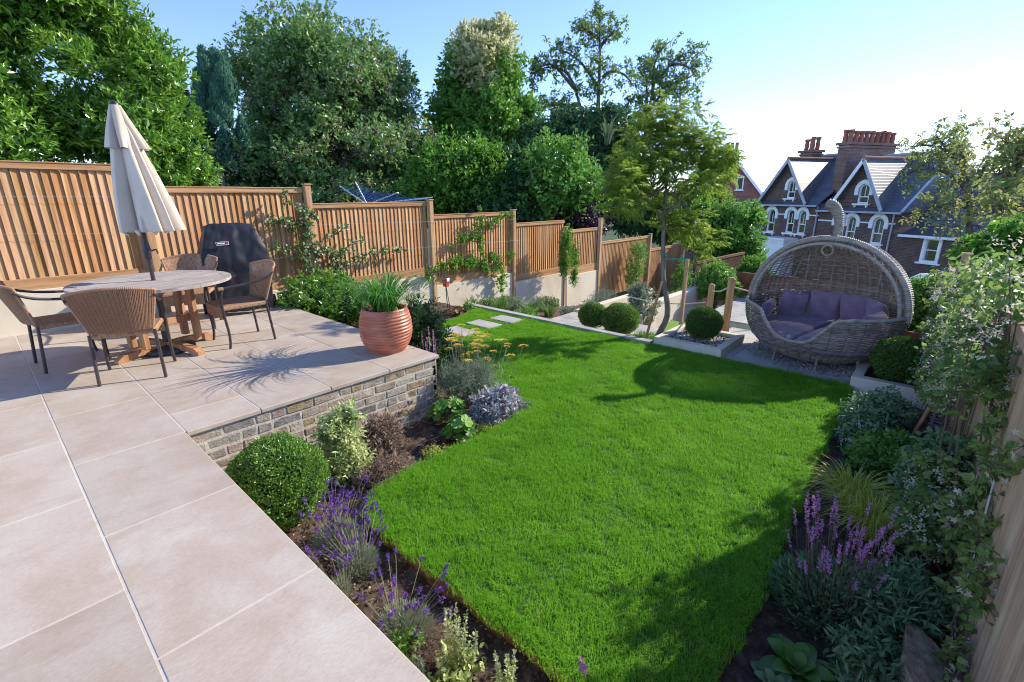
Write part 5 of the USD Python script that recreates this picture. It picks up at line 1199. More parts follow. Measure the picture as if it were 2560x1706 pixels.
shrub('dense dark hedge mass at the feet of the thin trees', [(1300, 330, 62, 50), (1250, 330, 40, 50), (1380, 330, 60, 60), (1330, 440, 75, 55), (1400, 420, 60, 60), (1290, 470, 70, 40), (1440, 350, 50, 70)], 20, 'dark', .18, .06, 2000, 12, 74, lump=.6, spread=.45)
shrub('dark plum leaved shrub behind the fence beside the bare post', [(1320, 500, 40, 22), (1290, 505, 30, 24), (1350, 510, 28, 22), (1320, 530, 50, 26)], 16.5, 'plum', .12, .04, 420, 12, 75, lump=.6)
shrub('dark trees filling the gap behind the clothes airer', [(990, 440, 60, 40), (1060, 470, 90, 35), (930, 460, 80, 30)], 17.5, 'dark', .17, .055, 700, 11, 76)
shrub('dense mixed bush between the feathery tree and the villa', [(1690, 520, 45, 42), (1715, 570, 42, 50), (1655, 545, 50, 50), (1690, 610, 48, 40), (1625, 520, 40, 40), (1720, 500, 22, 18)], 20, 'maple', .15, .046, 1500, 11, 77)
shrub('dark bushes filling the gap behind the cypress and the laurel', [(440, 350, 60, 70), (520, 400, 60, 50), (580, 420, 50, 40), (460, 290, 40, 50)], 17.5, 'dark', .17, .055, 900, 11, 70, lump=.5)
shrub('yellowish conifer bush behind the feathery tree', [(1600, 470, 50, 45), (1640, 480, 40, 40), (1570, 490, 40, 40)], 23, 'fern', .18, .032, 700, 12, 78)
shrub('dark evergreen bush over the fence left of the feathery tree', [(1430, 500, 55, 38), (1480, 490, 50, 45), (1400, 470, 45, 40), (1540, 510, 55, 45)], 21, 'dark', .19, .045, 1100, 11, 79)
# feathery tree of the garden
TB = np.array([6.66, 3.04, -.74]); dT = float((TB-CO) @ CF)
ft = thing('feathery_tree', 'slim feathery acacia-like tree with yellow-green ferny foliage at the lawn kerb', 'tree', TB)
tr = [TB]+[AT(x*K, y*K, dT+dd) for x, y, dd in [(1523, 752, 0), (1531, 735, 0), (1527, 660, .05), (1524, 560, .1), (1527, 480, .12), (1532, 410, .15), (1535, 330, .15)]]
MB().tube(spline(tr, 30)-TB, np.linspace(.050, .015, 30), 10).build('trunk', BARKL, ft, smooth=True)
r_ = np.random.default_rng(81)
bf = pxblobs([(1540, 300, 95, 42), (1600, 320, 70, 45), (1485, 325, 70, 45), (1450, 385, 65, 45, -.3), (1635, 375, 48, 40), (1535, 370, 100, 42, .4), (1425, 430, 48, 36, -.4), (1560, 430, 62, 36, -.2), (1490, 440, 55, 32, .3), (1610, 420, 50, 34, .2), (1590, 500, 32, 28, .1), (1620, 560, 26, 30, -.1), (1390, 440, 40, 34), (1545, 265, 60, 22), (1380, 480, 30, 30, -.2), (1660, 340, 30, 30), (1650, 420, 36, 30), (1440, 480, 40, 26), (1570, 520, 40, 24, .2)], dT)
bf = [tuple(np.array(q[:3])-TB)+tuple(q[3:]) for q in bf]
lb = MB(); tp = spline(tr, 30)-TB
for q in bf:
    c = np.array(q[:3]); s = tp[r_.integers(17, 29)]; m = (s+c)/2+[0, 0, -.06]
    lb.tube(spline([s, m, c], 8), np.linspace(.016, .006, 8), 6)
    for _ in range(5):
        e = c+rdir(r_, 1)[0]*np.array(q[3:6])*.9; lb.tube(spline([m*.4+c*.6, (c+e)/2, e], 6), np.linspace(.007, .0025, 6), 4)
lb.build('limbs', BARKL, ft, smooth=True)
bf = clumpy(bf, 46, .30, .50, 305, .6)
mb = MB(); NF = 2300
P_, D_ = blob_points(r_, bf, NF, .25, lump=.4, seed=8, power=.7)
hd = unit(D_*[1, 1, .7]+rdir(r_, NF)*[.8, .8, .75]+[0, 0, .15]); Lf = r_.uniform(.12, .22, NF); npair = 11
s = np.linspace(.08, 1, npair); Pm = P_[:, None]+hd[:, None]*(s[None, :, None]*Lf[:, None, None])+np.array([0, 0, -1.])*(s**2)[None, :, None]*(Lf*.32)[:, None, None]
side = unit(np.cross(hd, [0, 0, 1.])); ft_t = r_.random(NF)
for sg in (-1, 1):
    d = unit(side[:, None]*sg+hd[:, None]*.55+np.array([0, 0, -.35])); n_ = np.broadcast_to(np.array([0, 0, 1.]), Pm.shape)
    m = NF*npair; ll = (Lf[:, None]*.46*np.sin(np.pi*(.18+.78*s))[None]).ravel()
    leaves(mb, Pm.reshape(-1, 3), np.broadcast_to(d, Pm.shape).reshape(-1, 3)+r_.normal(size=(m, 3))*.12, n_.reshape(-1, 3)+r_.normal(size=(m, 3))*.3, ll, ll*.10+.0015, r_, .1, .2, np.clip(np.repeat(ft_t, npair)*.6+r_.random(m)*.4, 0, 1))
mb.build('crown', LM['fern'], ft, kind='stuff', tint=True)
GREENS = mat('green_strap', [(.0, .16, .10), (.0, .24, .15)], rough=.6)
a, b_ = AT(1526*K, 583*K, dT), np.array([7.36, 2.98, HZ(1729, 662, 7.36, 2.98)])
tt = thing('tree_tie', 'green strap tying the feathery tree to the slim stake', 'strap'); MB().box((a+b_)/2, (np.linalg.norm(b_-a), .004, .022), rz=math.atan2(b_[1]-a[1], b_[0]-a[0])).tube([a+[.05*math.cos(q), .05*math.sin(q), 0] for q in np.linspace(0, 6.28, 12)], .008, 5, False).build('strap', GREENS, tt)
# trees on the right, in front of the villa
boughs('hazel_tree', 'loose sunlit tree in front of the right hand end of the villa', 19, [(2225, 560), (2228, 470), (2215, 410), (2190, 350)],
       [[(2225, 450), (2180, 400), (2120, 390), (2085, 400)], [(2220, 420), (2180, 350), (2140, 335), (2080, 345)], [(2215, 400), (2210, 340), (2190, 300)], [(2228, 480), (2170, 470), (2120, 490)], [(2225, 450), (2260, 390), (2275, 350)], [(2228, 500), (2270, 470), (2300, 440)], [(2205, 380), (2165, 330), (2150, 310)]],
       [(2180, 345, 40), (2140, 345, 26), (2100, 350, 16), (2120, 395, 30), (2160, 390, 36), (2090, 430, 18), (2200, 410, 40), (2195, 300, 20), (2160, 440, 36), (2130, 490, 32), (2100, 500, 18), (2220, 460, 38), (2260, 385, 34), (2270, 440, 38), (2250, 520, 44), (2200, 520, 40), (2160, 520, 24), (2290, 500, 36)], 91, 'bronze', 22, 11)
boughs('hazel_tree', 'sunlit branches entering at the right edge above the fence', 13, [(2370, 560), (2350, 450), (2340, 380)],
       [[(2345, 440), (2320, 410), (2290, 400)], [(2342, 400), (2325, 350), (2310, 330)], [(2350, 470), (2310, 470), (2280, 490)], [(2340, 380), (2350, 330), (2352, 310)]],
       [(2340, 345, 22), (2320, 375, 26), (2345, 400, 30), (2310, 430, 24), (2335, 455, 34), (2300, 480, 30), (2345, 500, 36), (2350, 320, 16), (2310, 520, 34)], 92, 'bronze', 34, 11)
# ================================================================ plants of the garden
LM.update({
 'box': leafmat('box_leaf', [(.04, .10, .014), (.075, .165, .02), (.12, .225, .03), (.19, .30, .05)], rough=.35, trans=.25, spec=.45, nscale=7),
 'boxdark': leafmat('box_leaf_dark', [(.03, .075, .01), (.06, .125, .016), (.10, .17, .026)], rough=.4, trans=.2, spec=.4, nscale=5),
 'choisya': leafmat('choisya_leaf', [(.035, .085, .010), (.065, .15, .016), (.11, .22, .025), (.20, .30, .04)], rough=.3, trans=.28, spec=.5, nscale=2.5),
 'nandina': leafmat('dark_narrow_leaf', [(.018, .045, .010), (.035, .080, .016), (.06, .12, .024), (.12, .10, .03)], rough=.35, trans=.25, spec=.45, nscale=2.5),
 'jasmine': leafmat('jasmine_leaf', [(.035, .075, .018), (.06, .125, .028), (.10, .18, .04), (.18, .22, .06)], rough=.3, trans=.3, spec=.5, nscale=2),
 'jasdark': leafmat('climber_leaf', [(.05, .095, .028), (.095, .165, .042), (.165, .235, .06), (.27, .31, .085)], rough=.35, trans=.42, spec=.45, nscale=2),
 'wflower': leafmat('white_flower', [(.55, .52, .42), (.70, .68, .60), (.78, .77, .72)], rough=.7, trans=.3, spec=.2),
 'cflower': leafmat('cream_flower', [(.48, .40, .26), (.62, .56, .42), (.72, .68, .58)], rough=.7, trans=.3, spec=.2),
 'silver': leafmat('silver_grey_leaf', [(.12, .15, .10), (.19, .225, .15), (.27, .30, .21)], rough=.8, trans=.2, spec=.15),
 'sage': leafmat('purple_sage_leaf', [(.11, .095, .11), (.23, .22, .23), (.34, .33, .34), (.41, .41, .41)], rough=.8, trans=.15, spec=.15, nscale=3),
 'vari': leafmat('pale_variegated_leaf', [(.10, .17, .04), (.22, .29, .09), (.38, .41, .18), (.52, .52, .30)], rough=.5, trans=.3, nscale=4),
 'alch': leafmat('ladys_mantle_leaf', [(.05, .12, .015), (.085, .19, .025), (.13, .25, .04), (.22, .34, .08)], rough=.5, trans=.35, nscale=3),
 'dead': leafmat('dead_frond', [(.11, .075, .052), (.21, .155, .115), (.33, .26, .20)], rough=.9, trans=.2, spec=.1),
 'lav': leafmat('lavender_flower', [(.075, .035, .16), (.13, .065, .25), (.20, .12, .33)], rough=.8, trans=.2, spec=.1),
 'salvia': leafmat('salvia_flower', [(.34, .11, .27), (.50, .21, .42), (.62, .33, .52), (.66, .45, .58)], rough=.8, trans=.25, spec=.1),
 'yarrow': leafmat('yarrow_flower', [(.62, .34, .05), (.72, .50, .09), (.76, .58, .18)], rough=.8, trans=.2, spec=.1),
 'lime': leafmat('lime_flower', [(.26, .30, .05), (.40, .40, .08), (.50, .46, .12)], rough=.7, trans=.3, spec=.1),
 'sedge': leafmat('golden_sedge_blade', [(.18, .22, .02), (.30, .34, .035), (.42, .42, .06), (.48, .40, .12)], rough=.5, trans=.35, nscale=4),
 'strap': leafmat('strap_leaf', [(.030, .10, .012), (.055, .17, .018), (.09, .24, .03)], rough=.35, trans=.3, spec=.45, nscale=4),
 'dayl': leafmat('daylily_blade', [(.05, .11, .018), (.085, .16, .028), (.15, .21, .05)], rough=.45, trans=.35, nscale=3),
 'blue': leafmat('blue_green_leaf', [(.06, .12, .055), (.115, .20, .085), (.19, .27, .125)], rough=.5, trans=.25, nscale=3),
 'prim': leafmat('primula_leaf', [(.035, .10, .018), (.065, .16, .026), (.10, .21, .035)], rough=.4, trans=.35, spec=.4, nscale=5),
 'straw': leafmat('straw_grass', [(.20, .18, .09), (.33, .30, .17), (.44, .40, .25)], rough=.8, trans=.3),
 'red': leafmat('heuchera_leaf', [(.10, .035, .025), (.18, .07, .045), (.20, .14, .05)], rough=.5, trans=.3),
 'palm': leafmat('palm_blade', [(.05, .09, .04), (.10, .15, .07), (.18, .22, .12)], rough=.5, trans=.2),
})
STEM = mat('green_stem', [(.06, .10, .03), (.11, .15, .05)], rough=.7)
STEMG = mat('grey_stem', [(.20, .21, .13), (.30, .31, .20)], rough=.8)
TWIG = mat('brown_twig', [(.07, .045, .028), (.14, .095, .06)], rough=.9)
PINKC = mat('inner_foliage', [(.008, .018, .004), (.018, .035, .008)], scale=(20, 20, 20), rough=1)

def ball(label, c, r, leaf='box', n=14000, L=.017, zs=1.0, seed=1, lump=.07, flat_to=None):
    ROUND[0] = False
    r_ = np.random.default_rng(seed); g0 = c[2]-r*zs*.95
    t = thing('box_ball', label, 'clipped shrub', (c[0], c[1], g0), 0)
    m = MB(); o = np.array([0, 0, r*zs*.95])
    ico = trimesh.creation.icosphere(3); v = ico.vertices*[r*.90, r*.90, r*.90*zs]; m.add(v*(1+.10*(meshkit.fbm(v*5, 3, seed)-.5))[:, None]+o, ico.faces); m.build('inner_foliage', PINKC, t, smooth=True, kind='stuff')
    m = MB(); d = rdir(r_, n); d = d[d[:, 2] > -.85]; n = len(d)
    p = d*[r, r, r*zs]*(.90+.12*r_.random(n)**.7)[:, None]*(1+lump*2*(meshkit.fbm(d*2.6+seed, 3, seed)-.5)+.06*(meshkit.noise(d*9, seed)-.5))[:, None]+o
    leaves(m, p, unit(d*.8+rdir(r_, n)*.8+[0, 0, .25]), unit(d+rdir(r_, n)*.6), L*(.6+.7*r_.random(n)), L*.33, r_, .3, .1)
    for _ in range(46):
        e = rdir(r_, 1)[0]*[1, 1, 1]; e[2] = abs(e[2])*.9-.1; q = e*[r, r, r*zs]*.97+o; k = 9; u = np.linspace(0, 1, k)[:, None]; tw = unit(e+r_.normal(size=3)*.35+[0, 0, .3])*r*r_.uniform(.06, .15)
        leaves(m, q+tw*u, unit(rdir(r_, k)+tw/r*4), rdir(r_, k), L*.85, L*.3, r_, .3, .1, .6+.4*r_.random(k))
    m.build('foliage', LM[leaf], t, kind='stuff', tint=True); m = MB(); m.tube([(0, 0, -.12), (0, 0, r*zs*.5)], .02, 6); m.build('stem', TWIG, t)
    return t
ROUND[0] = True
def leafy(name, label, cat, base, blobs, leaf, L, W, ncl, per, seed, spread=.08, up=.4, lump=.3, fill=.3, flowers=None, inner=.5, droop=.15, group=None, stems=10):
    """low leafy plant: blobs are local ellipsoids; flowers = (leaf material, clusters, petals, size, radius)"""
    ROUND[0] = W > .006 and base[0] < 6.5
    r_ = np.random.default_rng(seed); t = thing(name, label, cat, base, 0, group)
    m = MB(); P, D = crown(m, r_, blobs, ncl, per, L, W, spread, inner, lump, up, droop=droop, seed=seed)
    if fill:
        C = np.array([b[:3] for b in blobs]); R = np.array([b[3:6] for b in blobs]); nf = int(ncl*per*fill); i = r_.integers(0, len(C), nf)
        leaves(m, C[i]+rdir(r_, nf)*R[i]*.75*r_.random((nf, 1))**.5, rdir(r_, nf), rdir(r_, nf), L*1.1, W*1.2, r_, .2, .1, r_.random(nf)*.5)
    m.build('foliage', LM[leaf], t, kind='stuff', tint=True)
    if stems:
        m = MB()
        for k in range(stems):
            e = P[r_.integers(len(P))]; s = np.array([r_.normal()*.02, r_.normal()*.02, 0]); m.tube(spline([s, s*.4+e*.6+[0, 0, .02], e], 6), np.linspace(.006, .002, 6), 4)
        m.build('stems', TWIG, t)
    if flowers:
        fl, nc, pet, size, rad = flowers; m = MB(); Pf, Df = blob_points(r_, blobs, nc, .92, lump=lump, seed=seed+1); k = np.repeat(np.arange(nc), pet); n = len(k)
        leaves(m, Pf[k]+rdir(r_, n)*rad*r_.random((n, 1)), unit(rdir(r_, n)+Df[k]*.4), unit(Df[k]+rdir(r_, n)*.5), size*(.7+.6*r_.random(n)), size*.3, r_, .15, .1)
        m.build('flowers', LM[fl], t, kind='stuff', tint=True)
    return t
def tufty(name, label, cat, base, leaf, n, h, reach, width, seed, r=.06, droop=.9, seg=5, extra=None, lean=None):
    r_ = np.random.default_rng(seed); t = thing(name, label, cat, base); m = MB()
    a = r_.uniform(0, 6.283, n); q = r*np.sqrt(r_.random(n)); b = np.stack([q*np.cos(a), q*np.sin(a), np.full(n, -.02)], 1)
    hd = a+r_.normal(0, .5, n) if lean is None else lean+r_.normal(0, .9, n)
    hh = h*r_.uniform(.55, 1.1, n); blades(m, r_, b, hd, hh, reach*r_.uniform(.15, 1.1, n)*(hh/h), width*r_.uniform(.7, 1.2, n), seg, droop)
    m.build('blades', LM[leaf], t, kind='stuff', tint=True)
    if extra: extra(t, r_)
    return t
def spikes(name, label, cat, base, n, h, spread, leafmat_, fl, head, seed, foliage=None, lean=(0, 0), fsize=.010, per=26, stem=STEMG, sr=.0016, headr=.011, hvar=.25, group=None, base_r=.05):
    """upright stems with flower spikes over a cushion of narrow leaves"""
    ROUND[0] = False
    r_ = np.random.default_rng(seed); t = thing(name, label, cat, base, 0, group); sm = MB(); fm = MB()
    P, D, T = [], [], []
    for i in range(n):
        a = r_.uniform(0, 6.283); q = math.sqrt(r_.random()); s = np.array([math.cos(a)*q*base_r, math.sin(a)*q*base_r, 0.])
        hh = h*r_.uniform(1-hvar, 1+hvar); e = np.array([math.cos(a)*q*spread+lean[0]*hh, math.sin(a)*q*spread+lean[1]*hh, hh])
        c = spline([s, s*.5+e*.5+[0, 0, hh*.07], e], 7); sm.tube(c, np.linspace(sr*1.3, sr*.8, 7), 4, False)
        hd = unit(c[-1]-c[-2]); L_ = head*r_.uniform(.6, 1.25); m = int(per*r_.uniform(.7, 1.2)); u = r_.random(m)
        P.append(e-hd*L_*.2+hd*L_*u[:, None]+rdir(r_, m)*headr*.3); d = rdir(r_, m); d = unit(d-hd*(d @ hd)[:, None]*.6+hd*.35); D.append(d); T.append(np.clip(r_.random(m)*.7+.3*r_.random(), 0, 1)*(1-.25*u))
    P, D, T = np.vstack(P), np.vstack(D), np.concatenate(T)
    leaves(fm, P, D, rdir(r_, len(P)), fsize*(.7+.6*r_.random(len(P))), fsize*.36, r_, .2, .1, T)
    sm.build('stems', stem, t); fm.build('flower_spikes', LM[fl], t, kind='stuff', tint=True)
    if foliage:
        leaf, nf, R, H, L, W = foliage; m = MB(); a = r_.uniform(0, 6.283, nf); q = np.sqrt(r_.random(nf)); p = np.stack([q*np.cos(a)*R+lean[0]*H*.5, q*np.sin(a)*R+lean[1]*H*.5, H*r_.random(nf)*(1-.6*q**2)], 1)
        leaves(m, p, unit(np.stack([np.cos(a)*q, np.sin(a)*q, np.full(nf, .9)], 1)+rdir(r_, nf)*.55), rdir(r_, nf), L*(.6+.7*r_.random(nf)), W, r_, .2, .1); m.build('foliage', LM[leaf], t, kind='stuff', tint=True)
    return t
BED = -.63
def B(px, py, z=BED): return G(px*K, py*K, z)
# ---- left bed, under the patio edge
c = B(632, 1222); cb = np.array([1.03, 3.22, 0]) if False else np.array([c[0]+.10, c[1]+.10, -.36])
ball('large clipped box ball beside the patio edge and the brick wall', (1.06, 3.15, -.345), .32, 'box', 24000, .018, .93, 3, .17)
leafy('variegated_shrub', 'pale variegated shrub with upright shoots in front of the brick wall', 'shrub', (1.62, 3.28, BED), [(0, 0, .14, .22, .20, .13), (.02, 0, .30, .17, .15, .14), (-.03, .02, .45, .10, .10, .13), (.10, 0, .50, .05, .05, .12), (-.12, 0, .42, .06, .06, .10)], 'vari', .042, .010, 340, 8, 11, .07, .7)
leafy('dead_fern', 'dry brown collapsed plant against the brick wall', 'dead plant', (2.05, 3.42, BED), [(0, 0, .12, .22, .14, .12), (.02, .05, .21, .13, .08, .08)], 'dead', .055, .006, 260, 9, 12, .09, -.1, stems=26)
leafy('dead_fern', 'dry brown flattened leaves between the variegated shrub and the lawn edge', 'dead plant', (1.78, 3.02, BED), [(0, 0, .06, .24, .16, .06)], 'dead', .05, .006, 150, 8, 13, .08, .0, stems=14)
def lobed(name, label, base, n, R, H, s, seed, leaf='alch', flowers=0):
    """rounded scalloped leaves on stalks, like lady's mantle"""
    r_ = np.random.default_rng(seed); t = thing(name, label, 'plant', base); m = MB(); st = MB(); fm = MB()
    for i in range(n):
        a = r_.uniform(0, 6.283); q = math.sqrt(r_.random()); c = np.array([math.cos(a)*q*R, math.sin(a)*q*R, H*(1-.55*q*q)*r_.uniform(.6, 1.1)])
        nn = unit(np.array([math.cos(a)*q*.8, math.sin(a)*q*.8, 1.])+r_.normal(size=3)*.25); F = frame(nn); sz = s*r_.uniform(.6, 1.2)
        ang = np.linspace(0, 2*math.pi, 19)[:-1]; rad = sz*(1+.10*np.cos(ang*7))*(1-.6*np.exp(-((ang-math.pi)/.25)**2))
        rim = np.stack([rad*np.cos(ang), rad*np.sin(ang), sz*(.20+.10*np.cos(ang*7))], 1); v = np.vstack([[0, 0, 0], rim]) @ F.T+c
        m.add(v, [[0, 1+k, 1+(k+1) % 18] for k in range(18)], r_.random())
        st.tube(spline([[0, 0, 0], c*.5+[0, 0, .02], c], 5), .0025, 4, False)
    m.build('leaves', LM[leaf], t, tint=True, kind='stuff'); st.build('stalks', STEM, t)
    if flowers:
        P = np.stack([r_.normal(0, R*.5, flowers), r_.normal(0, R*.5, flowers), H*r_.uniform(.8, 1.25, flowers)], 1); k = np.repeat(np.arange(flowers), 9); nn = len(k)
        leaves(fm, P[k]+rdir(r_, nn)*.022, rdir(r_, nn), rdir(r_, nn), .009, .0035, r_); fm.build('flowers', LM['lime'], t, kind='stuff', tint=True)
lobed('ladys_mantle', 'fresh green scalloped leaves at the lawn edge below the brick corner', (2.62, 3.02, BED), 34, .17, .24, .055, 14, flowers=0)
lobed('ladys_mantle', 'darker green scalloped leaves close to the brick wall', (2.80, 3.38, BED), 36, .18, .30, .055, 15, flowers=14)
lobed('lime_flowered_plant', 'small clump with yellow-green flower froth at the lawn edge', (2.26, 2.93, BED), 14, .10, .10, .03, 16, flowers=60)
lobed('lime_flowered_plant', 'second small clump with yellow-green froth beside the purple sage', (2.86, 2.92, BED), 12, .08, .10, .03, 17, flowers=46)
leafy('purple_sage', 'silvery purple sage at the corner of the lawn edge', 'plant', (3.16, 3.08, BED), [(0, 0, .16, .24, .20, .16), (.18, .05, .14, .15, .14, .12), (-.12, -.05, .12, .14, .12, .10)], 'sage', .062, .0105, 250, 9, 18, .06, .8)
leafy('grey_bush', 'fine grey-green bush behind the purple sage', 'plant', (3.20, 3.52, BED), [(0, 0, .26, .26, .22, .22), (-.12, .1, .34, .16, .14, .16), (.2, 0, .24, .16, .16, .18)], 'silver', .034, .0028, 620, 11, 19, .07, .9)
leafy('low_green_plant', 'small pale green mound at the tip of the bed beside the lawn', 'plant', (3.46, 2.96, BED), [(0, 0, .06, .13, .10, .08)], 'silver', .022, .005, 90, 8, 20, .04, .6)
def yarrow():
    ROUND[0] = False
    r_ = np.random.default_rng(22); t = thing('yarrow', 'golden yellow flat-headed yarrow flowers on grey stalks past the brick corner', 'flowers', (3.34, 3.66, BED)); sm, fm, lm = MB(), MB(), MB()
    for i in range(44):
        x, y = r_.uniform(-.20, .48), r_.normal(0, .18); h = r_.uniform(.50, .74); e = np.array([x*1.1, y*1.1, h]); sm.tube(spline([[x*.5, y*.5, 0], e*[.8, .8, .55], e], 6), .0022, 4, False)
        R = r_.uniform(.028, .060); n = int(70*R/.03); a = r_.uniform(0, 6.283, n); q = R*np.sqrt(r_.random(n)); p = e+np.stack([q*np.cos(a), q*np.sin(a), .010*(1-(q/R)**2)+r_.normal(0, .002, n)], 1)
        leaves(fm, p, unit(np.stack([np.cos(a), np.sin(a), np.full(n, .4)], 1)), np.tile([0, 0, 1.], (n, 1)), .011, .005, r_, .1, .1, np.clip(r_.random(n)*.5+r_.random()*.5, 0, 1))
    n = 1500; p = np.stack([r_.uniform(-.28, .40, n), r_.normal(0, .14, n), .42*r_.random(n)], 1); leaves(lm, p, unit(rdir(r_, n)+[0, 0, .8]), rdir(r_, n), .055, .004, r_)
    sm.build('stalks', STEMG, t); fm.build('flower_heads', LM['yarrow'], t, kind='stuff', tint=True); lm.build('foliage', LM['silver'], t, kind='stuff', tint=True)
yarrow()
spikes('catmint', 'few violet flower spikes hidden behind the brick corner', 'flowers', (3.10, 4.02, BED), 12, .58, .10, None, 'salvia', .16, 23, ('silver', 300, .10, .3, .04, .006), per=60)
# lavenders along the lawn edge
def lavender(label, px, py, n, h, lean, seed, R=.13, nf=1500, z=BED, spread=.22):
    p = B(px, py, z)
    return spikes('lavender', label, 'lavender', p, n, h, spread, None, 'lav', .040, seed, ('silver', nf, R, h*.55, .036, .0022), lean, .0115, 44, STEMG, .0013, .011)
lavender('largest lavender, beside the box ball, its deep violet heads over the lawn edge', 775, 1258, 64, .28, (.16, .10), 31, .15, 2300)
lavender('grey-green lavender with pale stalks just below the largest one', 828, 1310, 46, .24, (.10, .30), 32, .11, 1700)
lavender('small sparse lavender at the patio edge', 786, 1368, 16, .22, (-.05, .25), 33, .05, 350, spread=.16)
lavender('lavender spreading across the bed in front of the lower lawn edging', 922, 1458, 40, .23, (.28, -.02), 34, .14, 1900, spread=.26)
def upright(label, px, py, h, n, seed, r=.05):
    ROUND[0] = True
    p = B(px, py); r_ = np.random.default_rng(seed); t = thing('grey_upright_plant', label, 'plant', p); sm, lm, fm = MB(), MB(), MB()
    for i in range(n):
        a = r_.uniform(0, 6.283); q = math.sqrt(r_.random()); e = np.array([math.cos(a)*q*r*1.8, math.sin(a)*q*r*1.8, h*r_.uniform(.55, 1.05)]); s = e*[.25, .25, 0]; c = spline([s, (s+e)/2+r_.normal(size=3)*.01, e], 12); sm.tube(c, np.linspace(.003, .0012, 12), 4, False)
        m = int(80*e[2]/h); u = r_.random(m)**.9; k = np.minimum((u*11).astype(int), 10); pp = c[k]+(c[k+1]-c[k])*(u*11-k)[:, None]; sz = .034*(1-.75*u)+.006
        leaves(lm, pp, unit(rdir(r_, m)*[1, 1, .5]+[0, 0, .6]), rdir(r_, m)+[0, 0, .6], sz, sz*.24, r_, .25, .1)
        m = 30; u = .72+.3*r_.random(m); u = np.minimum(u, .999); k = (u*11).astype(int); pp = c[k]
        leaves(fm, pp+rdir(r_, m)*.006, rdir(r_, m), rdir(r_, m), .007, .0026, r_)
    sm.build('stems', STEMG, t); lm.build('leaves', LM['vari'] if seed % 2 else LM['silver'], t, kind='stuff', tint=True); fm.build('flower_spikes', LM['sage'], t, kind='stuff', tint=True)
upright('tall grey-leaved upright plant beside the lower lawn edging', 1062, 1560, .40, 9, 41, .05)
upright('grey upright plant nearest the bottom edge of the picture', 1172, 1640, .34, 8, 43, .045)
upright('short grey sprig at the patio edge near the bottom', 955, 1560, .16, 3, 42, .02)
leafy('yellowing_plant', 'low yellowing green plant between the two grey upright plants', 'plant', B(1045, 1560), [(0, 0, .05, .13, .10, .06)], 'vari', .03, .010, 60, 7, 44, .05, .4, stems=6)
leafy('small_green_plant', 'small bright green tuft at the patio edge', 'plant', B(935, 1500), [(0, 0, .05, .07, .06, .05)], 'alch', .024, .007, 40, 8, 45, .04, .6, stems=4)
leafy('dry_tuft', 'dry brown fine tuft behind the tall grey plant', 'dead plant', B(990, 1500), [(0, 0, .04, .12, .10, .05)], 'dead', .022, .0016, 160, 9, 46, .04, .3, stems=0)
leafy('dry_tuft', 'dry leaf litter below the largest lavender at the patio edge', 'dead plant', B(722, 1290), [(0, 0, .02, .12, .16, .03)], 'dead', .03, .006, 60, 7, 47, .05, .1, stems=0)
# ---- bed between patio and lawn, behind the pot
leafy('choisya_bush', 'rounded bright green bush at the far corner of the patio', 'shrub', (3.62, 7.05, -.7), [(0, 0, .60, .52, .45, .36), (-.36, .05, .62, .46, .42, .40), (.40, -.35, .45, .34, .36, .36), (.1, .2, .78, .40, .35, .26), (.30, -.8, .40, .30, .40, .36)], 'choisya', .085, .015, 950, 10, 51, .12, .7)
leafy('nandina_bush', 'dark narrow-leaved bush right behind the terracotta pot', 'shrub', (3.55, 4.85, -.65), [(0, 0, .42, .38, .36, .42), (-.08, .40, .40, .34, .38, .40), (.05, -.05, .72, .28, .28, .24), (.05, -.35, .32, .32, .28, .32), (.25, .1, .35, .28, .3, .32)], 'nandina', .06, .009, 900, 9, 52, .09, .5, flowers=None)
lobed('heuchera', 'low reddish bronze leaves beside the stepping stones', (5.95, 6.75, BED), 34, .26, .16, .045, 53, 'red')
lobed('hardy_geranium', 'small bright green mound right of the reddish leaves', (6.12, 6.62, BED), 34, .16, .24, .035, 54, 'alch')
# agapanthus in the pot
def aga_extra(t, r_):
    m = MB()
    for a, h in ((-2.4, .52), (2.6, .47), (.6, .50), (1.4, .43)):
        e = np.array([math.cos(a)*.14, math.sin(a)*.14, h]); m.tube(spline([[0, 0, 0], e*[.4, .4, .6], e], 7), .0022, 5); m.tube([e, e+unit(e)*.02], [.005, .002], 6)
    m.build('flower_stalks', STEM, t)
tufty('agapanthus', 'tall green strap-leaved plant growing in the terracotta pot', 'potted plant', (*POT, .405), 'strap', 300, .47, .80, .018, 55, .11, .85, 7, aga_extra)
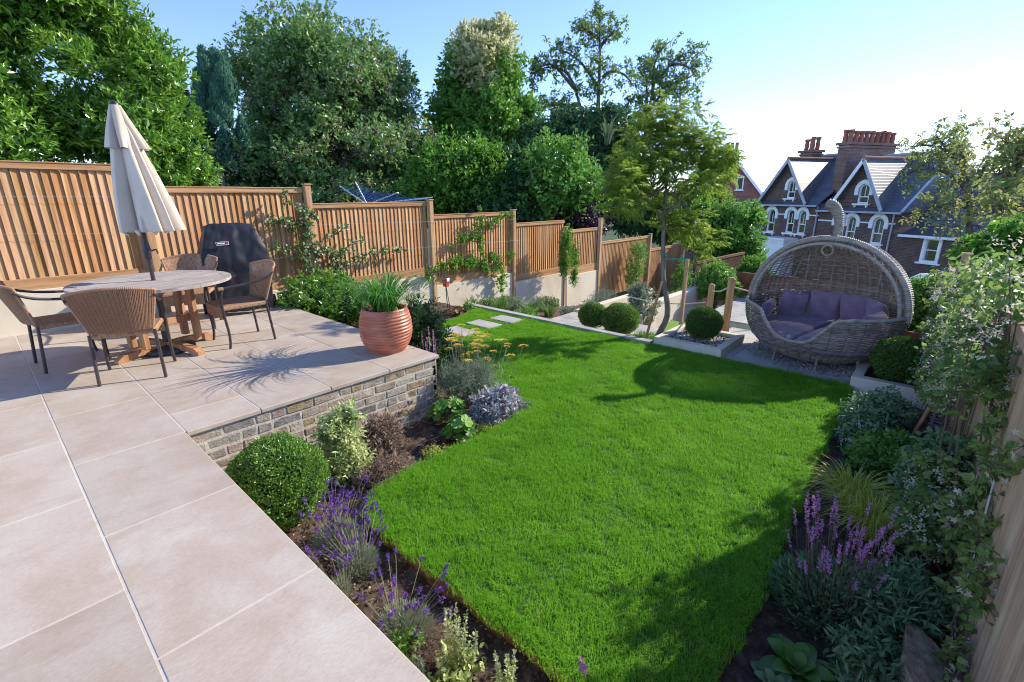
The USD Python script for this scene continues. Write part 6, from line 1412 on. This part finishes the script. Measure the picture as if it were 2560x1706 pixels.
# ---- along the fence
for k, (x, y, h, n, lab) in enumerate([(7.0, 6.6, .55, 150, 'arching green grass clump below the leafy climber'), (7.9, 6.5, .55, 150, 'arching grass clump right of the first, before the grey landing'), (6.75, 7.2, .45, 90, 'grass clump close to the cream wall, left of the others'), (8.6, 6.6, .40, 70, 'smallest grass clump before the cream wall')]):
    tufty('daylily_clump', lab, 'grass clump', (x, y, lowbed(x, y)), 'dayl', n, h, .42, .016, 60+k, .10, .8, 5)
def climber(name, label, pts, leaf, seed, dens=120, wid=.10, L=.045, W=.013, flowers=None, stemr=.006, cat='climber', stemmat=TWIG, leafspread=None):
    """stems trained along the given paths, with leaves and little flowers around them"""
    ROUND[0] = pts[0][0][0] < 5
    r_ = np.random.default_rng(seed); base = np.array(pts[0][0]); t = thing(name, label, cat, base); sm, lm, fm = MB(), MB(), MB()
    for path in pts:
        p = np.array(path)-base; c = spline(p, 40) if len(p) > 2 else np.linspace(p[0], p[-1], 40); c = c+r_.normal(size=c.shape)*.006; Ln = np.linalg.norm(np.diff(c, axis=0), axis=1).sum()
        sm.tube(c, np.linspace(stemr, stemr*.4, 40), 5, False)
        for _ in range(int(Ln*20)):
            i = r_.integers(2, 40); d = unit(r_.normal(size=3)*[1, .5, 1]+[0, -.3, .2]); e = c[i]+d*wid*r_.uniform(.6, 1.9); sm.tube(np.linspace(c[i], e, 3)+r_.normal(size=(3, 3))*.008, .002, 3, False)
            m = int(dens/10*r_.uniform(.4, 1.6)); u = r_.random(m)[:, None]; q = c[i]*(1-u)+e*u+rdir(r_, m)*wid*.28
            leaves(lm, q, unit(d+rdir(r_, m)*1.1+[0, -.1, 0]), unit(rdir(r_, m)+[0, -.7, .6]), L*(.6+.7*r_.random(m)), W, r_, .25, .2)
            if flowers and r_.random() < flowers[1]:
                for f_ in range(r_.integers(1, 5)):
                    o = c[i]*(.4)+e*.6+rdir(r_, 1)[0]*wid*.5+[0, -.03, 0]; a = np.arange(5)*1.2566; F = frame(unit(rdir(r_, 1)[0]+[-.3, -.8, .4])); dd = np.stack([np.cos(a), np.sin(a), 0*a+.15], 1) @ F.T
                    leaves(fm, np.tile(o, (5, 1)), dd, np.tile(F[:, 2], (5, 1)), flowers[2], flowers[2]*.30, r_, .1, .1)
    sm.build('stems', stemmat, t); lm.build('leaves', LM[leaf], t, kind='stuff', tint=True)
    if flowers and fm.n: fm.build('flowers', LM[flowers[0]], t, kind='stuff', tint=True)
    return t
YW = 7.90
def FP(x, y): return tuple(FY(x*K, y*K, YW))
climber('star_jasmine', 'white flowered star jasmine trained on the fence right of the barbecue', [[FP(716, 655), FP(700, 610), FP(690, 580), FP(640, 570), FP(600, 590)], [FP(716, 650), FP(730, 600), FP(712, 560), FP(660, 510), FP(612, 515)], [FP(712, 560), FP(690, 480), FP(640, 455)], [FP(700, 600), FP(690, 540), FP(705, 500), FP(725, 500)]], 'jasmine', 71, 170, .085, .046, .014, ('cflower', .6, .021))
climber('star_jasmine', 'white flowered star jasmine climbing the fence above the rounded bush', [[FP(790, 662), FP(780, 620), FP(770, 590), FP(740, 575), FP(705, 580)], [FP(790, 660), FP(782, 600), FP(800, 565), FP(850, 560)], [FP(788, 640), FP(760, 600), FP(750, 540), FP(790, 530)], [FP(785, 620), FP(830, 590), FP(880, 580), FP(930, 575)]], 'jasmine', 72, 170, .085, .046, .014, ('cflower', .75, .022))
climber('leafy_climber', 'green climber arching along the foot of the fence with one tall shoot', [[(7.2, 7.55, lowbed(7.2, 7)), FP(1150, 650), FP(1128, 620), FP(1090, 605), FP(1020, 620), FP(980, 632)], [FP(1150, 655), FP(1140, 600), FP(1100, 560), FP(1098, 510), FP(1105, 480)], [FP(1098, 550), FP(1060, 548), FP(1035, 555)], [FP(1120, 590), FP(1165, 590), FP(1180, 585)], [FP(1130, 625), FP(1060, 600), FP(1000, 625)], [FP(1100, 520), FP(1140, 510), FP(1170, 490)]], 'hedge', 73, 170, .10, .058, .018, None)
for k, (x, y0, y1, yb, w_, Yp, lab) in enumerate([(1300, 520, 640, 738, .16, 7.5, 'slim standing climber of small leaves with two columns, left of the bare post'), (1327, 540, 655, 738, .12, 7.5, 'second slim column of small leaves beside the first'), (1462, 548, 660, 715, .40, 7.6, 'leafy upright climber on the fence panel left of the feathery tree'), (1562, 590, 735, 770, .34, 5.9, 'leafy standing bush right of the feathery tree trunk')]):
    if k == 1: continue
    a, b, g = FY(x*K, y0*K, Yp), FY(x*K, y1*K, Yp), FY(x*K, yb*K, Yp); h_ = (a[2]-b[2])/2; c_ = (a+b)/2-g
    t = leafy('column_climber', lab, 'climber', g, [(*c_, w_, w_*.8, h_*.8), (*(c_+[w_*.5, 0, h_*.45]), w_*.7, w_*.6, h_*.5), (*(c_-[w_*.3, 0, h_*.5]), w_*.8, w_*.7, h_*.5)]+([(*(c_+[.45, 0, -.2]), w_*.7, w_*.6, h_*.8), (*(c_+[.42, 0, -.7]), w_*.5, w_*.5, h_*.4)] if k == 0 else []), 'hedge' if k != 2 else 'maple', .050, .014, 420 if k == 0 else 330, 9, 80+k, .10, .5, stems=0)
    MB().tube(spline([(0, 0, 0), c_*.5+[.02, 0, 0], c_], 8), .014, 7).build('main_stem', TWIG, t, smooth=True)
leafy('white_viburnum', 'grey-green shrub with pale flowers left of the leaning stake', 'shrub', (*G(1470*K, 750*K, -1.05)[:2], -1.25), [(0, 0, .62, .34, .30, .36), (.02, .1, .88, .20, .2, .18), (-.1, -.05, .40, .22, .22, .25)], 'silver', .055, .018, 330, 8, 91, .09, .5, flowers=('wflower', 60, 8, .014, .03))
leafy('lavender_bush', 'grey green bush with faint mauve haze under the bare fence post', 'shrub', (10.2, 6.3, lowbed(10.2, 6)), [(0, 0, .28, .40, .3, .26), (.5, .1, .30, .36, .3, .28), (-.4, 0, .2, .3, .25, .22)], 'silver', .05, .006, 420, 9, 92, .12, .8, flowers=('sage', 90, 8, .016, .04))
for k, (x, y, r, lf, lab) in enumerate([(7.3, 7.3, .22, 'jasmine', 'low leafy plant at the foot of the cream wall, nearest the kerb end'), (8.1, 7.35, .26, 'silver', 'grey low plant along the cream wall, second from the kerb'), (9.3, 7.2, .28, 'jasmine', 'low green plant along the cream wall under the fence step'), (6.95, 5.9, .20, 'alch', 'low fresh green plant just behind the kerb, beside the landing'), (8.5, 5.95, .22, 'silver', 'grey plant at the far edge of the grey landing'), (7.05, 3.45, .16, 'alch', 'small green plant at the feet of the feathery tree')]):
    leafy('low_bed_plant', lab, 'plant', (x, y, lowbed(x, y)), [(0, 0, r*.6, r, r, r*.7), (r*.8, .05, r*.5, r*.8, r*.8, r*.6)], lf, .045, .012, 170, 8, 160+k, .08, .6)
ball('smaller clipped box ball behind the lawn kerb', (7.50, 4.72, -.60), .26, 'box', 8000, .022, .9, 93, .14)
ball('larger clipped box ball behind the lawn kerb, next to the smaller one', (7.55, 4.18, -.60), .33, 'box', 11000, .022, .85, 94, .14)
tufty('lime_grass', 'lime green leaves at the foot of the tree stake', 'grass clump', (7.05, 3.65, -.85), 'sedge', 60, .22, .16, .012, 95, .08, .6)
ball('clipped box ball in the square planter by the rope posts', (6.86, 2.44, -.235), .245, 'boxdark', 11000, .019, .95, 96, .12)
ball('clipped box ball in the square planter by the right hand fence', (6.62, .16, -.215), .275, 'boxdark', 12000, .019, .92, 97, .12)
ROUND[0] = False
shrub('leafy bush before the dark fence panel, left of the rope posts', [(1645, 645, 34, 32), (1630, 660, 25, 25), (1665, 665, 26, 22)], 11.5, 'maple', .07, .022, 420, 10, 101, spread=.15, zb=-1.2)
shrub('green bush between the rope posts and the basket seat', [(1725, 625, 24, 26), (1745, 650, 26, 26), (1715, 650, 22, 22)], 12, 'hedge', .07, .022, 420, 10, 102, spread=.15, zb=-1.2)
shrub('bushy green shrub right behind the basket seat', [(2120, 700, 42, 40), (2100, 740, 40, 36), (2150, 740, 40, 40), (2140, 670, 30, 25)], 9.0, 'maple', .075, .024, 700, 10, 103, spread=.16, zb=-.8)
shrub('grey leaved bush beyond the basket seat', [(2180, 665, 30, 24), (2160, 680, 24, 20)], 12.5, 'silver', .06, .012, 320, 10, 104, spread=.15, zb=-1.0)
p_ = AT(2098*K, 690*K, 11.5); tufty('pampas_grass', 'pale variegated upright grass beyond the basket seat', 'grass clump', (p_[0], p_[1], p_[2]), 'vari', 120, .66, .30, .03, 105, .1, .5)
p_ = AT(2130*K, 648*K, 22.0); t = thing('garden_umbrella', 'white half round sunshade canopy far behind the pale grass', 'sunshade', p_); v, f = lathe([(.75, -.1), (.62, .14), (.35, .33), (.0, .40), (.0, .36), (.34, .29), (.6, .1), (.72, -.12)], 20); MB().add(v, f).build('canopy', WHITE, t, smooth=True); MB().tube([(0, 0, -3.3), (0, 0, .36)], .03, 6).build('pole', ALU, t)
# ---- over the fence at the left
p_ = FY(560*K, 440*K, 8.7); tufty('straw_grass', 'dry straw coloured ornamental grass showing over the fence', 'grass clump', (p_[0], p_[1], p_[2]-.45), 'straw', 190, .62, .75, .012, 111, .15, .9)
p_ = AT(585*K, 210*K, 17.5); tufty('palm', 'spiky palm leaves between the cypress and the flowering tree', 'palm', (p_[0], p_[1], p_[2]-.9), 'palm', 60, 1.5, .9, .07, 112, .12, .3)
p_ = AT(1400*K, 300*K, 17); tufty('palm', 'fan of palm leaves at the foot of the thin trees', 'palm', (*AT(1395*K, 330*K, 16.5),), 'palm', 40, .9, 1.1, .06, 113, .1, .4)
# ---- right hand bed
p_ = B(1925, 1420); SALV = p_
t = spikes('purple_salvia', 'clump of upright magenta purple salvia spikes in the right hand bed', 'flowers', p_+[.02, .06, 0], 54, .46, .24, None, 'salvia', .12, 121, ('blue', 2400, .26, .28, .055, .007), (-.06, .04), .010, 60, TWIG, .0020, .008, .32, base_r=.16)
leafy('dark_border_plant', 'dark green narrow-leaved mass below the purple salvia', 'plant', B(2010, 1440)+[0, -.03, 0], [(0, 0, .13, .20, .16, .14), (.18, -.06, .11, .16, .12, .12)], 'blue', .055, .007, 250, 8, 122, .11, .6, stems=34)
leafy('dark_border_plant', 'dark leafy plant at the foot of the log', 'plant', (*B(1975, 1560)[:2], BED), [(0, 0, .08, .13, .12, .09), (.12, -.04, .08, .10, .09, .08)], 'blue', .050, .008, 150, 7, 123, .08, .6, stems=14)
tufty('golden_sedge', 'golden yellow arching grass, the clump nearer the basket seat', 'grass clump', B(1950, 1165), 'sedge', 420, .34, .40, .0075, 124, .06, .85, 6)
tufty('golden_sedge', 'golden green arching grass, the clump nearer the salvia spikes', 'grass clump', B(1995, 1235), 'sedge', 420, .34, .40, .0075, 125, .06, .85, 6)
def rosette(label, base, n, s, seed, leaf='prim'):
    r_ = np.random.default_rng(seed); t = thing('primula_rosette', label, 'plant', base); m = MB()
    for i in range(n):
        a = i*2.4+r_.normal(0, .2); q = i/n; L = s*(.6+.5*q); el = 1.15-.95*q; d = np.array([math.cos(a)*math.cos(el), math.sin(a)*math.cos(el), math.sin(el)]); sd = np.array([-math.sin(a), math.cos(a), 0]); up_ = np.cross(d, sd)*-1
        u = np.linspace(0, 1, 7); w = L*.24*np.sin(np.pi*np.clip(u*.9+.06, 0, 1))**.8*(u > -.1); mid = d*(u*L)[:, None]-np.array([0, 0, 1.])*(u**2.2*L*.30)[:, None]
        e = mid+up_*0; l = mid+sd*w[:, None]+[0, 0, .10]*w[:, None]*0+np.array([0, 0, 1.])*(w*.30)[:, None]; r2 = mid-sd*w[:, None]+np.array([0, 0, 1.])*(w*.30)[:, None]
        v = np.vstack([l, e, r2]); f = []
        for k in range(6): f += [[k, k+1, 7+k], [k+1, 8+k, 7+k], [7+k, 8+k, 14+k], [8+k, 15+k, 14+k]]
        m.add(v, f, r_.random())
    m.build('leaves', LM[leaf], t, smooth=True, tint=True, kind='stuff')
rosette('broad green leaf rosette at the bottom of the right hand bed', B(1830, 1545), 18, .21, 126)
rosette('blue-green leaf rosette left of the broad one at the bottom', B(1782, 1585), 13, .15, 127, 'blue')
rosette('dark green leaf rosette near the log', B(1930, 1565), 12, .13, 128, 'blue')
leafy('white_flowered_plant', 'low green plant with white flower heads at the far end of the right hand bed', 'flowers', B(1990, 1000), [(0, 0, .16, .34, .20, .16), (-.3, .04, .12, .22, .16, .12), (.25, -.1, .16, .25, .2, .16)], 'blue', .042, .012, 480, 9, 129, .10, .5, flowers=('wflower', 110, 14, .017, .035))
leafy('blue_green_plant', 'blue green leafy mound in front of the white flower heads', 'plant', B(2010, 1075), [(0, 0, .10, .24, .18, .12), (.2, -.1, .10, .20, .14, .12)], 'alch', .040, .013, 330, 8, 130, .09, .5)
leafy('rose_bush', 'rose bush with one big white bloom in the right hand bed', 'shrub', B(2120, 1200)+[.1, .0, 0], [(0, 0, .30, .26, .18, .26), (.2, -.05, .28, .22, .16, .24), (-.05, -.05, .48, .18, .14, .15)], 'blue', .05, .017, 420, 8, 131, .09, .4, flowers=('cflower', 46, 8, .014, .02), stems=18)
r_ = np.random.default_rng(132); rb = AT(2098*K, 1122*K, np.dot(B(2110, 1200)-CO, CF)*.90); t = thing('white_rose', 'single large white rose bloom in the right hand bed', 'flower', rb); m = MB(); n = 34; d = unit(rdir(r_, n)+[-.6, 0, .5]); leaves(m, d*.008, d, rdir(r_, n)+[-.4, 0, .6], .040, .014, r_, .3, .2); m.build('petals', LM['wflower'], t, tint=True)
p_ = B(2030, 1335); t = thing('plant_label', 'white nursery label standing between the sedge and the rose bush', 'plant label', p_, .6); MB().box((0, 0, .085), (.028, .0015, .12)).build('card', WHITEL, t); MB().box((0, -.0012, .10), (.018, .0012, .05)).build('print_block', mat('blue_print', [(.12, .16, .30), (.16, .20, .34)], rough=.5), t); MB().tube([(.02, 0, 0), (.035, 0, .13)], .002, 5).build('cane', TWIG, t)
# star jasmine over the right hand fence, in big drifts
def drift(label, lst, leaf, seed, fl, ncl, per=8, L=.052, W=.016, sp=.10):
    bl = []
    for x, z, r, rz_ in lst: bl.append((x, rfy(x)+.16, z, r, .13+.12*r, rz_))
    base = np.array([bl[0][0], bl[0][1], BED]); bl = [tuple(np.array(q[:3])-base)+tuple(q[3:]) for q in bl]
    t = leafy('star_jasmine', label, 'climber', base, bl, leaf, L, W, ncl, per, seed, sp, .2, .4, .12, flowers=fl, inner=.35, stems=0)
    r_ = np.random.default_rng(seed+5); m = MB()
    for q in bl:
        for _ in range(4):
            e = np.array(q[:3])+rdir(r_, 1)[0]*np.array(q[3:6])*.9; s = np.array([q[0]*.6+r_.normal()*.1, -.12, 0]); m.tube(spline([s, (s+e)/2+r_.normal(size=3)*.05, e], 8), np.linspace(.007, .003, 8), 5, False)
    m.build('stems', TWIG, t); return t
drift('star jasmine thick with white flowers at the far end of the right hand fence', [(7.6, .24, .50, .30), (6.6, .12, .46, .30), (7.2, -.12, .42, .30), (6.0, -.08, .34, .28), (8.6, .34, .55, .30), (5.7, .22, .20, .22), (6.3, -.30, .3, .22)], 'jasdark', 141, ('wflower', 420, 11, .021, .05), 430)
drift('star jasmine hanging over the middle of the right hand fence', [(5.0, .50, .34, .30), (4.6, .22, .28, .24), (5.2, .02, .22, .20), (4.1, .62, .22, .30), (4.5, .95, .26, .22), (3.7, 1.05, .20, .26), (3.45, .65, .12, .22)], 'jasdark', 142, ('cflower', 270, 10, .019, .045), 230)
drift('low star jasmine with cream flowers spilling over the bed before the fence', [(3.6, -.36, .27, .19), (3.95, -.36, .26, .18), (3.35, -.28, .20, .16), (3.75, -.15, .18, .14)], 'jasdark', 143, ('cflower', 300, 9, .018, .035), 260)
climber('star_jasmine', 'long flowering jasmine shoots close to the right edge of the picture', [[(3.05, rfy(3.05)+.05, -.35), (3.1, rfy(3.1)+.06, -.05), (3.2, rfy(3.2)+.08, .25), (3.5, rfy(3.5)+.08, .5)], [(3.1, rfy(3.1)+.06, -.1), (2.85, rfy(2.85)+.07, .0), (2.65, rfy(2.6)+.1, -.05)], [(3.2, rfy(3.2)+.07, .2), (3.0, rfy(3)+.1, .32), (2.8, rfy(2.8)+.1, .4)], [(3.4, rfy(3.4)+.08, .45), (3.8, rfy(3.8)+.1, .62), (4.3, rfy(4.3)+.1, .8)], [(3.0, rfy(3.0)+.06, -.5), (2.7, rfy(2.7)+.08, -.3), (2.5, rfy(2.5)+.09, -.05), (2.45, rfy(2.45)+.1, .15)], [(2.75, rfy(2.7)+.08, -.3), (2.45, rfy(2.4)+.1, -.42), (2.25, rfy(2.2)+.12, -.40)], [(3.3, rfy(3.3)+.1, -.4), (3.2, rfy(3.2)+.12, -.15), (2.95, rfy(2.95)+.14, .1)]], 'jasdark', 144, 95, .11, .048, .015, ('cflower', .7, .019))
ROUND[0] = True
shrub('big round leaved climber lit from behind at the right edge', [(2330, 560, 40, 50), (2290, 610, 45, 40), (2340, 640, 30, 50), (2240, 590, 30, 26), (2270, 560, 26, 30)], 7.5, 'hedge', .075, .032, 420, 8, 145, spread=.16, zb=-.6, cat='climber', fill=.2)
for a, b, lab in [((2.75, -.05), (2.70, -.55), 'lower')]:
    q = thing('training_wire', 'kinked galvanised wire tied to the right hand fence', 'wire'); MB().tube(spline([(2.95, rfy(2.95)+.06, .35), (2.92, rfy(2.9)+.06, .1), (2.86, rfy(2.8)+.06, -.15), (2.84, rfy(2.8)+.06, -.42), (2.70, rfy(2.7)+.06, -.45)], 24), .004, 6).build('wire', STEEL, q)
# last: pink flower at the very bottom
p_ = B(1330, 1590); spikes('pink_flower', 'single magenta flower head at the bottom edge on the lawn side', 'flowers', (*G(1452, 1738, -.60)[:2], -.60), 3, .16, .02, None, 'salvia', .05, 151, None, (.0, .0), .014, 40, STEM, .002, .012)
